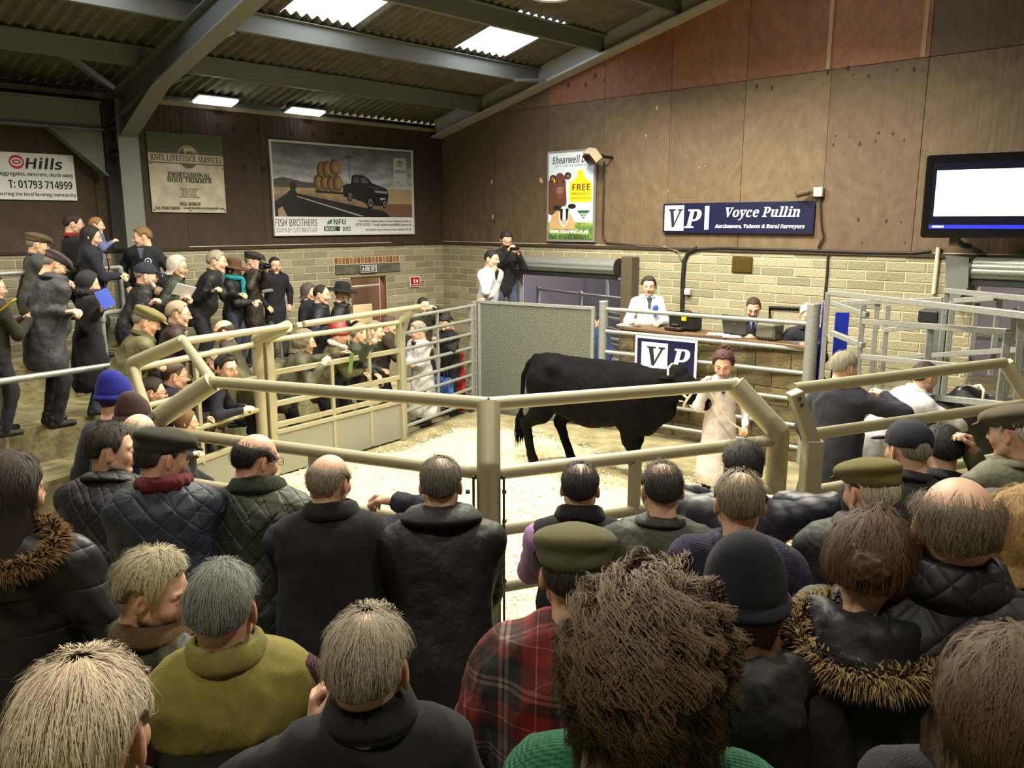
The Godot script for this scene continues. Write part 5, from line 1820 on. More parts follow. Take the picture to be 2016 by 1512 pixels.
func wall_fittings() -> void:
	# roller shutters
	roller("rolled-up grey steel shutter over the doorway behind the solid gate", -9.72, -7.46, 2.13)
	roller("rolled-up grey steel shutter over the doorway behind the race", -2.62, 0.55, 2.30)
	var t := thing("timber_post", "weathered timber post at the end of the shutter by the auctioneer", "post", Vector3(-7.28, 0, ZW + 0.12))
	var mb := MB.new()
	mb.box(here(Vector3(0, 1.15, 0)), Vector3(0.2, 2.3, 0.2), 0.012)
	part(t, "upright", mb.mesh(mat("old timber", Color(0.37, 0.33, 0.25), 0.9, 0.0, ply_tex(), 1.4)))
	t = thing("door_jamb_post", "grey steel guide post left of the rolled-up shutter", "post", Vector3(-9.62, 0, ZW + 0.08))
	mb = MB.new()
	mb.box(here(Vector3(0, 1.0, 0)), Vector3(0.12, 2.0, 0.1), 0.006)
	part(t, "upright", mb.mesh(m_steel()))
	# floodlight (unlit) above the poster
	var p := WZ(1166, 305, ZW + 0.32)
	t = thing("floodlight", "small unlit floodlight on a bracket at the corner of the poster", "floodlight", p)
	mb = MB.new()
	mb.prism(PackedVector2Array([Vector2(-0.14, -0.11), Vector2(0.12, -0.10), Vector2(0.10, 0.06), Vector2(-0.10, 0.10)]), Transform3D(Basis(Vector3.UP, -0.5) * Basis(Vector3.RIGHT, 0.7), Vector3.ZERO), 0.13)
	part(t, "housing", mb.mesh(mat("flood cream", Color(0.66, 0.60, 0.50), 0.5)))
	mb = MB.new()
	mb.box(Transform3D(Basis(Vector3.UP, -0.5) * Basis(Vector3.RIGHT, 0.7), Vector3(0.0, -0.03, 0.0) + Basis(Vector3.UP, -0.5) * Basis(Vector3.RIGHT, 0.7) * Vector3(0, -0.01, 0.068)), Vector3(0.25, 0.18, 0.012), 0.003)
	part(t, "glass_front", mb.mesh(mat("dark glass", Color(0.03, 0.03, 0.035), 0.1)))
	mb = MB.new()
	mb.tube([Vector3(0.08, 0.0, -0.05), Vector3(0.14, -0.03, -0.15), Vector3(0.14, -0.03, -0.3)], 0.022, 8)
	part(t, "bracket", mb.mesh(mat("black plastic", Color(0.05, 0.05, 0.05), 0.5)))
	# cables
	var z := ZW + 0.035
	cable("thin dark cable running down from the floodlight to the batten", [WZ(1189, 318, z), WZ(1188, 400, z), WZ(1187, 465, z), WZ(1194, 478, z), WZ(1240, 482, z), WZ(1300, 486, z), WZ(1340, 492, z)], 0.012, Color(0.16, 0.13, 0.09))
	cable("black cable drooping along the bottom of the plywood", [WZ(1340, 492, z), WZ(1420, 488, z), WZ(1500, 491, z), WZ(1590, 493, z), WZ(1700, 497, z), WZ(1800, 498, z), WZ(1832, 494, z)], 0.018, Color(0.07, 0.06, 0.05))
	cable("thick bundle of black cables down the block wall behind the auctioneer", [WZ(1372, 489, z), WZ(1355, 497, z), WZ(1347, 515, z), WZ(1344, 560, z), WZ(1343, 632, z)], 0.032, Color(0.05, 0.05, 0.045))
	cable("thin pale cable joining the bundle beside the auctioneer", [WZ(1250, 484, z), WZ(1310, 487, z), WZ(1335, 495, z), WZ(1342, 512, z)], 0.012, Color(0.42, 0.38, 0.28))
	cable("brown cable dropping from the camera box past the long sign", [WZ(1614, 390, z), WZ(1616, 440, z), WZ(1621, 468, z), WZ(1610, 488, z)], 0.014, Color(0.20, 0.12, 0.08))
	cable("dark conduit running down beside the tall round post", [WZ(1630, 500, z), WZ(1628, 540, z), WZ(1623, 590, z)], 0.016, Color(0.14, 0.13, 0.09))
	cable("white conduit on the block wall below the television", [WZ(1848, 487, z), WZ(1838, 578, z)], 0.026, Color(0.78, 0.76, 0.66))
	cable("black conduit looped square behind the seated old man", [WZ(1516, 640, z), WZ(1515, 605, z), WZ(1590, 608, z)], 0.02, Color(0.04, 0.04, 0.04))
	cable("dark conduit at the corner of the block wall beside the right shutter", [WZ(1886, 507, z), WZ(1880, 560, z), WZ(1878, 600, z)], 0.02, Color(0.10, 0.09, 0.07))
	# camera and its box
	p = WZ(1612, 378, ZW + 0.05)
	t = thing("cctv_camera", "small brown security camera on a grey box above the long sign", "camera", p)
	mb = MB.new()
	mb.box(Transform3D.IDENTITY, Vector3(0.12, 0.12, 0.07), 0.008)
	part(t, "junction_box", mb.mesh(mat("grey box", Color(0.62, 0.63, 0.62), 0.5)))
	mb = MB.new()
	mb.tube([Vector3(-0.06, 0.0, 0.0), Vector3(-0.13, 0.01, 0.06)], 0.02, 10)
	mb.tube([Vector3(-0.10, 0.01, 0.05), Vector3(-0.23, -0.03, 0.14)], 0.045, 14)
	part(t, "camera_body", mb.mesh(mat("camera brown", Color(0.36, 0.28, 0.18), 0.6)))
	# brass plaque
	p = WZ(1461, 521, ZW + 0.03)
	t = thing("plaque", "brass plaque on the block wall above the clerk", "plaque", p)
	mb = MB.new()
	mb.box(Transform3D.IDENTITY, Vector3(0.30, 0.21, 0.03), 0.01)
	part(t, "plate", mb.mesh(mat("brass", Color(0.45, 0.37, 0.17), 0.35, 0.7, noise_tex("galv face", 256, 0.05, Color.WHITE, Color.WHITE), 4.0)))
	mb = MB.new()
	for i in 3:
		mb.box(here(Vector3(0, 0.02 - 0.035 * i, 0.016)), Vector3([0.2, 0.16, 0.18][i], 0.008, 0.002))
	mb.lathe([Vector2(0.001, 0.003), Vector2(0.014, 0.0)], 12, Transform3D(Basis(Vector3.RIGHT, PI / 2), Vector3(0, 0.07, 0.015)))
	part(t, "engraving", mb.mesh(mat("engraving", Color(0.25, 0.20, 0.09), 0.6)))
	# socket
	p = WZ(1354, 575, ZW + 0.05)
	t = thing("socket", "grey double socket on the wall beside the cable bundle", "socket", p)
	mb = MB.new()
	mb.box(Transform3D.IDENTITY, Vector3(0.10, 0.09, 0.06), 0.01)
	part(t, "casing", mb.mesh(mats["grey box"]))
	mb = MB.new()
	for x in [-0.022, 0.022]:
		mb.box(here(Vector3(x, 0.01, 0.031)), Vector3(0.026, 0.036, 0.004))
	part(t, "plug", mb.mesh(mat("plug white", Color(0.8, 0.8, 0.78), 0.5)))
	# television
	var a := WZ(1826, 306, ZW + 0.55)
	var b := WZ(1826, 468, ZW + 0.55)
	var tvw := 1.62
	var tvh := a.y - b.y
	var fwd := Vector3(0.16, -0.06, 1.0).normalized()
	var rt := Vector3.UP.cross(fwd).normalized()
	var bs := Basis(rt, fwd.cross(rt), fwd)
	t = thing("television", "large wall television with a glowing white page and blue bar", "television", a + rt * tvw * 0.5 - bs.y * tvh * 0.5)
	mb = MB.new()
	mb.box(Transform3D(bs, Vector3.ZERO), Vector3(tvw, tvh, 0.09), 0.02)
	part(t, "casing", mb.mesh(mat("tv black", Color(0.035, 0.035, 0.05), 0.22)))
	var q := func(called: String, x0: float, y0: float, x1: float, y1: float, c: Color, e: float, zz: float) -> void:
		var m2 := mat("tv " + called, c, 0.3)
		if e > 0.0:
			m2.emission_enabled = true
			m2.emission = c
			m2.emission_energy_multiplier = e
		var k := MB.new()
		k.box(Transform3D(bs, bs * Vector3(((x0 + x1) * 0.5 - 0.5) * tvw, (0.5 - (y0 + y1) * 0.5) * tvh, 0.046 + zz)), Vector3((x1 - x0) * tvw, (y1 - y0) * tvh, 0.003))
		part(t, called, k.mesh(m2))
	q.call("screen", 0.05, 0.10, 0.95, 0.885, Color(0.02, 0.02, 0.12), 0.12, 0.0)
	q.call("page_screen", 0.072, 0.185, 0.93, 0.735, Color(0.96, 0.94, 1.0), 1.5, 0.002)
	q.call("task_bar_screen", 0.05, 0.84, 0.95, 0.885, Color(0.16, 0.20, 0.85), 0.6, 0.002)
	q.call("icon_screen", 0.07, 0.85, 0.14, 0.873, Color(0.8, 0.85, 1.0), 0.8, 0.004)
	var al := AreaLight3D.new()
	al.name = "screen_light"
	al.transform = Transform3D(bs * Basis(Vector3.UP, PI), bs * Vector3(0, 0.02, 0.07))
	al.area_size = Vector2(1.35, 0.42)
	al.light_color = Color(0.9, 0.9, 1.0)
	al.light_energy = 0.5
	al.shadow_enabled = true
	t.add_child(al)
	mb = MB.new()
	mb.tube([Vector3(-0.5, -tvh * 0.5, -0.06), Vector3(-0.46, -tvh * 0.5 - 0.08, -0.2), Vector3(-0.42, -tvh * 0.5 - 0.1, -0.36)], 0.03, 8)
	mb.box(here(Vector3(-0.5, -tvh * 0.5 - 0.04, -0.06)), Vector3(0.1, 0.09, 0.06), 0.01)
	part(t, "bracket", mb.mesh(mat("bracket grey", Color(0.33, 0.33, 0.33), 0.5, 0.3)))
	t = thing("shutter_bracket", "bulky grey bracket at the left end of the right shutter", "bracket", Vector3(-2.75, 2.2, ZW + 0.18))
	mb = MB.new()
	mb.prism(PackedVector2Array([Vector2(-0.14, 0.24), Vector2(0.1, 0.22), Vector2(0.12, -0.1), Vector2(0.0, -0.3), Vector2(-0.1, -0.2)]), Transform3D.IDENTITY, 0.16)
	part(t, "plate", mb.mesh(m_steel()))
# ---------------------------------------------------------------- cattle
func cow_mesh(m: Material, patches: bool) -> ArrayMesh:
	var s := SDF.new(Vector3(-0.5, -0.02, -1.62), Vector3(0.62, 1.5, 1.12), 0.02)
	s.cap(Vector3(0, 0.94, 0.45), Vector3(0, 0.93, -0.35), 0.29, 0.30, 0.08)
	s.ell(Vector3(0, 0.82, 0.02), Vector3(0.29, 0.30, 0.56), 0.1)
	s.ell(Vector3(0, 1.0, 0.60), Vector3(0.25, 0.27, 0.26), 0.1)
	s.cap(Vector3(0, 1.185, 0.68), Vector3(0, 1.19, -0.45), 0.085, 0.085, 0.1)
	for x in [-1.0, 1.0]:
		s.ell(Vector3(x * 0.19, 1.16, 0.42), Vector3(0.07, 0.07, 0.10), 0.09)
		s.ell(Vector3(x * 0.13, 0.90, -0.48), Vector3(0.16, 0.33, 0.22), 0.1)
	s.ell(Vector3(0, 0.70, -0.62), Vector3(0.16, 0.20, 0.18), 0.1)
	s.ell(Vector3(0, 0.60, 0.06), Vector3(0.06, 0.09, 0.14), 0.08)
	# neck and head, turned a little to the right
	s.cap(Vector3(0, 1.0, -0.6), Vector3(0.06, 1.12, -0.98), 0.245, 0.155, 0.1)
	s.ell(Vector3(0.03, 0.86, -0.80), Vector3(0.08, 0.20, 0.20), 0.1)
	s.cap(Vector3(0.08, 1.17, -1.04), Vector3(0.15, 1.04, -1.30), 0.125, 0.085, 0.06)
	s.cap(Vector3(0.08, 1.09, -1.03), Vector3(0.15, 0.98, -1.29), 0.09, 0.06, 0.05)
	s.ell(Vector3(0.17, 0.985, -1.36), Vector3(0.085, 0.07, 0.07), 0.04)
	s.ell(Vector3(0.08, 1.265, -1.03), Vector3(0.08, 0.06, 0.08), 0.05)
	for x in [-1.0, 1.0]:
		s.ell(Vector3(0.08 + x * 0.17, 1.20, -0.98), Vector3(0.11, 0.035, 0.055), 0.03, Basis(Vector3.BACK, x * 0.15) * Basis(Vector3.UP, -x * 0.35))
	# legs: front pair, then hind pair; one of each steps forward
	for q in [[-1.0, -0.02], [1.0, 0.10]]:
		var x: float = q[0]
		var o: float = q[1]
		s.cap(Vector3(x * 0.16, 0.78, -0.50), Vector3(x * 0.15, 0.47, -0.48 - o * 0.4), 0.135, 0.075, 0.06)
		s.cap(Vector3(x * 0.15, 0.47, -0.48 - o * 0.4), Vector3(x * 0.14, 0.40, -0.49 - o * 0.5), 0.068, 0.062, 0.03)
		s.cap(Vector3(x * 0.14, 0.40, -0.49 - o * 0.5), Vector3(x * 0.13, 0.11, -0.48 - o), 0.052, 0.043, 0.03)
		s.cap(Vector3(x * 0.13, 0.10, -0.48 - o), Vector3(x * 0.13, 0.03, -0.51 - o), 0.05, 0.057, 0.02)
	for q in [[-1.0, 0.30], [1.0, -0.06]]:
		var x: float = q[0]
		var o: float = q[1]
		s.cap(Vector3(x * 0.14, 0.95, 0.58), Vector3(x * 0.16, 0.62, 0.58 - o * 0.5), 0.20, 0.125, 0.08)
		s.cap(Vector3(x * 0.16, 0.62, 0.58 - o * 0.5), Vector3(x * 0.14, 0.46, 0.78 - o * 0.8), 0.11, 0.066, 0.05)
		s.cap(Vector3(x * 0.14, 0.46, 0.78 - o * 0.8), Vector3(x * 0.14, 0.12, 0.70 - o), 0.058, 0.045, 0.03)
		s.cap(Vector3(x * 0.14, 0.10, 0.70 - o), Vector3(x * 0.14, 0.03, 0.66 - o), 0.05, 0.057, 0.02)
	s.cap(Vector3(0, 1.22, 0.78), Vector3(0, 1.12, 0.89), 0.05, 0.04, 0.05)
	var a := fold(s.nets(), 6, 0.010, 5.0)
	var mb := MB.new()
	mb.append(a, Transform3D.IDENTITY)
	if patches:
		mb.tint = true
		var nz := noise(9, 1.3, 2)
		for i in mb.v.size():
			var p := mb.v[i]
			mb.c[i] = Color(0.75, 0.72, 0.66) if nz.get_noise_3dv(p) > 0.12 else Color(1, 1, 1) * 0.02
			if p.z < -0.7 and absf(p.x - 0.1) > 0.05:
				mb.c[i] = Color(0.02, 0.02, 0.02)
	return mb.mesh(m)
func cow(called: String, label: String, at: Vector3, fa: float, shape: ArrayMesh, coat: Material, scale := 1.0) -> Node3D:
	var t := thing(called, label, "cow", at, deg_to_rad(YAW - fa))
	t.scale = Vector3.ONE * scale
	part(t, "body", shape)
	var mb := MB.new()
	mb.tube([Vector3(0, 1.16, 0.86), Vector3(0, 1.0, 0.96), Vector3(0.01, 0.75, 0.97), Vector3(0.02, 0.55, 0.98)], [0.035, 0.03, 0.024, 0.022], 10)
	var tail := part(t, "tail", mb.mesh(coat))
	var rng := RandomNumberGenerator.new()
	rng.seed = 3
	mb = MB.new()
	for i in 260:
		var an := rng.randf() * TAU
		var r := rng.randf_range(0.01, 0.07)
		var y0 := rng.randf_range(0.42, 0.62)
		mb.tube([Vector3(0.02, y0, 0.98), Vector3(0.02 + r * cos(an), y0 - 0.14, 0.99 + r * sin(an)), Vector3(0.02 + r * 1.2 * cos(an), y0 - rng.randf_range(0.2, 0.34), 1.0 + r * sin(an))], [0.006, 0.005, 0.001], 4, false)
	part(tail, "switch_hair", mb.mesh(coat))
	var em := mat("cow eye", Color(0.02, 0.015, 0.01), 0.08)
	for x in [-1.0, 1.0]:
		mb = MB.new()
		mb.lathe([Vector2(0.001, 0.022), Vector2(0.014, 0.016), Vector2(0.021, 0.0), Vector2(0.014, -0.016), Vector2(0.001, -0.022)], 12, here(Vector3(0.105 + x * 0.098, 1.135, -1.13)))
		part(t, "eye", mb.mesh(em))
	mb = MB.new()
	mb.box(Transform3D(Basis(Vector3.RIGHT, 0.3), Vector3(0.175, 0.985, -1.425)), Vector3(0.1, 0.05, 0.02), 0.009)
	part(t, "nose", mb.mesh(mat("cow nose", Color(0.06, 0.055, 0.055), 0.35)))
	return t
func halter(called_label: String, at: Vector3, turn: float, scale: float) -> void:
	var t := thing("rope_halter", called_label, "halter", at, turn)
	t.scale = Vector3.ONE * scale
	var rope := mat("rope", Color(0.80, 0.76, 0.62), 0.85)
	var mb := MB.new()
	var pts: Array = []
	for i in 17:
		var an := TAU * i / 16
		pts.append(Vector3(0.148 + 0.106 * cos(an), 1.03 + 0.118 * sin(an), -1.215 - 0.075 * sin(an)))
	mb.tube(pts, 0.012, 6)
	part(t, "nose_band", mb.mesh(rope))
	for x in [-1.0, 1.0]:
		mb = MB.new()
		mb.tube([Vector3(0.148 + x * 0.106, 1.03, -1.215), Vector3(0.10 + x * 0.135, 1.10, -1.09), Vector3(0.07 + x * 0.145, 1.22, -0.97), Vector3(0.07 + x * 0.09, 1.31, -0.95), Vector3(0.07, 1.332, -0.95)], 0.011, 6)
		part(t, "cheek_strap", mb.mesh(rope))
func cattle() -> void:
	var coat := mat("black coat", Color(0.055, 0.054, 0.055), 0.62, 0.0, noise_tex("cloth face", 256, 0.02, Color(0.8, 0.8, 0.8), Color.WHITE), 1.4, false, noise_bump(), 0.4)
	coat.roughness = 0.85
	coat.metallic_specular = 0.18
	var shape := cow_mesh(coat, false)
	var at := G(1167, 930, 0.0)
	at.y = 0.03
	cow("bull", "black bull led round the ring on a white rope halter", at, 125.0, shape, coat, 1.0)
	halter("white rope halter on the black bull's head", at, deg_to_rad(YAW - 125.0), 1.0)
	# lead rope to the handler's hand, and its loose end
	var hx := Transform3D(Basis(Vector3.UP, deg_to_rad(YAW - 125.0)) * Basis.from_scale(Vector3.ONE * 1.0), at)
	var a := hx * Vector3(0.2, 0.95, -1.22)
	var h := P(1388, 750, 8.0)
	var t := thing("lead_rope", "white lead rope between the bull's halter and the handler", "rope", a)
	var mb := MB.new()
	var pts: Array = []
	for i in 9:
		var f := i / 8.0
		pts.append((h - a) * f + Vector3(0, -0.12 * sin(PI * f), 0))
	mb.tube(pts, 0.010, 6)
	part(t, "rope_length", mb.mesh(mats["rope"]))
	mb = MB.new()
	var e := P(1470, 850, 8.1)
	pts = []
	for i in 9:
		var f := i / 8.0
		pts.append((h - a).lerp(e - a, f) + Vector3(0, -0.10 * sin(PI * f), 0))
	mb.tube(pts, 0.010, 6)
	part(t, "loose_end", mb.mesh(mats["rope"]))
	var pied := mat("pied coat", Color(1, 1, 1), 0.65)
	pied.vertex_color_use_as_albedo = true
	var at2 := P(2225, 800, 7.9)
	at2.y = 0.0
	cow("cow", "black and white cow waiting in the race behind the white-coated man", at2, -78.0, cow_mesh(pied, true), coat, 1.12)
	halter("white rope halter on the black and white cow", at2, deg_to_rad(YAW + 78.0), 1.12)
	var brown := mat("brown coat", Color(0.24, 0.13, 0.08), 0.7, 0.0, noise_tex("cloth face", 256, 0.02, Color.WHITE, Color.WHITE), 1.4, false)
	var yard := cow_mesh(brown, false)
	for q in [[-1.6, -12.4, 200.0, "dark brown cow standing in the yard pen beyond the race"], [-0.3, -13.0, 170.0, "second dark brown cow farther back in the yard pen"]]:
		cow("cow", q[3], Vector3(q[0], 0, q[1]), q[2], yard, brown, 1.0)
# ---------------------------------------------------------------- people
var folk := {}           # people that get badges and things later
var tpl := {}            # shared templates: heads, hands, hats, hair
func head_tpl(lod: int) -> Array:
	var key := "head%d" % lod
	if tpl.has(key):
		return tpl[key]
	var s := SDF.new(Vector3(-0.105, -0.15, -0.135), Vector3(0.105, 0.135, 0.13), [0.0042, 0.0074][lod])
	s.ell(Vector3(0, 0.025, 0.012), Vector3(0.0755, 0.088, 0.096), 0.02)
	s.ell(Vector3(0, -0.03, -0.022), Vector3(0.062, 0.078, 0.068), 0.03)
	s.cap(Vector3(0, -0.05, 0.03), Vector3(0, -0.15, 0.038), 0.054, 0.056, 0.03)
	for x in [-1.0, 1.0]:
		s.cap(Vector3(x * 0.05, -0.055, 0.0), Vector3(x * 0.018, -0.098, -0.056), 0.018, 0.016, 0.02)
		s.cap(Vector3(x * 0.012, 0.022, -0.085), Vector3(x * 0.045, 0.022, -0.07), 0.009, 0.008, 0.016)
		s.ell(Vector3(x * 0.04, -0.03, -0.062), Vector3(0.022, 0.024, 0.02), 0.02)
		s.ell(Vector3(x * 0.031, 0.002, -0.099), Vector3(0.018, 0.011, 0.016), 0.012, Basis.IDENTITY, true)
		s.ell(Vector3(x * 0.031, 0.001, -0.0745), Vector3(0.0155, 0.0125, 0.0135), 0.004)
		s.ell(Vector3(x * 0.0785, -0.008, 0.012), Vector3(0.0085, 0.033, 0.021), 0.006, Basis.from_euler(Vector3(-0.15, x * 0.45, 0)))
		s.ell(Vector3(x * 0.086, -0.006, 0.006), Vector3(0.005, 0.016, 0.009), 0.004, Basis.IDENTITY, true)
		s.ell(Vector3(x * 0.013, -0.032, -0.098), Vector3(0.0095, 0.008, 0.011), 0.008)
	s.cap(Vector3(0, 0.014, -0.09), Vector3(0, -0.026, -0.111), 0.0075, 0.0105, 0.012)
	s.ell(Vector3(0, -0.101, -0.066), Vector3(0.024, 0.019, 0.02), 0.016)
	s.cap(Vector3(-0.018, -0.0585, -0.081), Vector3(0.018, -0.0585, -0.081), 0.0065, 0.0065, 0.008)
	s.cap(Vector3(-0.015, -0.0695, -0.08), Vector3(0.015, -0.0695, -0.08), 0.0075, 0.0075, 0.008)
	s.cap(Vector3(-0.022, -0.0638, -0.0905), Vector3(0.022, -0.0638, -0.0905), 0.001, 0.001, 0.002)
	var a := s.nets()
	var c := PackedColorArray()
	for p: Vector3 in a[0]:
		var k := Color(1, 1, 1)
		var ax := absf(p.x)
		if p.z < -0.058 and ax > 0.012 and ax < 0.05 and absf(p.y - 0.0255) < 0.0055:
			k = Color(0.36, 0.30, 0.27)
		elif p.z < -0.072 and ax < 0.025 and p.y < -0.0525 and p.y > -0.076:
			k = Color(0.82, 0.56, 0.54)
			if absf(p.y + 0.064) < 0.003:
				k = Color(0.45, 0.25, 0.22)
		elif p.z < -0.07 and Vector2(ax - 0.031, (p.y - 0.001) * 1.5).length() < 0.0125:
			k = Color(0.78, 0.74, 0.70) if ax < 0.026 or ax > 0.037 else Color(0.10, 0.08, 0.07)
			if absf(p.y - 0.001) > 0.007:
				k = Color(0.62, 0.48, 0.42)
		elif ax > 0.076 or (p.z < -0.098):
			k = Color(1.0, 0.84, 0.80)
		else:
			var d := Vector3(ax - 0.045, p.y + 0.028, p.z + 0.066).length()
			k = Color(1, 1, 1).lerp(Color(1.0, 0.80, 0.76), clampf(1.0 - d / 0.035, 0, 1))
		c.append(k)
	a[2] = c
	tpl[key] = a
	return a
# right hand: wrist at the origin, fingers along -z, palm down, thumb on the -x side; curl bends the fingers
func hand_tpl(curl: float, lod: int) -> Array:
	var key := "hand %.2f %d" % [curl, lod]
	if tpl.has(key):
		return tpl[key]
	var s := SDF.new(Vector3(-0.085, -0.11, -0.2), Vector3(0.06, 0.04, 0.04), [0.0042, 0.0066][lod])
	s.cap(Vector3(0, 0, 0.03), Vector3(0, 0, -0.01), 0.027, 0.026, 0.01, 0.75, Vector3(0, 1, 0))
	for x in [-0.027, -0.009, 0.009, 0.026]:
		s.cap(Vector3(x * 0.75, 0, -0.012), Vector3(x, 0.002, -0.082), 0.0155, 0.0125, 0.012)
	var fl := [0.070, 0.078, 0.073, 0.058]
	for i in 4:
		var p := Vector3([-0.028, -0.0095, 0.0095, 0.0275][i], 0.002, -0.084)
		var an := 0.25 * curl
		var ln: float = fl[i]
		for k in 3:
			an += curl * [0.75, 0.95, 0.6][k]
			var l: float = ln * [0.46, 0.31, 0.23][k]
			var q := p + Vector3(0.02 * (i - 1.5) * l * (1.0 - curl), -sin(an) * l, -cos(an) * l)
			s.cap(p, q, 0.0098 - 0.0008 * k, 0.0092 - 0.0009 * k, 0.003)
			p = q
	var t0 := Vector3(-0.022, -0.006, -0.022)
	var t1 := Vector3(-0.046, -0.016, -0.056)
	var t2 := t1 + Vector3(-0.010 + 0.02 * curl, -0.012 - 0.012 * curl, -0.030)
	var t3 := t2 + Vector3(0.002 + 0.016 * curl, -0.008, -0.024)
	s.cap(t0, t1, 0.0165, 0.0125, 0.012)
	s.cap(t1, t2, 0.0118, 0.0105, 0.003)
	s.cap(t2, t3, 0.0105, 0.0088, 0.003)
	var a := s.nets()
	tpl[key] = a
	return a
func hat_tpl(kind: String) -> ArrayMesh:
	var key := "hat " + kind
	if tpl.has(key):
		return tpl[key]
	var mb := MB.new()
	if kind == "brim":
		mb.lathe([Vector2(0.088, 0.035), Vector2(0.13, 0.028), Vector2(0.17, 0.032), Vector2(0.185, 0.042), Vector2(0.183, 0.048), Vector2(0.165, 0.04), Vector2(0.13, 0.037), Vector2(0.094, 0.045), Vector2(0.092, 0.075), Vector2(0.086, 0.12), Vector2(0.078, 0.147), Vector2(0.055, 0.155), Vector2(0.03, 0.142), Vector2(0.001, 0.136)], 36, Transform3D(Basis.from_scale(Vector3(0.95, 1, 1.15)), Vector3(0, 0, 0.012)))
	else:
		var s := SDF.new(Vector3(-0.13, -0.05, -0.225), Vector3(0.13, 0.22, 0.17), 0.0052)
		var nz := noise(17, 14.0, 2)
		if kind == "flat":
			s.ell(Vector3(0, 0.05, 0.01), Vector3(0.088, 0.05, 0.108), 0.03)
			s.ell(Vector3(0, 0.082, -0.004), Vector3(0.102, 0.04, 0.126), 0.03, Basis(Vector3.RIGHT, -0.16))
			s.ell(Vector3(0, 0.062, -0.088), Vector3(0.074, 0.024, 0.05), 0.03, Basis(Vector3.RIGHT, -0.3))
			s.cut(Vector3(0, -1, -0.16).normalized(), -0.018)
			s.ell(Vector3(0, 0.038, -0.122), Vector3(0.068, 0.0095, 0.045), 0.008, Basis(Vector3.RIGHT, -0.34))
		elif kind == "ball":
			s.ell(Vector3(0, 0.034, 0.01), Vector3(0.0875, 0.098, 0.109), 0.02)
			s.cut(Vector3(0, -1, -0.05).normalized(), -0.022)
			s.ell(Vector3(0, 0.128, 0.008), Vector3(0.01, 0.008, 0.01), 0.004)
			s.ell(Vector3(0, 0.036, -0.132), Vector3(0.072, 0.009, 0.07), 0.006, Basis(Vector3.RIGHT, -0.18))
			s.ell(Vector3(0, 0.015, 0.12), Vector3(0.035, 0.03, 0.03), 0.006, Basis.IDENTITY, true)
		elif kind == "beanie":
			s.ell(Vector3(0, 0.06, 0.018), Vector3(0.088, 0.105, 0.106), 0.02)
			s.ell(Vector3(0.0, 0.12, 0.055), Vector3(0.062, 0.06, 0.062), 0.03)
			s.cut(Vector3(0, -1, -0.12).normalized(), 0.002)
			s.ell(Vector3(0, 0.026, 0.012), Vector3(0.101, 0.038, 0.121), 0.003, Basis(Vector3.RIGHT, 0.12))
			s.ell(Vector3(0, -0.032, 0.012), Vector3(0.084, 0.04, 0.104), 0.004, Basis(Vector3.RIGHT, 0.12), true)
		var a := s.nets()
		var vv: PackedVector3Array = a[0]
		for i in vv.size():
			vv[i] += a[1][i] * 0.0028 * nz.get_noise_3dv(vv[i])
		mb.append([vv, a[1], a[2], a[3]], Transform3D.IDENTITY)
	tpl[key] = mb.mesh(null)
	return tpl[key]

# hair: a cap between an inner and an outer line round the skull
const LINES := {
	"short": [[0, 0.98], [0.6, 0.95], [0.95, 1.15], [1.2, 1.7], [1.36, 1.95], [1.52, 1.5], [1.9, 1.6], [2.15, 2.15], [3.15, 2.35]],
	"recede": [[0, 0.62], [0.45, 0.55], [0.9, 0.95], [1.2, 1.55], [1.36, 1.85], [1.52, 1.48], [1.9, 1.6], [2.15, 2.15], [3.15, 2.35]],
	"long": [[0, 0.95], [0.5, 0.93], [0.9, 1.2], [1.15, 1.85], [1.5, 2.2], [2.0, 2.3], [3.15, 2.35]],
}
func line_at(pts: Array, a: float) -> float:
	for i in pts.size() - 1:
		if a <= pts[i + 1][0]:
			return lerpf(pts[i][1], pts[i + 1][1], (a - pts[i][0]) / (pts[i + 1][0] - pts[i][0]))
	return pts[-1][1]
func hair_span(style: String, a: float) -> Vector2:
	match style:
		"bald":
			var t := clampf((a - 0.85) / 0.5, 0, 1)
			var hi := line_at(LINES.short, maxf(a, 1.2))
			return Vector2(lerpf(hi, lerpf(1.2, 1.02, clampf((a - 1.4) / 1.6, 0, 1)), t), hi)
		"crown":
			var t := clampf((a - 0.5) / 0.7, 0, 1)
			var hi := line_at(LINES.recede, a)
			return Vector2(lerpf(0.42, 0.70, t), hi)
		"recede", "crop":
			return Vector2(0, line_at(LINES.recede if style == "recede" else LINES.short, a))
		"short":
			return Vector2(0, line_at(LINES.short, a))
	return Vector2(0, line_at(LINES.long, a))
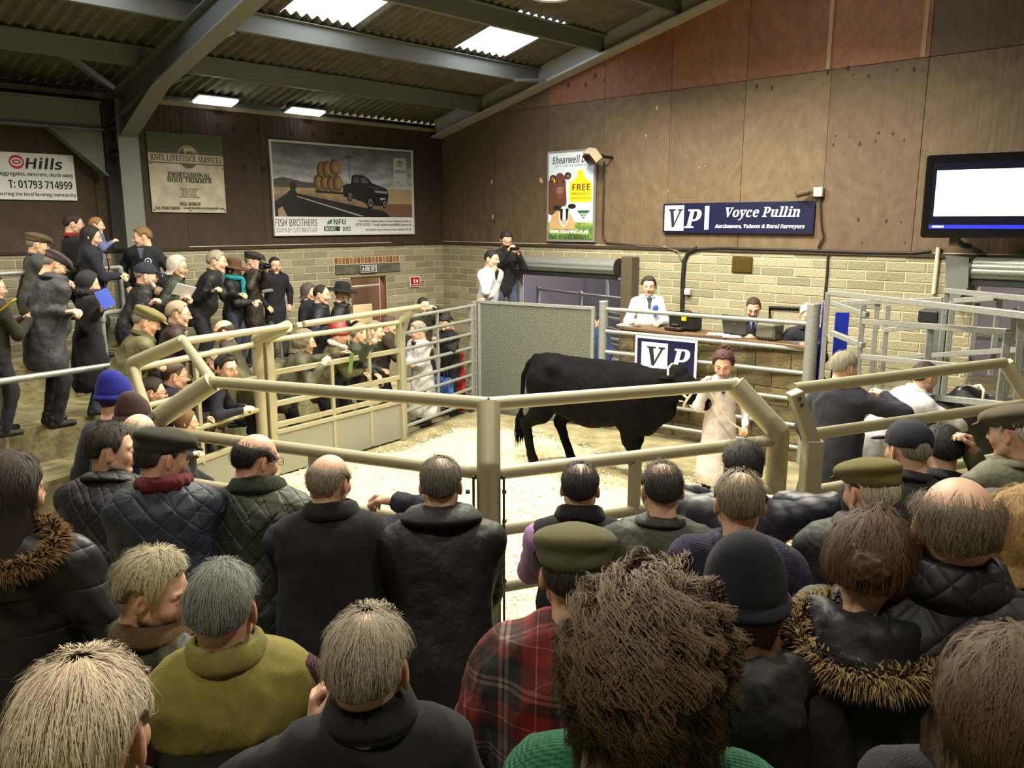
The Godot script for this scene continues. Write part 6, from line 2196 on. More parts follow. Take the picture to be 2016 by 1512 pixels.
func hair_point(style: String, az: float, v: float, th: float, nz: FastNoiseLite, loose := false) -> Vector3:
	var sp := hair_span(style, absf(az))
	if loose and sp.x > 0.01:      # single hairs also grow inside the bare crown
		sp.x = 0.12 if style == "crown" else maxf(sp.x - 0.22, 0.0)
	var t := lerpf(sp.x, sp.y, minf(v, 1.0))
	var sy := cos(t)
	var sr := sin(t)
	if t > PI / 2:
		sr = pow(sr, 0.55)
		sy *= 1.1
	var dir := Vector3(sin(az) * sr, sy, -cos(az) * sr)
	var edge := smoothstep(0.0, 0.14, 1.0 - v)
	if sp.x > 0.01 and not loose:
		edge *= smoothstep(0.0, 0.5 if style == "crown" else 0.3, v)
	var amp := 0.3
	if style == "curly":
		amp = 0.55
	var r := lerpf(-0.003, th * (1.0 + amp * nz.get_noise_3dv(dir * 3.0) + 0.5 * amp * nz.get_noise_3dv(dir * 9.0)), edge)
	if style == "long" or style == "curly" or style == "wavy":
		r = th * (1.0 + amp * nz.get_noise_3dv(dir * 3.0)) * (edge if absf(az) < 1.1 else 1.0)
	var p := Vector3(0, 0.025, 0.012) + dir * Vector3(0.0765, 0.089, 0.097) + dir.normalized() * r
	return p
func hair_drape(style: String, az: float) -> float:
	if absf(az) < 1.05:
		return 0.0
	var s := smoothstep(1.05, 1.4, absf(az))
	return s * {"long": 0.26, "wavy": 0.05, "curly": 0.19}.get(style, 0.0)
func hair_mb(style: String, th: float, seed_: int, lod: int) -> MB:
	var nz := noise(seed_, 0.9, 2)
	var mb := MB.new()
	var nu: int = [72, 36][lod]
	var nv: int = [30, 14][lod]
	var hang := style in ["long", "wavy", "curly"]
	mb.grid(nu, nv, func(u, v):
		var az: float = (u - 0.5) * TAU
		if not hang:
			return hair_point(style, az, v, th, nz)
		var k: float = v * 1.45
		var p := hair_point(style, az, minf(k, 1.0), th, nz)
		if k > 1.0:
			var d: float = (k - 1.0) / 0.45
			var dr := hair_drape(style, az)
			p += Vector3(sin(az) * 0.02 * d, -dr * d, 0.02 * d) + Vector3(p.x, 0, p.z - 0.01) * 0.15 * nz.get_noise_3d(az * 2.0, d * 2.0, 3.0) * d
			if dr < 0.01:
				p -= Vector3(p.x, 0, p.z - 0.01) * 0.06 * d
		return p, true)
	return mb
# single locks laid over the cap, combed from crown to hem
func hair_locks(style: String, th: float, seed_: int, count: int, width: float, curl: float, col: Color, vmin := 0.0) -> MB:
	var nz := noise(seed_, 0.9, 2)
	var rng := RandomNumberGenerator.new()
	rng.seed = seed_
	var mb := MB.new()
	mb.tint = true
	var hang := style in ["long", "wavy", "curly"]
	for i in count:
		var az := rng.randf_range(-PI, PI)
		var v0 := rng.randf_range(vmin, 0.92) if not hang else rng.randf_range(0.0, 1.25)
		if rng.randf() < 0.4 and vmin <= 0.0:
			v0 = sqrt(rng.randf()) * 0.6
		var sp := hair_span(style, absf(az))
		if sp.y - sp.x < 0.1:
			continue
		if style == "crown" and v0 < 0.42 and rng.randf() > 0.42 + 1.6 * v0:
			continue
		if style == "bald" and v0 < 0.25 and rng.randf() > 0.25 + 2.0 * v0:
			continue
		var dv := rng.randf_range(0.16, 0.36)
		var sh := rng.randf_range(0.78, 1.22)
		mb.col = Color(col.r * sh, col.g * sh, col.b * sh * rng.randf_range(0.93, 1.05))
		var da := rng.randf_range(-0.16, 0.16) / maxf(sin(lerpf(sp.x, sp.y, minf(v0, 1.0))), 0.2)
		var ph := rng.randf() * TAU
		var lift := rng.randf_range(0.75, 1.12) if rng.randf() < 0.86 else rng.randf_range(1.2, 1.9)
		if hang:
			lift = rng.randf_range(0.7, 1.08)
		var prev := -1
		var w := width * rng.randf_range(0.6, 1.3)
		var seg := 11 if curl > 0.0 else 4
		for k in seg + 1:
			var f := float(k) / seg
			var v := v0 + dv * f
			var p: Vector3
			var a2 := az + da * f
			if hang and v > 1.0:
				p = hair_point(style, a2, 1.0, th * lift, nz, true) + Vector3(0, -hair_drape(style, a2) * (v - 1.0) / 0.45, 0.02 * (v - 1.0))
			else:
				p = hair_point(style, a2, minf(v, 0.98), th * lift + 0.001 + 0.003 * f * lift, nz, true)
			var out := (p - Vector3(0, 0.0, 0.012)).normalized()
			if curl > 0.0:
				p += out * curl * (0.3 + 0.7 * sin(ph + f * 13.0)) * minf(f * 2.0, 1.0) + out.cross(Vector3.UP).normalized() * curl * cos(ph + f * 13.0)
			var side := out.cross(Vector3(sin(a2), 0.4, -cos(a2))).normalized()
			if k > 0:
				side = (p - mb.v[mb.v.size() - 1]).cross(out).normalized()
			var ww := w * (1.0 - (0.45 if curl > 0.0 else 0.8) * f)
			var b := mb.add(p - side * ww, out)
			mb.add(p + side * ww, out)
			if prev >= 0:
				mb.ix.append_array([prev, b, prev + 1, prev + 1, b, b + 1])
			prev = b
	mb.fix(0)
	return mb

func elbow(s: Vector3, t: Vector3, l1: float, l2: float, hint: Vector3) -> Vector3:
	var d := t - s
	var l := clampf(d.length(), 0.05, l1 + l2 - 0.004)
	var a := acos(clampf((l1 * l1 + l * l - l2 * l2) / (2 * l1 * l), -1, 1))
	var dn := d.normalized()
	var pole := (hint - dn * hint.dot(dn)).normalized()
	return s + dn * cos(a) * l1 + pole * sin(a) * l1

func plaid_tex() -> ImageTexture:
	if tex.has("plaid"):
		return tex["plaid"]
	var s := 256
	var im := Image.create(s, s, false, Image.FORMAT_RGB8)
	var band := func(u: float) -> int:
		u = fposmod(u, 1.0)
		if u < 0.055 or (u > 0.085 and u < 0.14):
			return 2      # pale pair
		if (u > 0.14 and u < 0.24) or u > 0.90 or (u >= 0.055 and u <= 0.085):
			return 3      # dark green
		if u > 0.515 and u < 0.53:
			return 4      # hair line
		if (u > 0.24 and u < 0.32) or (u > 0.72 and u < 0.80):
			return 1      # black
		if u > 0.80:
			return 3
		return 0      # red
	var cols := [Color(0.46, 0.07, 0.07), Color(0.10, 0.06, 0.07), Color(0.66, 0.55, 0.52), Color(0.11, 0.16, 0.14), Color(0.75, 0.62, 0.56)]
	for y in s:
		for x in s:
			var a: Color = cols[band.call(float(x) / s)]
			var b: Color = cols[band.call(float(y) / s * 1.0 + 0.2)]
			im.set_pixel(x, y, a.lerp(b, 0.5) if (x + y) % 4 < 2 else a.lerp(b, 0.42))
	tex["plaid"] = ImageTexture.create_from_image(im)
	return tex["plaid"]
func cloth(color: Color, kind := "plain") -> StandardMaterial3D:
	var key := "cloth %s %s" % [kind, color.to_html()]
	if mats.has(key):
		return mats[key]
	var weave := noise(41, 0.3, 2)
	var b: ImageTexture = null
	var al: ImageTexture = noise_tex("cloth face", 256, 0.02, Color(0.80, 0.80, 0.80), Color(1, 1, 1), 4, 1.2)
	var sc := 2.4
	var dp := 0.35
	var ro := 0.88
	match kind:
		"quilt":
			b = bump_tex("quilt", 256, func(u, v):
				var p: float = absf(fposmod(u * 2.0 + v * 2.0, 1.0) - 0.5) * 2.0
				var q: float = absf(fposmod(u * 2.0 - v * 2.0, 1.0) - 0.5) * 2.0
				return pow(minf(1.0 - pow(p, 6.0), 1.0 - pow(q, 6.0)), 0.7), 9.0)
			sc = 4.6
			dp = 0.9
			ro = 0.62
		"puffer":
			b = bump_tex("puffer", 256, func(_u, v): return pow(absf(sin(v * PI * 2.0)), 0.5), 8.0)
			sc = 4.0
			dp = 0.8
			ro = 0.5
		"knit":
			b = bump_tex("knit", 256, func(u, v): return 0.5 + 0.35 * sin(u * TAU * 18.0) + 0.15 * sin(v * TAU * 24.0), 6.0)
			sc = 6.0
			dp = 0.8
			ro = 0.95
		"tweed":
			al = noise_tex("tweed face", 256, 0.25, Color(0.55, 0.54, 0.5), Color(1, 1, 1), 3, 2.2)
			b = noise_bump()
			sc = 7.0
			dp = 0.35
			ro = 0.95
		"plaid":
			al = plaid_tex()
			sc = 5.2
			ro = 0.9
		"stripe":
			if not tex.has("stripe"):
				var im := Image.create(64, 64, false, Image.FORMAT_RGB8)
				for x in 64:
					for y in 64:
						im.set_pixel(x, y, Color(1, 1, 1) if x % 8 < 4 else Color(0.72, 0.62, 0.74))
				tex["stripe"] = ImageTexture.create_from_image(im)
			al = tex["stripe"]
			sc = 14.0
		"check":
			if not tex.has("check"):
				var im := Image.create(64, 64, false, Image.FORMAT_RGB8)
				for x in 64:
					for y in 64:
						im.set_pixel(x, y, Color(1, 1, 1).lerp(Color(0.25, 0.27, 0.42), 0.5 * float(x % 16 < 8) + 0.5 * float(y % 16 < 8)))
				tex["check"] = ImageTexture.create_from_image(im)
			al = tex["check"]
			sc = 26.0
		"fleece":
			b = noise_bump()
			sc = 6.0
			dp = 0.3
			ro = 1.0
		"wax":
			b = bump_tex("creases", 256, func(u, v): return 0.5 + 0.5 * weave.get_noise_2d(u * 60.0, v * 60.0), 3.0)
			sc = 1.5
			dp = 0.5
			ro = 0.66
		_:
			b = bump_tex("soft folds", 256, func(u, v): return 0.5 + 0.45 * weave.get_noise_2d(u * 34.0 + 9.0, v * 22.0) + 0.12 * sin(u * TAU * 60.0) * cos(v * TAU * 60.0), 3.5)
			sc = 1.8
			dp = 0.55
	var m := mat(key, color, ro, 0.0, al, sc, false, b, dp)
	if kind in ["fleece", "knit", "tweed", "plain"]:
		m.rim_enabled = true
		m.rim = 0.15
		m.rim_tint = 0.6
	return m

func fold(a: Array, seed_: int, amp: float, freq: float) -> Array:
	if amp <= 0.0:
		return a
	var nz := noise(seed_, freq, 2)
	nz.fractal_type = FastNoiseLite.FRACTAL_RIDGED
	var vv: PackedVector3Array = a[0]
	var nn: PackedVector3Array = a[1]
	for i in vv.size():
		var p := vv[i]
		vv[i] += nn[i] * amp * nz.get_noise_3d(p.x + p.y * 0.35, p.y * 0.8, p.z)
	# refresh the normals
	var ii: PackedInt32Array = a[3]
	var out := PackedVector3Array()
	out.resize(vv.size())
	for t in range(0, ii.size(), 3):
		var p0 := vv[ii[t]]
		var nrm := (vv[ii[t + 2]] - p0).cross(vv[ii[t + 1]] - p0)
		out[ii[t]] += nrm
		out[ii[t + 1]] += nrm
		out[ii[t + 2]] += nrm
	for i in out.size():
		out[i] = out[i].normalized() if out[i].length_squared() > 1e-16 else nn[i]
	return [vv, out, a[2], ii]

func to_mesh(a: Array, m: Material) -> ArrayMesh:
	var mb := MB.new()
	mb.append(a, Transform3D.IDENTITY)
	return mb.mesh(m)

const SKIN := Color(0.80, 0.64, 0.54)
func person(s: Dictionary) -> Node3D:
	var hc: Vector3 = P(s.at[0], s.at[1], s.at[2])
	var fl: float = s.get("fl", floor_at(hc.x, hc.z))
	var fa: float = s.get("fa", 0.0)
	var ln := deg_to_rad(float(s.get("ln", 5.0)))
	var w: float = s.get("w", 1.0)
	var near: bool = s.at[2] < 2.75
	var mid: bool = s.at[2] < 5.0
	var k: float = s.get("k", 0.94 if s.get("fem", false) else 1.0)
	var hk: float = s.get("hk", 1.03) * (0.5 + 0.5 * k)
	var torso := 0.545 * k
	var nk: float = 0.162 + 0.14 * (s.get("hk", 1.03) - 1.03) + (0.012 if s.get("hp", 8.0) > 14.0 and s.has("shirt") else 0.0)
	var neck := nk * k
	var rise := torso * cos(ln) + neck * cos(ln * 0.5)
	var ahead := torso * sin(ln) + neck * sin(ln * 0.5) + 0.01
	var hip := hc.y - fl - rise
	if not s.has("hip") and hip > 0.95 * k:      # longer legs and body until the feet reach the floor
		k *= (hc.y - fl) / (rise + 0.95 * k)
		torso = 0.545 * k
		neck = nk * k
		rise = torso * cos(ln) + neck * cos(ln * 0.5)
		hip = hc.y - fl - rise
	elif not s.has("hip") and not s.has("k") and hip < 0.93 * k:
		k = maxf(0.82 * k, k * (hc.y - fl) / (rise + 0.93 * k))
		torso = 0.545 * k
		neck = nk * k
		rise = torso * cos(ln) + neck * cos(ln * 0.5)
		ahead = torso * sin(ln) + neck * sin(ln * 0.5) + 0.01
		hip = hc.y - fl - rise
	var turn := deg_to_rad(YAW - fa) - atan((s.at[0] - 1008.0) / 1631.0)      # facing is given relative to the sight line
	var fwd := Vector3(-sin(turn), 0, -cos(turn))
	var base := Vector3(hc.x, fl, hc.z) - fwd * ahead
	var t := thing("person", s.n, "person", base, turn, s.get("g", ""))
	var seed_: int = hash(s.n) % 10000
	# joints, in the person's own axes (facing -z)
	var H := Vector3(0, hip, 0)
	var u := Vector3(0, cos(ln), -sin(ln))
	var f := Vector3(0, -sin(ln), -cos(ln))
	var X := Vector3.RIGHT
	var N := H + u * torso
	var head := Vector3(0, hc.y - fl, -ahead)
	var hyaw := deg_to_rad(-(float(s.get("hf", fa)) - fa))
	var hb := Basis(Vector3.UP, hyaw) * Basis(Vector3.RIGHT, deg_to_rad(-float(s.get("hp", 8.0)))) * Basis(Vector3.BACK, deg_to_rad(float(s.get("hr", 0.0)))) * Basis.from_scale(Vector3.ONE * hk)
	# arms: hand targets relative to the head, or world points for held things
	var arms: Dictionary = {"L": Vector3(-0.27, -0.84, -0.08), "R": Vector3(0.27, -0.84, -0.08)}
	match s.get("arms", "down"):
		"rail": arms = {"L": Vector3(0.03, -0.53, -0.33), "R": Vector3(-0.03, -0.51, -0.35)}
		"wide": arms = {"L": Vector3(-0.42, -0.30, -0.30), "R": Vector3(0.42, -0.30, -0.30)}
		"cross": arms = {"L": Vector3(0.12, -0.46, -0.26), "R": Vector3(-0.12, -0.50, -0.27)}
		"phone": arms = {"L": Vector3(-0.04, -0.34, -0.34), "R": Vector3(0.05, -0.34, -0.34)}
		"chin": arms = {"L": Vector3(0.08, -0.50, -0.26), "R": Vector3(0.03, -0.13, -0.15)}
		"clasp": arms = {"L": Vector3(-0.03, -0.48, -0.40), "R": Vector3(0.03, -0.48, -0.40)}
		"pocket": arms = {"L": Vector3(-0.20, -0.74, -0.10), "R": Vector3(0.20, -0.74, -0.10)}
		"reach": arms = {"L": Vector3(-0.2, -0.40, -0.52), "R": Vector3(0.2, -0.40, -0.52)}
	for key in ["L", "R"]:
		if s.has(key):
			arms[key] = s[key]
		arms[key] = head + arms[key] * k
		if s.has(key + "p"):      # a pixel and a distance
			var q: Array = s[key + "p"]
			arms[key] = Basis(Vector3.UP, -turn) * (P(q[0], q[1], q[2]) - base)
	var sh := {"L": N - u * 0.075 * k - X * 0.178 * k * (0.5 + 0.5 * w), "R": N - u * 0.075 * k + X * 0.178 * k * (0.5 + 0.5 * w)}
	var el := {}
	var wr := {}
	for key in ["L", "R"]:
		var sx := -1.0 if key == "L" else 1.0
		var hint: Vector3 = s.get("e" + key, Vector3(sx * 0.55, -1.0, 0.25))
		var tg: Vector3 = arms[key]
		if (tg - sh[key]).length() > 0.64 * k:
			tg = sh[key] + (tg - sh[key]).normalized() * 0.64 * k
		el[key] = elbow(sh[key], tg, 0.305 * k, 0.345 * k, hint)
		wr[key] = el[key] + (tg - el[key]).normalized() * 0.27 * k
	var lg := {}
	for key in ["L", "R"]:
		var sx := -1.0 if key == "L" else 1.0
		var hj := H + X * sx * 0.095 * k
		var an: Vector3 = s.get("foot" + key, Vector3(sx * 0.12 * k, 0.0, 0.03 * sx)) + Vector3(0, 0.085 * k, 0)
		if s.has("foot" + key + "p"):
			var q2: Array = s["foot" + key + "p"]
			an = Basis(Vector3.UP, -turn) * (P(q2[0], q2[1], q2[2]) - base)
		lg[key] = [hj, elbow(hj, an, 0.44 * k, 0.435 * k, s.get("knee", Vector3(sx * 0.15, 0, -1))), an]
	# ---- body: head, neck, trunk, limbs and hands in one mesh
	var lod := 0 if near or s.get("fine", false) else 1
	var mb := MB.new()
	mb.tint = true
	mb.append(head_tpl(lod), Transform3D(hb, head))
	mb.col = Color(1, 1, 1)
	mb.tube([N - u * 0.05 * k, N + u * 0.015, head + hb * Vector3(0, -0.115, 0.034), head + hb * Vector3(0, -0.05, 0.03)], [0.066 * k, 0.061 * k, 0.056 * hk, 0.05 * hk], 16, false)
	mb.tube([H - u * 0.1 * k, H + u * 0.1 * k, H + u * 0.38 * k, N - u * 0.04 * k], [0.07 * k, 0.09 * k, 0.095 * k, 0.055 * k], 10)
	for key in ["L", "R"]:
		mb.tube([N - u * 0.09 * k, sh[key], el[key], wr[key], wr[key] + (wr[key] - el[key]).normalized() * 0.02], [0.05 * k, 0.04 * k, 0.034 * k, 0.027 * k, 0.026 * k], 8)
		mb.tube([H, lg[key][0], lg[key][1], lg[key][2]], [0.06 * k, 0.06 * k, 0.045 * k, 0.035 * k], 8)
		var hd: Vector3 = s.get("h" + key, (wr[key] - el[key]).normalized())
		var sx := -1.0 if key == "L" else 1.0
		var pn: Vector3 = s.get("palm" + key, Vector3(-sx * 0.5, -1.0, 0.2))      # where the palm faces
		var zz := -hd.normalized()
		var xx := (-pn).cross(zz).normalized()
		var hbas := Basis(xx, zz.cross(xx), zz) * Basis.from_scale(Vector3(sx, 1, 1) * 1.06 * k)
		mb.append(hand_tpl(s.get("curl", 0.8), lod), Transform3D(hbas, wr[key] + hd.normalized() * 0.02))
	var sk: Color = s.get("skin", SKIN)
	var sm := mat("skin " + sk.to_html(), sk, 0.55)
	sm.vertex_color_use_as_albedo = true
	sm.subsurf_scatter_enabled = false
	part(t, "body", mb.mesh(sm))
	# ---- clothes
	var cell: float = s.get("cell", 0.0145 if near else (0.018 if mid else 0.024))
	var jk: Array = s.get("jk", [Color(0.1, 0.1, 0.12), "plain"])
	var th: float = s.get("th", 1.0)
	var hem: float = s.get("hem", 0.10)
	var split: bool = s.has("sl")
	var lo := Vector3(-0.34 * w, hip - hem - 0.12, -0.3) * 1.0
	var hi := Vector3(0.34 * w, 0, 0.32)
	for p: Vector3 in [N, sh.L, sh.R, el.L, el.R, wr.L, wr.R, head, H]:
		lo = lo.min(p - Vector3(0.13, 0.12, 0.13))
		hi = hi.max(p + Vector3(0.13, 0.10, 0.13))
	lo.z = minf(lo.z, -0.26)
	var mk_torso := func(d: SDF, g: float) -> void:
		d.cap(H - u * 0.02 * k, H + u * 0.16 * k, 0.172 * w * k + g, 0.168 * w * k + g, 0.05, 0.74, f)
		d.cap(H + u * 0.16 * k, H + u * 0.40 * k, 0.168 * w * k + g, 0.182 * w * k + g, 0.05, 0.72, f)
		d.cap(N - u * 0.085 * k - X * 0.13 * k, N - u * 0.085 * k + X * 0.13 * k, 0.078 * k + g, 0.078 * k + g, 0.06)
		for sx in [-1.0, 1.0]:
			d.cap(N - u * 0.025 * k, N - u * 0.06 * k + X * sx * 0.15 * k, 0.062 * k + g, 0.066 * k + g, 0.06)
		d.cap(N - u * 0.07 * k, N - u * 0.015 * k, 0.085 * k + g, 0.068 * k + g, 0.04)
		if w > 1.08:
			d.ell(H + u * 0.13 * k + f * 0.06 * k, Vector3(0.16, 0.17, 0.15) * k * w + Vector3(g, g, g), 0.06)
		d.cap(H, H - Vector3(0, hem, 0), 0.172 * w * k + g, (0.178 * w + 0.20 * maxf(hem - 0.12, 0.0)) * k + g, 0.05, 0.80 + 0.9 * clampf(hem - 0.15, 0.0, 0.22), Vector3(0, 0, 1))
	var mk_arms := func(d: SDF, g: float) -> void:
		for key in ["L", "R"]:
			d.cap(sh[key], el[key], 0.072 * k * th + g, 0.060 * k * th + g, 0.045)
			d.cap(el[key], wr[key], 0.060 * k * th + g, 0.044 * k * th + g, 0.03)
	var wrk: float = s.get("folds", 1.0)
	if split:
		var d := SDF.new(lo, hi, cell)
		mk_arms.call(d, 0.0)
		d.cap(sh.L, sh.R, 0.07 * k, 0.07 * k, 0.03)
		part(t, "sleeves", to_mesh(fold(d.nets(), seed_ + 1, 0.010 * wrk, 5.5), cloth(s.sl[0], s.sl[1])))
		d = SDF.new(lo, hi, cell)
		mk_torso.call(d, 0.008)
		part(t, "gilet", to_mesh(fold(d.nets(), seed_, 0.010 * wrk, 4.0), cloth(jk[0], jk[1])))
	else:
		var d := SDF.new(lo, hi, cell)
		mk_torso.call(d, 0.0)
		mk_arms.call(d, 0.0)
		part(t, s.get("jn", "jacket"), to_mesh(fold(d.nets(), seed_, 0.012 * wrk, 4.5), cloth(jk[0], jk[1])))
	# trousers
	var tl := Vector3(-0.3, 0.02, -0.3)
	var thi := Vector3(0.3, hip + 0.12, 0.3)
	for key in ["L", "R"]:
		for p: Vector3 in lg[key]:
			tl = tl.min(p - Vector3(0.13, 0.06, 0.13))
			thi = thi.max(p + Vector3(0.13, 0.13, 0.13))
	var d2 := SDF.new(tl, thi, 0.03)
	for key in ["L", "R"]:
		d2.cap(H, lg[key][0] + Vector3(0, -0.04, 0), (0.12 * w if hem < 0.15 else 0.075) * k, (0.102 * w if hem < 0.15 else 0.065) * k, 0.04)
		d2.cap(lg[key][0], lg[key][1], (0.098 * w if hem < 0.15 else 0.066) * k, (0.070 if hem < 0.15 else 0.062) * k, 0.03)
		d2.cap(lg[key][1], lg[key][2], 0.072 * k, 0.060 * k, 0.02)
	part(t, "trousers", to_mesh(fold(d2.nets(), seed_ + 3, 0.008, 6.0), cloth(s.get("tr", Color(0.09, 0.09, 0.11)), "plain")))
	# shoes
	if not tpl.has("shoe"):
		var d3 := SDF.new(Vector3(-0.07, -0.01, -0.22), Vector3(0.07, 0.14, 0.12), 0.01)
		d3.cap(Vector3(0, 0.045, 0.05), Vector3(0, 0.036, -0.15), 0.044, 0.036, 0.02)
		d3.cap(Vector3(0, 0.05, 0.04), Vector3(0, 0.11, 0.03), 0.044, 0.045, 0.02)
		d3.cut(Vector3(0, -1, 0), 0.0)
		tpl["shoe"] = to_mesh(d3.nets(), null)
	for key in ["L", "R"]:
		var an: Vector3 = lg[key][2]
		part(t, "shoe", tpl["shoe"], Transform3D(Basis(Vector3.UP, 0.15 if key == "L" else -0.15) * Basis.from_scale(Vector3.ONE * k), an - Vector3(0, 0.085 * k, 0)), cloth(s.get("shoes", Color(0.07, 0.05, 0.04)), "wax"))
	# collar
	if not s.has("co") and not s.has("scarf") and not s.has("hood") and not s.has("fur"):
		s.co = [jk[0], jk[1], 0.045, 0.010]
	if s.has("co"):
		var cb := MB.new()
		var co: Array = s.co
		var chh: float = co[2] if co.size() > 2 else 0.055
		var flr: float = co[3] if co.size() > 3 else 0.012
		cb.lathe([Vector2(0.074, 0.0), Vector2(0.078, chh * 0.6), Vector2(0.080, chh), Vector2(0.090 + flr, chh * 0.86), Vector2(0.095 + flr * 2.0, chh * 0.4), Vector2(0.092 + flr * 2.0, chh * 0.1), Vector2(0.074, -0.01)], 28, Transform3D(Basis(X, u, -f) * Basis.from_scale(Vector3(1.02, 1, 1.06) * k), N + u * 0.006 * k), -PI + 0.6, PI - 0.6)
		part(t, "collar", cb.mesh(cloth(co[0], co[1])))
	if s.has("shirt"):      # open neck showing a shirt or jumper
		var sb := MB.new()
		sb.lathe([Vector2(0.066, -0.03), Vector2(0.071, 0.04), Vector2(0.075, 0.043), Vector2(0.086, 0.005), Vector2(0.085, -0.03)], 22, Transform3D(Basis(X, u, -f) * Basis.from_scale(Vector3(1, 1, 1.04) * k), N - u * 0.008 * k), -PI + 0.4, PI - 0.4)
		part(t, "shirt_collar", sb.mesh(cloth(s.shirt[0], s.shirt[1])))
		# the wedge of shirt and tie on the chest
		var pts := PackedVector2Array([Vector2(-0.038, 0.0), Vector2(0.038, 0.0), Vector2(0.006, -0.14), Vector2(-0.006, -0.14)])
		var pb := MB.new()
		var cf := Basis(X, (u + f * -0.28).normalized(), (f + u * 0.28).normalized() * -1.0)
		pb.prism(pts, Transform3D(Basis(X, u, X.cross(u)) * Basis.from_scale(Vector3(k, k, 1)), N + u * 0.02 * k + f * 0.115 * k * (0.4 + 0.6 * w)), 0.05)
		part(t, "shirt_front", pb.mesh(cloth(s.shirt[0], s.shirt[1])))
		if s.has("tie"):
			var tb := MB.new()
			tb.prism(PackedVector2Array([Vector2(-0.016, 0.02), Vector2(0.016, 0.02), Vector2(0.02, -0.14), Vector2(0, -0.16), Vector2(-0.02, -0.14)]), Transform3D(Basis(X, u, X.cross(u)) * Basis.from_scale(Vector3(k, k, 1)), N + u * 0.02 * k + f * 0.145 * k * (0.4 + 0.6 * w)), 0.014)
			part(t, "tie", tb.mesh(cloth(s.tie, "plain")))
	if s.has("scarf"):
		var sc := SDF.new(N - Vector3(0.2, 0.3, 0.25), N + Vector3(0.2, 0.2, 0.2), 0.012)
		for i in 14:
			var a0 := TAU * i / 14
			var a1 := TAU * (i + 1) / 14
			sc.cap(N + u * 0.045 + X * cos(a0) * 0.085 + f * sin(a0) * 0.095, N + u * 0.045 + X * cos(a1) * 0.085 + f * sin(a1) * 0.095, 0.032, 0.032, 0.01)
		if s.scarf.size() > 1:
			sc.cap(N + f * 0.13 + u * 0.02, N + f * 0.17 - u * 0.22 + X * 0.02, 0.03, 0.035, 0.02)
		part(t, "scarf", to_mesh(fold(sc.nets(), seed_, 0.01, 14.0), cloth(s.scarf[0], "plain")))
	if s.has("yoke"):
		var yd := SDF.new(lo, hi, cell)
		mk_torso.call(yd, 0.016)
		yd.cut(-u, -(N.dot(u) - 0.185 * k))
		part(t, "yoke", to_mesh(fold(yd.nets(), seed_, 0.010 * wrk, 4.0), cloth(s.yoke, "plain")))
	if s.has("hood"):
		var hd2 := SDF.new(N - Vector3(0.3, 0.28, 0.1), N + Vector3(0.3, 0.16, 0.34), 0.014)
		hd2.ell(N - f * 0.13 * k - u * 0.05 * k, Vector3(0.155, 0.085, 0.085) * k, 0.04, Basis(X, u, -f))
		for i in 12:
			var a0 := -0.5 + 4.14 * i / 12
			var a1 := -0.5 + 4.14 * (i + 1) / 12
			hd2.cap(N + u * 0.02 + X * cos(a0) * 0.115 - f * sin(a0) * 0.12, N + u * 0.02 + X * cos(a1) * 0.115 - f * sin(a1) * 0.12, 0.04, 0.04, 0.03)
		part(t, "hood", to_mesh(fold(hd2.nets(), seed_ + 5, 0.016, 8.0), cloth(s.hood[0], s.hood[1])))
	if s.has("fur"):
		var rg := RandomNumberGenerator.new()
		rg.seed = seed_
		var fb := MB.new()
		fb.tint = true
		var back := (-f * 0.85 - u * 0.45).normalized()
		var nrm := (u * 0.9 - f * 0.4).normalized()
		var fc: Color = s.fur.srgb_to_linear()
		for i in 6500:
			var a := rg.randf() * TAU
			var c0 := N - f * 0.10 * k + u * 0.012 + X * cos(a) * 0.165 * k + back * sin(a) * 0.115 * k
			var rad := (X * cos(a) * 0.165 + back * sin(a) * 0.115).normalized()
			var dr := (rad * rg.randf_range(-0.3, 1.0) + nrm * rg.randf_range(-0.35, 0.8) + X * rg.randf_range(-0.3, 0.3)).normalized()
			var sd := dr.cross(Vector3(rg.randf() - 0.5, rg.randf() - 0.5, rg.randf() - 0.5)).normalized() * 0.003
			var l := rg.randf_range(0.03, 0.062)
			var shd := rg.randf_range(0.55, 1.35)
			fb.col = fc * shd
			var b0 := fb.add(c0 - sd, nrm)
			fb.add(c0 + sd, nrm)
			fb.add(c0 + dr * l * 0.6 - sd * 0.7, nrm)
			fb.add(c0 + dr * l * 0.6 + sd * 0.7, nrm)
			fb.add(c0 + dr * l - Vector3(0, 0.012, 0), nrm)
			fb.ix.append_array([b0, b0 + 1, b0 + 2, b0 + 1, b0 + 3, b0 + 2, b0 + 2, b0 + 3, b0 + 4])
		fb.fix(0)
		var fm := mat("fur", Color(1, 1, 1), 0.8)
		fm.vertex_color_use_as_albedo = true
		fm.cull_mode = BaseMaterial3D.CULL_DISABLED
		part(t, "fur_trim", fb.mesh(fm))
	# ---- hair and hat
	var ht := Transform3D(hb, head)
	if s.has("hair"):
		var style: String = s.hair[0]
		var hcol: Color = s.hair[1]
		var vol: float = s.hair[2] if s.hair.size() > 2 else {"short": 0.013, "crop": 0.005, "recede": 0.011, "bald": 0.009, "crown": 0.011, "long": 0.02, "wavy": 0.028, "curly": 0.05, "bun": 0.016}.get(style, 0.012)
		if s.has("hat"):
			vol = minf(vol, 0.008)
		var hm := mat("hair " + hcol.to_html(), hcol, 0.78, 0.0, noise_tex("hair face", 128, 0.08, Color(0.72, 0.71, 0.70), Color(1, 1, 1), 3, 1.6), 9.0, false)
		var hkey := "hair %s %.3f %d %d" % [style, vol, lod, seed_ % 3]
		if not tpl.has(hkey):
			tpl[hkey] = hair_mb(style, vol * (0.8 if style == "curly" else 1.0), 5 + seed_ % 3, lod).mesh(null)
		var ho := part(t, "hair", tpl[hkey], ht, hm)
		var locks: int = s.get("locks", 4000 if near else (1400 if mid else 0))
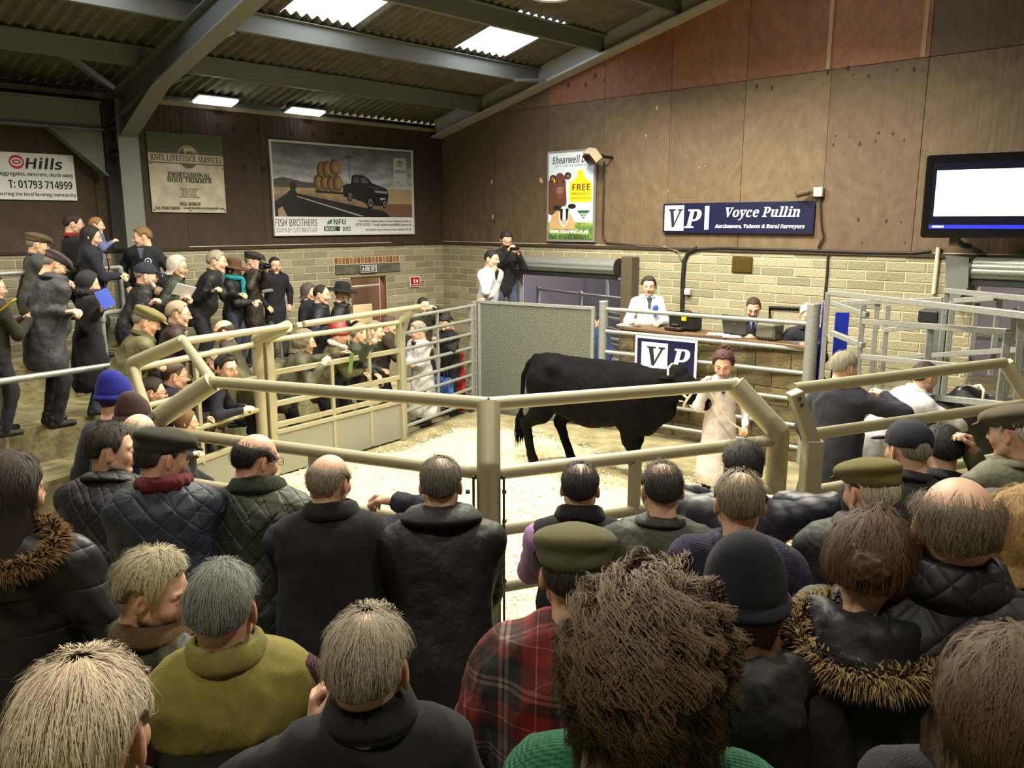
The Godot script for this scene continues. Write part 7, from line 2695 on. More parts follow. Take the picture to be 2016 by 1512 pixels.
		if s.has("hat"):
			locks = int(locks * 0.5)
		if locks > 0:
			var lm := mat("locks", Color(1, 1, 1), 0.68)
			lm.vertex_color_use_as_albedo = true
			lm.cull_mode = BaseMaterial3D.CULL_DISABLED
			var lin := hcol.srgb_to_linear()
			var lk := hair_locks(style, vol, seed_, locks, (0.0008 if near else 0.0014) * s.get("lw", 1.0), s.get("curls", 0.0), lin, 0.55 if s.has("hat") else 0.0)
			part(ho, "locks", lk.mesh(lm))
		if style == "bun":
			var bn := SDF.new(Vector3(-0.08, -0.08, -0.08), Vector3(0.08, 0.08, 0.08), 0.006)
			bn.ell(Vector3.ZERO, Vector3(0.042, 0.04, 0.036), 0.01)
			part(ho, "bun", to_mesh(fold(bn.nets(), seed_, 0.008, 30.0), hm), here(s.get("bun", Vector3(0, 0.115, 0.06))))
	if s.has("hat"):
		part(t, "hat", hat_tpl(s.hat[0]), ht * Transform3D(Basis.from_scale(Vector3.ONE * s.get("hats", 1.02)), Vector3(0, s.get("haty", 0.0), 0)), cloth(s.hat[1], s.hat[2] if s.hat.size() > 2 else "tweed"))
	if s.has("beard"):
		var bkey := "beard"
		if not tpl.has(bkey):
			var bd := SDF.new(Vector3(-0.09, -0.16, -0.14), Vector3(0.09, 0.0, 0.03), 0.006)
			bd.cap(Vector3(-0.052, -0.04, -0.02), Vector3(-0.022, -0.098, -0.066), 0.019, 0.022, 0.02)
			bd.cap(Vector3(0.052, -0.04, -0.02), Vector3(0.022, -0.098, -0.066), 0.019, 0.022, 0.02)
			bd.ell(Vector3(0, -0.108, -0.072), Vector3(0.034, 0.026, 0.026), 0.02)
			bd.cap(Vector3(-0.026, -0.052, -0.092), Vector3(0.026, -0.052, -0.092), 0.008, 0.008, 0.01)
			tpl[bkey] = to_mesh(fold(bd.nets(), 3, 0.006, 40.0), null)
		part(t, "beard", tpl[bkey], ht, mat("hair " + s.beard.to_html(), s.beard, 0.7, 0.0, noise_tex("hair face", 128, 0.08, Color.WHITE, Color.WHITE), 9.0, false))
	if s.get("gl", false):
		if not tpl.has("glasses"):
			var gb := MB.new()
			for x in [-1.0, 1.0]:
				var pts: Array = []
				for i in 17:
					pts.append(Vector3(x * 0.031 + 0.023 * cos(TAU * i / 16), 0.0 + 0.017 * sin(TAU * i / 16), -0.106 + 0.004 * absf(cos(TAU * i / 16))))
				gb.tube(pts, 0.0016, 5, false)
				gb.tube([Vector3(x * 0.054, 0.004, -0.103), Vector3(x * 0.078, 0.006, -0.07), Vector3(x * 0.084, 0.006, 0.0), Vector3(x * 0.083, -0.012, 0.018)], 0.0016, 5)
			gb.tube([Vector3(-0.009, 0.003, -0.106), Vector3(0, 0.006, -0.11), Vector3(0.009, 0.003, -0.106)], 0.0015, 5)
			tpl["glasses"] = gb.mesh(mat("spectacle frame", Color(0.12, 0.10, 0.09), 0.3, 0.4))
		part(t, "glasses", tpl["glasses"], ht)
	if s.has("id"):
		folk[s.id] = [t, ht, N, u, f, k]
	return t
const BLACK := Color(0.07, 0.07, 0.08)
const NAVY := Color(0.08, 0.09, 0.14)
const OLIVE := Color(0.27, 0.27, 0.17)
const GREY := Color(0.50, 0.48, 0.43)
const WHITE_HAIR := Color(0.74, 0.70, 0.63)
const BROWN := Color(0.17, 0.12, 0.085)
const COAT := Color(0.88, 0.88, 0.89)
func crowd() -> void:
	# ---- the rows on the near stand, seen from behind
	var a: Array = [
		{"n": "woman with big curly brown hair and a green jumper", "at": [1277, 1322, 1.22], "fem": true, "jk": [Color(0.10, 0.36, 0.25), "knit"], "hair": ["curly", Color(0.36, 0.29, 0.20), 0.056], "locks": 10000, "curls": 0.010, "lw": 1.5, "hp": 12},
		{"n": "grey-haired man in a black fleece with his hand raised", "at": [727, 1312, 1.62], "jk": [Color(0.085, 0.085, 0.095), "fleece"], "hair": ["crown", Color(0.56, 0.52, 0.45)], "locks": 6500, "hf": 16, "co": [Color(0.10, 0.10, 0.11), "fleece", 0.105, 0.014], "Lp": [660, 1420, 1.72], "hL": Vector3(0.1, 1.0, -0.2), "eL": Vector3(-1, -0.6, 0.1), "w": 1.12},
		{"n": "grey-haired man in a gilet with a mustard yoke and maroon sleeves", "at": [440, 1200, 2.15], "jk": [Color(0.15, 0.15, 0.10), "wax"], "sl": [Color(0.25, 0.09, 0.14), "knit"], "yoke": Color(0.50, 0.47, 0.20), "hair": ["short", Color(0.46, 0.46, 0.44)], "co": [Color(0.48, 0.45, 0.20), "plain", 0.085, 0.012], "hf": 14, "w": 1.1, "locks": 5500},
		{"n": "silver-haired man in an olive wax jacket turning to his neighbour", "at": [306, 1166, 2.6], "fa": 58, "hf": 110, "hp": 14, "jk": [Color(0.19, 0.19, 0.11), "wax"], "hair": ["short", Color(0.66, 0.62, 0.50), 0.018], "co": [Color(0.34, 0.24, 0.13), "knit", 0.06, 0.025], "shirt": [Color(0.8, 0.8, 0.8), "plain"], "fine": true, "locks": 5500, "w": 1.1},
		{"n": "balding white-haired man in a dark knitted jumper", "at": [172, 1452, 1.24], "hf": 24, "jk": [Color(0.13, 0.125, 0.09), "knit"], "hair": ["crown", Color(0.76, 0.70, 0.60)], "co": [Color(0.13, 0.125, 0.09), "knit", 0.06, 0.01], "locks": 5500, "w": 1.1},
		{"n": "man in a red tartan shirt and olive flat cap", "at": [1130, 1130, 2.03], "jk": [Color(1, 1, 1), "plaid"], "hat": ["flat", Color(0.42, 0.41, 0.26)], "hair": ["short", Color(0.2, 0.17, 0.14)], "w": 1.18, "hats": 1.08, "co": [Color(1, 1, 1), "plaid", 0.04, 0.008], "ln": 10},
		{"n": "woman in a navy knitted hat and dark hooded coat", "at": [1462, 1196, 1.82], "fem": true, "jk": [Color(0.115, 0.115, 0.095), "wax"], "hat": ["beanie", Color(0.095, 0.11, 0.155), "fleece"], "hair": ["wavy", Color(0.40, 0.26, 0.19), 0.012], "co": [Color(0.72, 0.62, 0.57), "fleece", 0.05, 0.016], "hood": [Color(0.11, 0.11, 0.09), "wax"], "hf": -4, "hats": 1.06, "w": 1.15},
		{"n": "woman with pinned-up brown hair and a fur-trimmed hood", "id": "pinned", "at": [1716, 1118, 1.97], "fem": true, "jk": [Color(0.065, 0.075, 0.095), "plain"], "hair": ["bun", Color(0.33, 0.22, 0.14), 0.02], "bun": Vector3(0, 0.03, 0.115), "hood": [Color(0.06, 0.075, 0.095), "wax"], "fur": Color(0.56, 0.47, 0.30), "locks": 8000, "hf": 4, "w": 1.1},
		{"n": "balding man in a black quilted jacket beside the fur hood", "at": [1882, 1040, 2.0], "jk": [Color(0.10, 0.105, 0.12), "quilt"], "hair": ["bald", Color(0.42, 0.37, 0.30), 0.014], "co": [Color(0.09, 0.095, 0.105), "quilt", 0.10, 0.016], "hf": -6, "w": 1.18, "locks": 5000},
		{"n": "woman with long straight brown hair at the stand's edge", "at": [1985, 1405, 1.36], "fem": true, "jk": [BLACK, "plain"], "hair": ["long", Color(0.33, 0.25, 0.17), 0.026], "locks": 9000, "hf": -10},
		{"n": "woman with long dark hair in a black padded coat with fur hood", "at": [22, 968, 3.0], "fem": true, "fa": 25, "hf": 55, "jk": [Color(0.07, 0.075, 0.09), "puffer"], "hair": ["long", Color(0.19, 0.14, 0.10), 0.024], "fur": Color(0.42, 0.31, 0.17), "tr": Color(0.10, 0.12, 0.22), "locks": 1600},
		{"n": "dark-haired man in a black gilet bending towards the ring", "at": [222, 886, 4.3], "fa": 32, "hf": 90, "ln": 22, "hp": 5, "jk": [Color(0.075, 0.08, 0.085), "quilt"], "sl": [Color(0.10, 0.12, 0.18), "knit"], "hair": ["short", Color(0.17, 0.12, 0.085), 0.016], "shirt": [Color(0.75, 0.73, 0.68), "check"], "co": [Color(0.08, 0.08, 0.085), "quilt", 0.05, 0.02], "arms": "rail", "fine": true, "w": 1.12},
		{"n": "man in a dark flat cap, maroon scarf and blue quilted jacket", "at": [320, 900, 3.7], "fa": 8, "hf": 62, "ln": 10, "jk": [Color(0.15, 0.18, 0.25), "quilt"], "hat": ["flat", Color(0.21, 0.20, 0.14)], "hair": ["short", Color(0.19, 0.16, 0.12)], "scarf": [Color(0.38, 0.06, 0.10)], "arms": "rail", "w": 1.2, "hem": 0.16},
		{"n": "balding man with glasses in a dark green quilted jacket", "at": [506, 905, 3.75], "fa": 16, "hf": 58, "hp": 14, "ln": 18, "jk": [Color(0.13, 0.165, 0.10), "quilt"], "hair": ["bald", Color(0.11, 0.09, 0.08)], "gl": true, "co": [Color(0.12, 0.15, 0.09), "knit", 0.085, 0.016], "arms": "rail", "w": 1.22, "hem": 0.2},
		{"n": "balding man in a navy gilet with his elbow on the rail", "at": [650, 948, 3.4], "fa": 8, "hf": 30, "ln": 14, "jk": [Color(0.07, 0.075, 0.105), "fleece"], "sl": [Color(0.09, 0.095, 0.18), "knit"], "hair": ["bald", Color(0.52, 0.48, 0.42)], "arms": "rail", "R": Vector3(0.20, -0.17, -0.26), "eR": Vector3(1, 0.15, -0.1), "w": 1.15, "co": [Color(0.07, 0.07, 0.09), "fleece", 0.08, 0.012]},
		{"n": "man in a black wax jacket leaning beside the bolted post", "at": [868, 955, 3.3], "arms": "rail", "jk": [Color(0.075, 0.075, 0.08), "wax"], "hair": ["crown", Color(0.33, 0.31, 0.27)], "co": [Color(0.06, 0.06, 0.065), "wax", 0.08, 0.035], "hf": 4, "ln": 13, "w": 1.16, "hem": 0.16},
		{"n": "man in a black gilet over a lilac striped shirt", "at": [1142, 962, 3.6], "ln": 20, "jk": [Color(0.065, 0.065, 0.075), "fleece"], "sl": [Color(0.66, 0.54, 0.72), "stripe"], "hair": ["crown", Color(0.11, 0.09, 0.08)], "co": [Color(0.065, 0.065, 0.075), "fleece", 0.085, 0.012], "arms": "rail", "eL": Vector3(-1, -0.5, 0.2), "eR": Vector3(1, -0.5, 0.2), "hf": 2},
		{"n": "man in a dark olive jacket leaning on the rail", "at": [1303, 965, 3.4], "ln": 15, "jk": [Color(0.19, 0.19, 0.14), "wax"], "hair": ["crown", Color(0.18, 0.15, 0.12)], "co": [Color(0.11, 0.11, 0.09), "wax", 0.05, 0.012], "arms": "rail", "w": 1.15, "hf": -8},
		{"n": "dark-haired man in a navy padded jacket with both elbows spread", "id": "puff", "at": [1463, 922, 3.95], "ln": 14, "jk": [Color(0.09, 0.10, 0.17), "puffer"], "hair": ["short", Color(0.13, 0.10, 0.08), 0.022], "L": Vector3(-0.12, -0.26, -0.30), "R": Vector3(0.14, -0.24, -0.30), "eL": Vector3(-1, 0.1, 0.1), "eR": Vector3(1, 0.1, 0.0), "co": [Color(0.09, 0.10, 0.17), "puffer", 0.06, 0.014], "w": 1.15, "th": 1.15},
		{"n": "greying man in a purple ribbed jumper and checked collar", "at": [1455, 992, 2.92], "ln": 6, "jk": [Color(0.14, 0.12, 0.23), "knit"], "hair": ["crown", Color(0.45, 0.41, 0.33)], "shirt": [Color(0.82, 0.82, 0.85), "check"], "w": 1.1, "hf": -6, "arms": "down"},
		{"n": "white-haired man in a mustard flat cap and black coat", "at": [1712, 968, 3.2], "hf": -38, "ln": 12, "jk": [Color(0.085, 0.09, 0.085), "wax"], "hat": ["flat", Color(0.46, 0.43, 0.22)], "hair": ["short", Color(0.70, 0.67, 0.58), 0.02], "co": [Color(0.07, 0.075, 0.07), "wax", 0.07, 0.02], "arms": "rail", "w": 1.15},
		{"n": "man in a navy baseball cap leaning over the race rails", "at": [1787, 884, 3.9], "hf": -35, "ln": 22, "jk": [Color(0.055, 0.06, 0.075), "plain"], "hat": ["ball", Color(0.07, 0.085, 0.15), "plain"], "hair": ["crop", GREY], "arms": "rail", "w": 1.15, "co": [Color(0.055, 0.06, 0.075), "plain"]},
		{"n": "dark-haired man in a black coat beside the navy baseball cap", "at": [1852, 886, 4.4], "hf": -22, "ln": 22, "jk": [Color(0.07, 0.07, 0.09), "plain"], "hair": ["short", Color(0.10, 0.075, 0.065), 0.014], "arms": "rail", "co": [Color(0.06, 0.06, 0.075), "plain", 0.06, 0.015]},
		{"n": "man in a tweed flat cap and sage jacket holding the race rail", "at": [1996, 852, 4.2], "fa": -40, "hf": -62, "ln": 10, "jk": [Color(0.34, 0.34, 0.25), "wax"], "hat": ["flat", Color(0.37, 0.34, 0.27)], "hair": ["short", Color(0.70, 0.68, 0.62)], "Rp": [1905, 872, 4.35], "w": 1.1},
		{"n": "person in a plain grey flat cap behind the balding man", "at": [1962, 1045, 2.75], "hf": -10, "jk": [Color(0.16, 0.16, 0.15), "plain"], "hat": ["flat", Color(0.34, 0.33, 0.30), "plain"], "hair": ["short", Color(0.3, 0.28, 0.25)]},
		{"n": "blond woman at the edge of the stand beside the grey cap", "at": [2012, 1056, 2.5], "fem": true, "hf": -30, "jk": [BLACK, "plain"], "hair": ["wavy", Color(0.62, 0.50, 0.30)]},
		# ---- by the short ring rails on the left
		{"n": "man in a bright blue knitted hat and slate jacket", "id": "blue", "at": [228, 790, 5.8], "fa": 40, "hf": 46, "hp": 12, "jk": [Color(0.17, 0.18, 0.23), "plain"], "hat": ["beanie", Color(0.10, 0.11, 0.50), "fleece"], "hair": ["crop", BROWN], "co": [Color(0.15, 0.16, 0.20), "plain"], "hats": 1.1},
		{"n": "man in a dark maroon knitted hat behind the flat cap", "at": [264, 832, 5.3], "fa": 20, "hf": 40, "jk": [Color(0.12, 0.11, 0.11), "plain"], "hat": ["beanie", Color(0.20, 0.085, 0.10), "plain"], "hair": ["crop", BROWN], "hp": 14},
		{"n": "bald man in a navy jacket behind the dark flat cap", "at": [275, 856, 4.85], "fa": 15, "hf": 35, "jk": [Color(0.10, 0.13, 0.20), "plain"], "hair": ["bald", Color(0.55, 0.52, 0.46)], "hp": 12},
		{"n": "man with glasses and dark hair below the post's slanting arm", "at": [300, 772, 8.1], "fl": 0.0, "fa": 78, "hf": 84, "ln": 42, "hk": 1.15, "jk": [Color(0.12, 0.11, 0.10), "plain"], "hair": ["short", BROWN], "gl": true, "arms": "rail", "shirt": [Color(0.6, 0.65, 0.72), "plain"]},
		{"n": "older man with glasses in a dark blue jumper behind the rail", "at": [345, 740, 8.4], "fl": 0.0, "fa": 70, "hf": 80, "ln": 36, "hk": 1.18, "jk": [Color(0.09, 0.11, 0.18), "knit"], "hair": ["crop", Color(0.33, 0.28, 0.22)], "gl": true, "arms": "rail", "shirt": [Color(0.65, 0.68, 0.74), "plain"], "w": 1.1},
		{"n": "dark-haired boy in a navy top clasping his hands over the rail", "at": [447, 725, 8.75], "fl": 0.0, "fa": 95, "hf": 140, "ln": 40, "hk": 1.16, "hp": 6, "jk": [Color(0.075, 0.085, 0.15), "plain"], "hair": ["short", Color(0.12, 0.09, 0.075), 0.017], "Lp": [492, 802, 8.7], "Rp": [486, 806, 8.55], "curl": 1.2, "fine": true},
		{"n": "fair-haired child peering through the ring rails", "at": [368, 830, 8.15], "fl": 0.0, "k": 0.66, "fa": 85, "hf": 88, "hk": 1.15, "fem": true, "jk": [Color(0.09, 0.10, 0.14), "plain"], "hair": ["wavy", Color(0.45, 0.33, 0.20), 0.016], "Rp": [388, 892, 8.0], "Lp": [394, 893, 8.0]},
		{"n": "balding man in a tan coat looking away on the lower terrace", "at": [440, 652, 10.0], "fl": 0.42, "fa": -80, "hf": -80, "ln": 18, "jk": [Color(0.25, 0.23, 0.15), "wax"], "hair": ["bald", Color(0.26, 0.20, 0.14)], "hk": 1.12},
		{"n": "grey-haired man bent low in a broad olive jacket", "at": [424, 712, 9.35], "fl": 0.0, "fa": -100, "hf": -110, "ln": 50, "hp": 20, "jk": [Color(0.36, 0.36, 0.21), "wax"], "hair": ["short", Color(0.62, 0.58, 0.50)], "w": 1.25, "hk": 1.1},
		# ---- along the ring gate on the far left
		{"n": "curly-haired man in an olive coat pointing over the gate", "at": [600, 674, 9.75], "fl": 0.0, "fa": 78, "hf": 88, "ln": 26, "hk": 1.16, "jk": [Color(0.30, 0.30, 0.20), "wax"], "hair": ["wavy", Color(0.46, 0.42, 0.34), 0.028], "Lp": [690, 692, 9.85], "Rp": [640, 712, 9.5], "curl": 0.45, "w": 1.18, "co": [Color(0.28, 0.28, 0.19), "wax", 0.06, 0.02], "fine": true},
		{"n": "person in a red striped knitted hat and olive jacket", "at": [668, 660, 10.05], "fl": 0.0, "fa": 85, "hf": 90, "ln": 26, "hk": 1.12, "jk": [Color(0.31, 0.30, 0.18), "wax"], "hat": ["beanie", Color(0.55, 0.09, 0.11), "puffer"], "hair": ["crop", BROWN], "scarf": [Color(0.75, 0.74, 0.70)], "arms": "rail"},
		{"n": "elderly man in a green jacket resting his chin on his hand", "at": [710, 658, 10.4], "fl": 0.0, "fa": 85, "hf": 92, "ln": 30, "hk": 1.14, "jk": [Color(0.20, 0.235, 0.16), "wax"], "hair": ["recede", Color(0.55, 0.50, 0.43)], "arms": "rail", "Rp": [733, 672, 9.8], "eR": Vector3(0.6, -1, 0.3), "curl": 1.2},
		{"n": "ruddy man in a dark green coat with his arm over the gate", "at": [738, 652, 10.85], "fl": 0.0, "fa": 88, "hf": 94, "ln": 28, "hk": 1.14, "jk": [Color(0.17, 0.20, 0.17), "wax"], "hair": ["short", Color(0.50, 0.46, 0.38)], "Rp": [744, 740, 10.3], "w": 1.1},
		{"n": "man in a brown coat partly hidden behind the square gate post", "at": [768, 640, 11.35], "fl": 0.0, "fa": 90, "hf": 90, "ln": 16, "jk": [Color(0.24, 0.19, 0.14), "tweed"], "hair": ["short", Color(0.28, 0.20, 0.14)], "arms": "rail"},
		{"n": "grey-haired steward in a white coat behind the barred gate", "id": "steward", "at": [822, 652, 11.15], "fl": 0.0, "fa": -135, "hf": -100, "ln": 8, "jk": [COAT, "plain"], "jn": "coat", "hem": 0.5, "hair": ["short", Color(0.60, 0.57, 0.50)], "arms": "cross", "shirt": [Color(0.12, 0.12, 0.15), "plain"], "hk": 1.12},
		{"n": "dark-haired man looking down at a phone behind the barred gate", "at": [878, 636, 11.75], "fl": 0.0, "fa": -140, "hf": -150, "hp": 32, "ln": 10, "jk": [Color(0.075, 0.075, 0.085), "plain"], "hair": ["short", Color(0.10, 0.08, 0.07)], "Lp": [860, 668, 11.35], "Rp": [848, 680, 11.35], "hk": 1.1},
		{"n": "man in a dark olive coat raising a hand to his face", "at": [834, 602, 12.4], "fl": 0.0, "fa": 140, "hf": 150, "jk": [Color(0.20, 0.19, 0.13), "tweed"], "hair": ["crop", BROWN], "Lp": [853, 604, 12.15], "eL": Vector3(-1, -0.4, 0), "hk": 1.1},
		# ---- terraces
		{"n": "person in a dark camouflage coat at the end of the middle terrace", "at": [-14, 566, 9.0], "fl": 0.8, "fa": 70, "hf": 75, "jk": [Color(0.17, 0.16, 0.11), "tweed"], "hair": ["short", BROWN], "arms": "phone", "gl": true},
		{"n": "elderly man in a brown flat cap and grey tweed jacket", "at": [74, 482, 10.55], "fl": 1.2, "fa": 75, "hf": 80, "jk": [Color(0.31, 0.31, 0.31), "tweed"], "hat": ["flat", Color(0.42, 0.34, 0.23)], "hair": ["crop", GREY], "arms": "rail", "shirt": [Color(0.6, 0.6, 0.62), "plain"], "tie": Color(0.08, 0.08, 0.1), "ln": 14},
		{"n": "man in a grey coat and mauve cap bowing his head", "co": [Color(0.2, 0.2, 0.215), "wax", 0.08, 0.018], "at": [108, 522, 9.2], "fl": 0.8, "fa": 62, "hf": 68, "hp": 30, "ln": 16, "jk": [Color(0.23, 0.23, 0.245), "wax"], "hat": ["flat", Color(0.31, 0.27, 0.29)], "hair": ["crop", GREY], "Lp": [148, 612, 8.95], "Rp": [142, 614, 8.85], "w": 1.12, "hem": 0.22, "tr": Color(0.07, 0.07, 0.075)},
		{"n": "dark-haired woman in a long black coat holding a blue leaflet", "at": [174, 558, 9.55], "fl": 0.8, "fem": true, "fa": 75, "hf": 84, "hp": 16, "jk": [Color(0.055, 0.055, 0.065), "fleece"], "jn": "coat", "hem": 0.42, "hair": ["wavy", Color(0.085, 0.06, 0.055), 0.024], "Lp": [206, 604, 9.3], "Rp": [204, 606, 9.25], "tr": Color(0.22, 0.27, 0.36), "scarf": [Color(0.06, 0.06, 0.07)]},
		{"n": "man with a red collar carrying a toddler", "at": [146, 442, 11.15], "fl": 1.2, "fa": 75, "hf": 85, "jk": [Color(0.10, 0.08, 0.09), "plain"], "hair": ["short", Color(0.15, 0.11, 0.09)], "co": [Color(0.55, 0.07, 0.08), "plain"]},
		{"n": "woman in a navy jacket over a maroon reindeer jumper", "id": "reindeer", "at": [180, 466, 10.7], "fl": 1.2, "fem": true, "fa": 88, "hf": 95, "hp": 14, "jk": [Color(0.08, 0.09, 0.15), "plain"], "sl": [Color(0.08, 0.09, 0.15), "plain"], "hair": ["long", Color(0.10, 0.075, 0.065), 0.016], "arms": "rail"},
		{"n": "fair-haired toddler in a striped blue top held in arms", "at": [191, 444, 10.95], "fl": 1.85, "k": 0.52, "hip": 1, "hk": 1.02, "fem": true, "fa": 100, "hf": 100, "jk": [Color(0.40, 0.46, 0.60), "stripe"], "hair": ["short", Color(0.58, 0.42, 0.26), 0.014], "arms": "phone"},
		{"n": "fair-haired young man in a navy sweatshirt with a round badge", "id": "badge", "at": [279, 467, 11.2], "fl": 1.2, "fa": -165, "hf": -95, "jk": [Color(0.065, 0.08, 0.11), "plain"], "hair": ["short", Color(0.50, 0.38, 0.23), 0.016], "shirt": [Color(0.35, 0.40, 0.48), "plain"], "w": 1.1, "arms": "pocket"},
		{"n": "white-bearded man in a navy cap and black jacket", "at": [288, 542, 10.1], "fl": 0.8, "fa": 80, "hf": 86, "ln": 24, "jk": [Color(0.07, 0.07, 0.075), "wax"], "hat": ["ball", Color(0.09, 0.10, 0.16), "plain"], "hair": ["short", Color(0.6, 0.57, 0.52)], "beard": Color(0.72, 0.70, 0.66), "Lp": [306, 592, 9.8], "Rp": [302, 594, 9.75], "hk": 1.1},
		{"n": "white-haired lady with glasses in a green jacket holding papers", "at": [350, 525, 10.75], "fl": 0.8, "fem": true, "fa": 100, "hf": 110, "hp": 12, "ln": 14, "jk": [Color(0.17, 0.205, 0.14), "quilt"], "hair": ["wavy", Color(0.78, 0.75, 0.68), 0.022], "gl": true, "Lp": [372, 590, 10.5], "Rp": [362, 585, 10.4], "hk": 1.1},
		{"n": "grey-haired man in a black coat leaning on folded arms", "at": [428, 515, 11.3], "fl": 0.8, "fa": 95, "hf": 100, "ln": 28, "jk": [Color(0.07, 0.07, 0.065), "wax"], "hair": ["short", Color(0.62, 0.58, 0.52), 0.016], "Rp": [424, 570, 10.9], "Lp": [478, 580, 11.2], "shirt": [Color(0.45, 0.5, 0.58), "check"], "hk": 1.14, "w": 1.12},
		{"n": "woman in a brown brimmed hat and turquoise scarf", "at": [460, 532, 11.75], "fl": 0.8, "fem": true, "fa": 110, "hf": 110, "hp": 14, "jk": [Color(0.07, 0.065, 0.065), "wax"], "hat": ["brim", Color(0.34, 0.22, 0.14), "plain"], "hair": ["long", Color(0.2, 0.13, 0.1), 0.01], "scarf": [Color(0.10, 0.52, 0.56), 1], "arms": "rail", "tr": Color(0.16, 0.19, 0.28)},
		{"n": "man in a flat cap and brown wax jacket raising a camera", "at": [499, 514, 12.05], "fl": 0.8, "fa": 110, "hf": 105, "jk": [Color(0.17, 0.14, 0.10), "wax"], "hat": ["flat", Color(0.20, 0.19, 0.16)], "hair": ["crop", GREY], "gl": true, "Lp": [520, 528, 11.8], "Rp": [508, 526, 11.75], "hem": 0.2, "hk": 1.08},
		{"n": "dark-haired man in a navy coat with hands in pockets", "at": [541, 522, 12.6], "fl": 0.8, "fa": 150, "hf": 160, "jk": [Color(0.065, 0.075, 0.105), "plain"], "hair": ["crop", Color(0.10, 0.08, 0.07)], "co": [Color(0.06, 0.07, 0.1), "plain", 0.07, 0.01], "arms": "pocket", "hem": 0.2, "tr": Color(0.30, 0.31, 0.33)},
		{"n": "older man in an olive flat cap and jacket on the lower terrace", "at": [289, 634, 8.5], "fl": 0.42, "fa": 75, "hf": 88, "hp": 20, "ln": 30, "Lp": [315, 720, 8.3], "Rp": [300, 716, 8.1], "jk": [Color(0.36, 0.35, 0.20), "wax"], "hat": ["flat", Color(0.52, 0.48, 0.31)], "hair": ["short", Color(0.55, 0.53, 0.48)], "co": [Color(0.28, 0.29, 0.16), "plain", 0.06, 0.02], "hk": 1.15, "w": 1.15, "hem": 0.2},
		{"n": "fair grey man with glasses in a maroon jacket", "at": [352, 618, 9.35], "fl": 0.42, "fa": 80, "hf": 92, "ln": 24, "jk": [Color(0.17, 0.085, 0.085), "wax"], "hair": ["short", Color(0.62, 0.56, 0.46)], "gl": true, "shirt": [Color(0.75, 0.74, 0.72), "plain"], "arms": "rail", "hk": 1.15},
		{"n": "grey-haired woman in a navy coat beside the fire exit", "at": [608, 575, 12.5], "fl": 0.0, "fem": true, "fa": 100, "hf": 110, "jk": [Color(0.10, 0.12, 0.17), "plain"], "hair": ["wavy", Color(0.34, 0.32, 0.29), 0.026]},
		{"n": "dark-haired man in a navy quilted coat beside the fire exit", "at": [634, 580, 12.0], "fl": 0.0, "fa": 95, "hf": 105, "ln": 14, "jk": [Color(0.075, 0.085, 0.125), "quilt"], "hair": ["recede", Color(0.14, 0.10, 0.085)], "Lp": [672, 634, 11.7], "Rp": [664, 636, 11.6], "hk": 1.12, "w": 1.1},
		{"n": "bearded man in a black brimmed hat beside the fire exit", "at": [675, 578, 12.3], "fl": 0.0, "fa": 100, "hf": 110, "ln": 10, "jk": [Color(0.10, 0.09, 0.075), "wax"], "hat": ["brim", Color(0.06, 0.06, 0.065), "plain"], "hair": ["short", GREY], "beard": Color(0.50, 0.48, 0.45), "gl": true, "Lp": [702, 628, 12.0], "Rp": [696, 630, 11.9], "shirt": [Color(0.36, 0.38, 0.24), "plain"], "hk": 1.12},
		# ---- by the solid gate
		{"n": "man in a black jacket photographing the ring with a phone", "at": [997, 472, 13.25], "fl": 0.9, "fa": 165, "hf": 165, "hp": 28, "jk": [Color(0.06, 0.065, 0.075), "plain"], "hair": ["short", Color(0.14, 0.10, 0.08), 0.016], "beard": Color(0.16, 0.12, 0.09), "Lp": [1018, 496, 12.9], "Rp": [1004, 488, 12.85], "tr": Color(0.25, 0.30, 0.40), "hk": 1.12},
		{"n": "man in a white coat sitting on the gate, hand to his chin", "id": "sitter", "at": [969, 510, 12.45], "fl": 0.95, "hip": 1, "k": 0.98, "fa": 135, "hf": 120, "hp": 8, "ln": 10, "jk": [COAT, "plain"], "jn": "coat", "hem": 0.06, "hair": ["short", Color(0.09, 0.07, 0.065)], "shirt": [Color(0.06, 0.07, 0.1), "plain"], "Rp": [972, 532, 12.22], "eR": Vector3(0.4, -1, -0.2), "Lp": [952, 588, 12.2], "tr": Color(0.05, 0.05, 0.055), "footL": Vector3(-0.14, 0.0, -0.42), "footR": Vector3(0.14, 0.0, -0.44), "hk": 1.12, "curl": 1.1},
		{"n": "person in a blue jacket half hidden behind the round post", "at": [1172, 632, 12.0], "fl": 0.0, "fa": -150, "hf": -120, "jk": [Color(0.14, 0.24, 0.42), "plain"], "hair": ["short", BROWN]},
		# ---- rostrum
		{"n": "auctioneer in a white coat with a blue rosette and headset", "id": "auct", "at": [1277, 563, 11.5], "fl": 0.4, "fa": 170, "hf": 178, "jk": [COAT, "plain"], "jn": "coat", "hem": 0.4, "hair": ["short", Color(0.22, 0.17, 0.13)], "shirt": [Color(0.12, 0.12, 0.14), "plain"], "tie": Color(0.30, 0.33, 0.40), "Lp": [1296, 636, 11.15], "Rp": [1252, 634, 11.1], "hk": 1.12, "fine": true},
		{"n": "clerk in a navy jacket behind the laptop", "id": "clerk", "at": [1483, 606, 10.75], "fl": 0.4, "hip": 1, "fa": 175, "hf": 178, "hp": 26, "jk": [Color(0.07, 0.08, 0.115), "plain"], "hair": ["crop", Color(0.24, 0.16, 0.10)], "shirt": [Color(0.55, 0.62, 0.85), "plain"], "tie": Color(0.08, 0.09, 0.16), "Lp": [1510, 664, 10.4], "Rp": [1470, 664, 10.4], "footL": Vector3(-0.13, 0, -0.3), "footR": Vector3(0.13, 0, -0.3), "hk": 1.12, "fine": true, "w": 1.05},
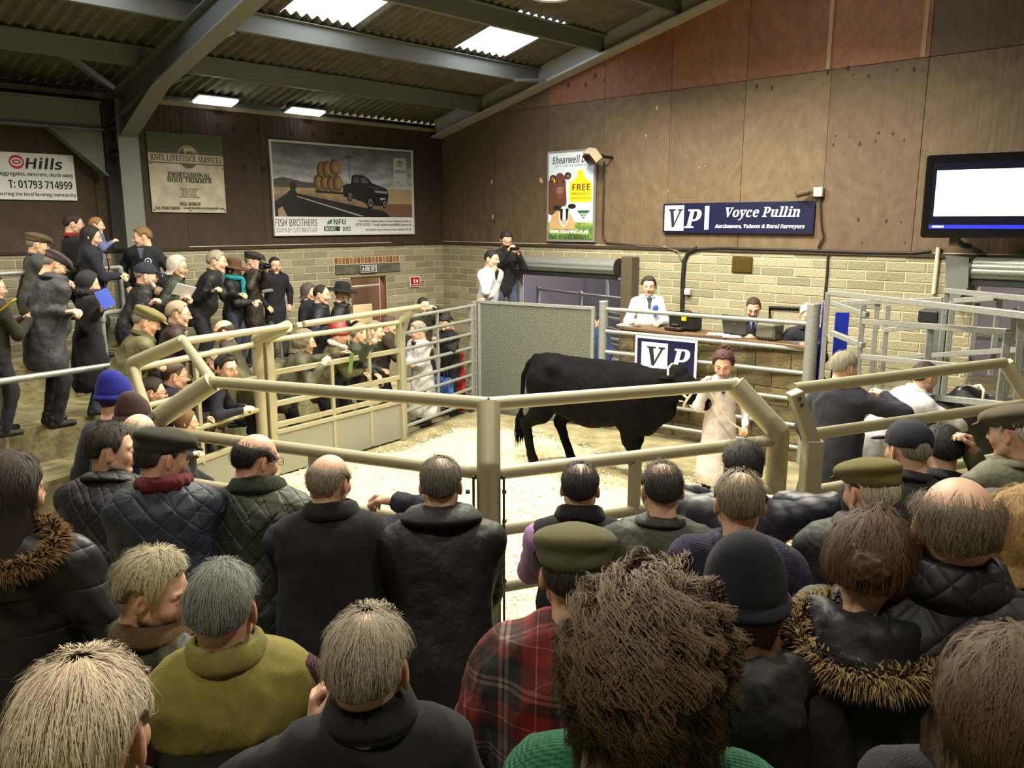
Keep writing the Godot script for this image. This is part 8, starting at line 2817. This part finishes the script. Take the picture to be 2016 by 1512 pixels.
		{"n": "white-haired man in a navy jacket reading at the desk", "at": [1590, 620, 10.35], "fl": 0.4, "hip": 1, "fa": 165, "hf": 165, "hp": 26, "jk": [Color(0.08, 0.09, 0.14), "plain"], "hair": ["short", Color(0.80, 0.78, 0.74)], "Lp": [1596, 676, 10.0], "Rp": [1572, 680, 10.0], "footL": Vector3(-0.13, 0, -0.3), "footR": Vector3(0.13, 0, -0.3), "hk": 1.1},
		# ---- in the ring and the race
		{"n": "red-haired handler in a long white coat leading the black bull", "at": [1424, 716, 8.25], "eR": Vector3(0.15, -1, 0.4), "id": "handler", "fl": 0.035, "fem": true, "fa": 172, "hf": 185, "hp": 22, "jk": [Color(0.86, 0.83, 0.82), "plain"], "jn": "coat", "hem": 0.52, "hair": ["bun", Color(0.26, 0.085, 0.085), 0.018], "shirt": [Color(0.85, 0.72, 0.78), "plain"], "tie": Color(0.16, 0.13, 0.33), "Rp": [1390, 750, 8.05], "Lp": [1466, 848, 8.15], "hk": 1.2, "fine": true, "curl": 1.2, "tr": Color(0.05, 0.06, 0.10)},
		{"n": "grey-haired drover in a long navy coat at the race gate", "at": [1663, 724, 6.85], "fl": 0.0, "fa": 35, "hf": 42, "jk": [Color(0.10, 0.105, 0.16), "plain"], "jn": "coat", "hem": 0.6, "hair": ["short", Color(0.58, 0.55, 0.47)], "Rp": [1732, 772, 7.0], "eR": Vector3(1, -0.3, 0), "w": 1.15, "hk": 1.05, "locks": 900},
		{"n": "handler in a white coat bending beside the black and white cow", "at": [1822, 742, 7.5], "fl": 0.0, "fa": 60, "hf": 50, "ln": 40, "jk": [COAT, "plain"], "jn": "coat", "hem": 0.45, "hair": ["short", BROWN], "arms": "reach", "w": 1.1},
	]
	for q: Dictionary in a:
		person(q)
# ---------------------------------------------------------------- small things
func slab_thing(called: String, label: String, category: String, c: Vector3, size: Vector3, m: Material, bs := Basis.IDENTITY, what := "sheet", bev := 0.0, group := "") -> Node3D:
	var t := thing(called, label, category, c, 0.0, group)
	var mb := MB.new()
	mb.box(Transform3D(bs, Vector3.ZERO), size, bev)
	part(t, what, mb.mesh(m))
	return t
func to_view(fa: float, pitch := 0.0) -> Basis:      # a basis turned like a person facing fa
	return Basis(Vector3.UP, deg_to_rad(YAW - fa)) * Basis(Vector3.RIGHT, deg_to_rad(pitch))
func small_things() -> void:
	var paper := mat("paper", Color(0.85, 0.85, 0.84), 0.8)
	var blackp := mat("black plastic", Color(0.05, 0.05, 0.05), 0.5)
	# ---- phones, camera, leaflets held by people
	for q in [[1013, 490, 12.8, 165.0, "black phone held up by the man behind the solid gate"], [852, 674, 11.3, -150.0, "black phone in the hand of the man behind the barred gate"]]:
		var t := thing("phone", q[4], "phone", P(q[0], q[1], q[2]))
		var mb := MB.new()
		mb.box(Transform3D(to_view(q[3], -50.0), Vector3.ZERO), Vector3(0.15, 0.075, 0.01), 0.004)
		part(t, "case", mb.mesh(blackp))
		mb = MB.new()
		mb.box(Transform3D(to_view(q[3], -50.0), to_view(q[3], -50.0) * Vector3(0, 0, 0.0055)), Vector3(0.135, 0.065, 0.001))
		part(t, "glass", mb.mesh(mat("phone glass", Color(0.03, 0.03, 0.04), 0.08)))
	var cam_p := P(518, 524, 11.72)
	var t := thing("handheld_camera", "black camera raised to the eye of the flat-capped man", "camera", cam_p)
	var mb := MB.new()
	mb.box(Transform3D(to_view(110.0), Vector3.ZERO), Vector3(0.13, 0.09, 0.06), 0.01)
	part(t, "camera_body", mb.mesh(blackp))
	mb = MB.new()
	mb.lathe([Vector2(0.001, 0.11), Vector2(0.034, 0.11), Vector2(0.036, 0.0)], 16, Transform3D(to_view(110.0) * Basis(Vector3.RIGHT, -PI / 2), Vector3.ZERO))
	part(t, "lens", mb.mesh(mat("lens black", Color(0.02, 0.02, 0.025), 0.15)))
	slab_thing("leaflet", "blue and white leaflet held by the dark-haired woman", "leaflet", P(207, 588, 9.2), Vector3(0.13, 0.19, 0.006), mat("leaflet blue", Color(0.22, 0.32, 0.72), 0.6), to_view(150.0, 10.0) * Basis(Vector3.BACK, -0.4))
	slab_thing("papers", "folded white papers in the white-haired lady's hands", "papers", P(362, 572, 10.35), Vector3(0.24, 0.16, 0.01), paper, to_view(140.0, -35.0) * Basis(Vector3.BACK, 0.35))
	slab_thing("booklet", "yellow booklet held by the person in the camouflage coat", "booklet", P(16, 600, 8.75), Vector3(0.2, 0.14, 0.01), mat("booklet yellow", Color(0.72, 0.60, 0.20), 0.7), to_view(70.0, -50.0))
	slab_thing("catalogue", "brown paper catalogue on the rail under the steward's arm", "papers", P(796, 682, 10.9), Vector3(0.1, 0.16, 0.012), mat("catalogue", Color(0.55, 0.36, 0.16), 0.7), to_view(-135.0, -40.0))
	slab_thing("green_card", "green card in the pointing man's fingers", "card", P(691, 714, 9.72), Vector3(0.05, 0.24, 0.006), mat("card green", Color(0.30, 0.38, 0.16), 0.7), to_view(170.0, 8.0) * Basis(Vector3.BACK, 0.15))
	# ---- by the barred gate
	t = thing("carrier_bag", "blue patterned carrier bag hanging behind the barred gate", "bag", P(872, 770, 11.6))
	mb = MB.new()
	mb.box(Transform3D(to_view(-150.0), Vector3(0, -0.02, 0)), Vector3(0.36, 0.46, 0.12), 0.05)
	part(t, "bag_body", mb.mesh(mat("bag blue", Color(0.75, 0.85, 1.0), 0.6, 0.0, noise_tex("bag print", 128, 0.08, Color(0.05, 0.14, 0.38), Color(0.45, 0.62, 0.80), 3, 2.6), 4.0)))
	mb = MB.new()
	for z in [-0.03, 0.03]:
		mb.tube([Vector3(-0.08, 0.2, z), Vector3(-0.05, 0.32, z), Vector3(0.05, 0.32, z), Vector3(0.08, 0.2, z)], 0.008, 6)
	part(t, "handles", mb.mesh(mat("bag handle", Color(0.10, 0.16, 0.35), 0.6)))
	t = thing("red_coat", "red coat draped inside the barred gate beside the round-post end", "coat", P(905, 715, 11.85))
	var cl := SDF.new(Vector3(-0.2, -0.75, -0.2), Vector3(0.2, 0.25, 0.2), 0.02)
	cl.cap(Vector3(0, 0.15, 0), Vector3(0.0, -0.6, 0), 0.06, 0.12, 0.03, 0.6, Vector3(0, 0, 1))
	part(t, "cloth", to_mesh(fold(cl.nets(), 4, 0.02, 5.0), cloth(Color(0.62, 0.10, 0.08), "plain")))
	t = thing("mounting_block", "concrete block the photographing man stands on", "block", Vector3(P(997, 472, 13.25).x, 0, P(997, 472, 13.25).z))
	mb = MB.new()
	mb.box(here(Vector3(0.05, 0.45, -0.05)), Vector3(0.7, 0.9, 0.6), 0.02)
	part(t, "slab_block", mb.mesh(m_concrete()))
	# ---- on the rostrum desk
	var dz := (P5.z + P6.z) * 0.5 - 0.36
	var on_desk := func(px: float, zz: float) -> Vector3:
		var p := WZ(px, 660, zz)
		return Vector3(p.x, 1.408, zz)
	var c: Vector3 = on_desk.call(1348, dz)
	t = thing("tool_box", "black plastic tool box with a yellow clasp on the desk", "tool box", c)
	mb = MB.new()
	mb.box(here(Vector3(0, 0.10, 0)), Vector3(0.40, 0.18, 0.2), 0.02)
	mb.box(here(Vector3(0, 0.2, 0)), Vector3(0.42, 0.05, 0.22), 0.015)
	part(t, "case", mb.mesh(blackp))
	mb = MB.new()
	mb.box(here(Vector3(0.05, 0.17, 0.115)), Vector3(0.07, 0.07, 0.015), 0.004)
	part(t, "clasp", mb.mesh(mat("clasp yellow", Color(0.85, 0.70, 0.05), 0.5)))
	mb = MB.new()
	mb.tube([Vector3(-0.08, 0.225, 0), Vector3(-0.07, 0.26, 0), Vector3(0.07, 0.26, 0), Vector3(0.08, 0.225, 0)], 0.012, 8)
	part(t, "handle", mb.mesh(blackp))
	c = on_desk.call(1448, dz + 0.02)
	t = thing("laptop", "open dark laptop in front of the clerk", "laptop", c, deg_to_rad(-8))
	mb = MB.new()
	mb.box(here(Vector3(0, 0.012, -0.12)), Vector3(0.36, 0.022, 0.25), 0.006)
	part(t, "keyboard_base", mb.mesh(mat("laptop dark", Color(0.10, 0.095, 0.09), 0.35)))
	mb = MB.new()
	mb.box(Transform3D(Basis(Vector3.RIGHT, 0.22), Vector3(0, 0.14, 0.03)), Vector3(0.37, 0.25, 0.014), 0.006)
	part(t, "lid", mb.mesh(mat("laptop lid", Color(0.16, 0.15, 0.12), 0.4)))
	mb = MB.new()
	mb.lathe([Vector2(0.001, 0.001), Vector2(0.016, 0.0)], 14, Transform3D(Basis(Vector3.RIGHT, 0.22 + PI / 2), Vector3(0, 0.15, 0.041)))
	part(t, "badge", mb.mesh(mat("badge steel", Color(0.35, 0.35, 0.35), 0.3, 0.5)))
	c = on_desk.call(1515, dz + 0.04)
	t = thing("ticket_printer", "grey ticket printer beside the laptop", "printer", c, deg_to_rad(-6))
	mb = MB.new()
	mb.box(here(Vector3(0, 0.1, 0)), Vector3(0.26, 0.2, 0.22), 0.02)
	part(t, "case", mb.mesh(mat("printer grey", Color(0.36, 0.35, 0.30), 0.6)))
	mb = MB.new()
	for i in 7:
		mb.box(here(Vector3(-0.1 + 0.033 * i, 0.025, 0.112)), Vector3(0.018, 0.03, 0.004))
	part(t, "vents", mb.mesh(blackp))
	var k := 0
	for q in [[1238, 0.08, 0.30, "loose cream papers under the auctioneer's hands"], [1415, 0.06, 0.28, "white papers beside the tool box"], [1440, 0.14, 0.22, "white papers in front of the laptop"], [1580, 0.05, 0.26, "grey booklet in front of the white-haired man"]]:
		k += 1
		var p: Vector3 = on_desk.call(q[0], dz + q[1])
		slab_thing("papers", q[3], "papers", p + Vector3(0, 0.004, 0), Vector3(q[2], 0.006, 0.2), paper if k < 4 else mat("booklet grey", Color(0.35, 0.36, 0.38), 0.7), Basis(Vector3.UP, 0.2 * k))
	c = on_desk.call(1328, dz + 0.16)
	t = thing("gavel_block", "dark wooden gavel block beside the auctioneer", "gavel", c)
	mb = MB.new()
	mb.box(here(Vector3(0, 0.03, 0)), Vector3(0.26, 0.05, 0.12), 0.012)
	part(t, "block", mb.mesh(mat("dark wood", Color(0.16, 0.09, 0.06), 0.5)))
	mb = MB.new()
	mb.tube([Vector3(-0.04, 0.075, 0), Vector3(0.06, 0.075, 0)], 0.022, 12)
	mb.tube([Vector3(0.01, 0.075, 0), Vector3(0.02, 0.075, 0.12)], 0.008, 8)
	part(t, "gavel", mb.mesh(mats["dark wood"]))
	for q in [[1483, 10.75, "stool under the clerk behind the desk"], [1590, 10.35, "stool under the white-haired man at the desk"]]:
		var p := P(q[0], 610, q[1])
		t = thing("stool", "plain wooden " + q[2], "stool", Vector3(p.x, 0.4, p.z))
		mb = MB.new()
		mb.lathe([Vector2(0.17, 0.44), Vector2(0.18, 0.46), Vector2(0.17, 0.48), Vector2(0.001, 0.485)], 20)
		part(t, "seat", mb.mesh(mats["dark wood"]))
		for i in 4:
			var an := PI / 4 + PI / 2 * i
			mb = MB.new()
			mb.tube([Vector3(0.12 * cos(an), 0.45, 0.12 * sin(an)), Vector3(0.17 * cos(an), 0, 0.17 * sin(an))], 0.017, 8)
			part(t, "leg", mb.mesh(mats["dark wood"]))
	# ---- badges, rosette, headset, hat lettering: parts of the people who wear them
	var pin := func(id: String, called: String, x: float, y: float, z: float, build: Callable) -> void:
		var f: Array = folk[id]
		var n: Node3D = f[0]
		var bs := Basis(Vector3.RIGHT, f[3], Vector3.RIGHT.cross(f[3]))
		part(n, called, build.call(), Transform3D(bs, f[2] + f[3] * y * f[5] + f[4] * z * f[5] + Vector3.RIGHT * x * f[5]))
	pin.call("auct", "rosette", -0.095, -0.13, 0.145, func():
		var b := MB.new()
		b.lathe([Vector2(0.001, 0.012), Vector2(0.03, 0.01), Vector2(0.042, 0.0)], 18, Transform3D(Basis(Vector3.RIGHT, -PI / 2), Vector3.ZERO))
		b.box(here(Vector3(-0.012, -0.08, 0.0)), Vector3(0.02, 0.12, 0.008))
		b.box(here(Vector3(0.012, -0.075, 0.0)), Vector3(0.02, 0.11, 0.008))
		return b.mesh(mat("rosette blue", Color(0.20, 0.30, 0.70), 0.6)))
	var hd: Array = folk["auct"]
	mb = MB.new()
	var pts: Array = []
	for i in 13:
		var an := PI * i / 12.0
		pts.append(Vector3(0.092 * cos(an), 0.018 + 0.108 * sin(an), 0.01))
	mb.tube(pts, 0.006, 6)
	mb.tube([Vector3(-0.092, -0.005, 0.0), Vector3(-0.1, -0.005, 0.0)], 0.03, 14)
	mb.tube([Vector3(-0.095, -0.02, -0.02), Vector3(-0.075, -0.06, -0.08), Vector3(-0.035, -0.065, -0.108)], 0.004, 6)
	part(hd[0], "headset", mb.mesh(blackp), hd[1])
	for q in [["clerk", -0.085, -0.17, 0.15], ["steward", -0.09, -0.12, 0.145], ["sitter", -0.08, -0.12, 0.145]]:
		pin.call(q[0], "coat_badge", q[1], q[2], q[3], func():
			var b := MB.new()
			b.box(Transform3D.IDENTITY, Vector3(0.035, 0.04, 0.008), 0.002)
			return b.mesh(mat("coat badge", Color(0.10, 0.14, 0.36) if q[0] != "clerk" else Color(0.8, 0.82, 0.85), 0.6)))
	pin.call("badge", "round_badge", -0.09, -0.16, 0.15, func():
		var b := MB.new()
		b.lathe([Vector2(0.03, 0.002), Vector2(0.036, 0.003), Vector2(0.042, 0.0)], 24, Transform3D(Basis(Vector3.RIGHT, -PI / 2), Vector3.ZERO))
		b.lathe([Vector2(0.001, 0.004), Vector2(0.012, 0.002)], 10, Transform3D(Basis(Vector3.RIGHT, -PI / 2), Vector3.ZERO))
		return b.mesh(mat("stitch white", Color(0.70, 0.74, 0.76), 0.7)))
	# reindeer jumper front
	var rf: Array = folk["reindeer"]
	var bs2 := Basis(Vector3.RIGHT, rf[3], Vector3.RIGHT.cross(rf[3]))
	var pj := Paint.new(128, 192, Color(0.30, 0.06, 0.10))
	for i in 9:
		for j in 3:
			pj.oval(0.06 + 0.11 * i, [0.10, 0.56, 0.90][j], 0.035, 0.03, Color(0.78, 0.66, 0.66))
	pj.rect(0.0, 0.62, 1.0, 0.78, Color(0.55, 0.38, 0.42))
	pj.poly([[0.3, 0.46], [0.34, 0.34], [0.6, 0.32], [0.66, 0.22], [0.74, 0.24], [0.68, 0.36], [0.66, 0.48], [0.6, 0.48], [0.58, 0.40], [0.40, 0.42], [0.36, 0.5]], Color(0.85, 0.80, 0.78))
	var jm := mat("print reindeer", Color(1, 1, 1), 0.95)
	jm.albedo_texture = pj.texture()
	mb = MB.new()
	mb.has_uv = true
	mb.grid(8, 8, func(uu, vv):
		var x: float = (uu - 0.5) * 0.2
		return bs2 * Vector3(x, -0.04 - 0.36 * vv, -0.168 + 1.6 * x * x - 0.03 * sin(PI * vv)))
	part(rf[0], "jumper_front", mb.mesh(jm), here(rf[2]))
	# hair clip and hat lettering
	mb = MB.new()
	mb.box(here(Vector3(-0.035, 0.06, 0.105)), Vector3(0.01, 0.03, 0.012), 0.003)
	part(folk["pinned"][0], "hair_clip", mb.mesh(paper), folk["pinned"][1])
	var bh: Array = folk["blue"]
	lettering(bh[0], "Crystalyx", bh[1] * Vector3(0.112, 0.035, 0.0), 0.12, 0.026, mat("stitch white", Color(0.7, 0.74, 0.76), 0.7), bh[1].basis.orthonormalized() * Basis(Vector3.UP, PI / 2) * Basis(Vector3.BACK, 0.1))
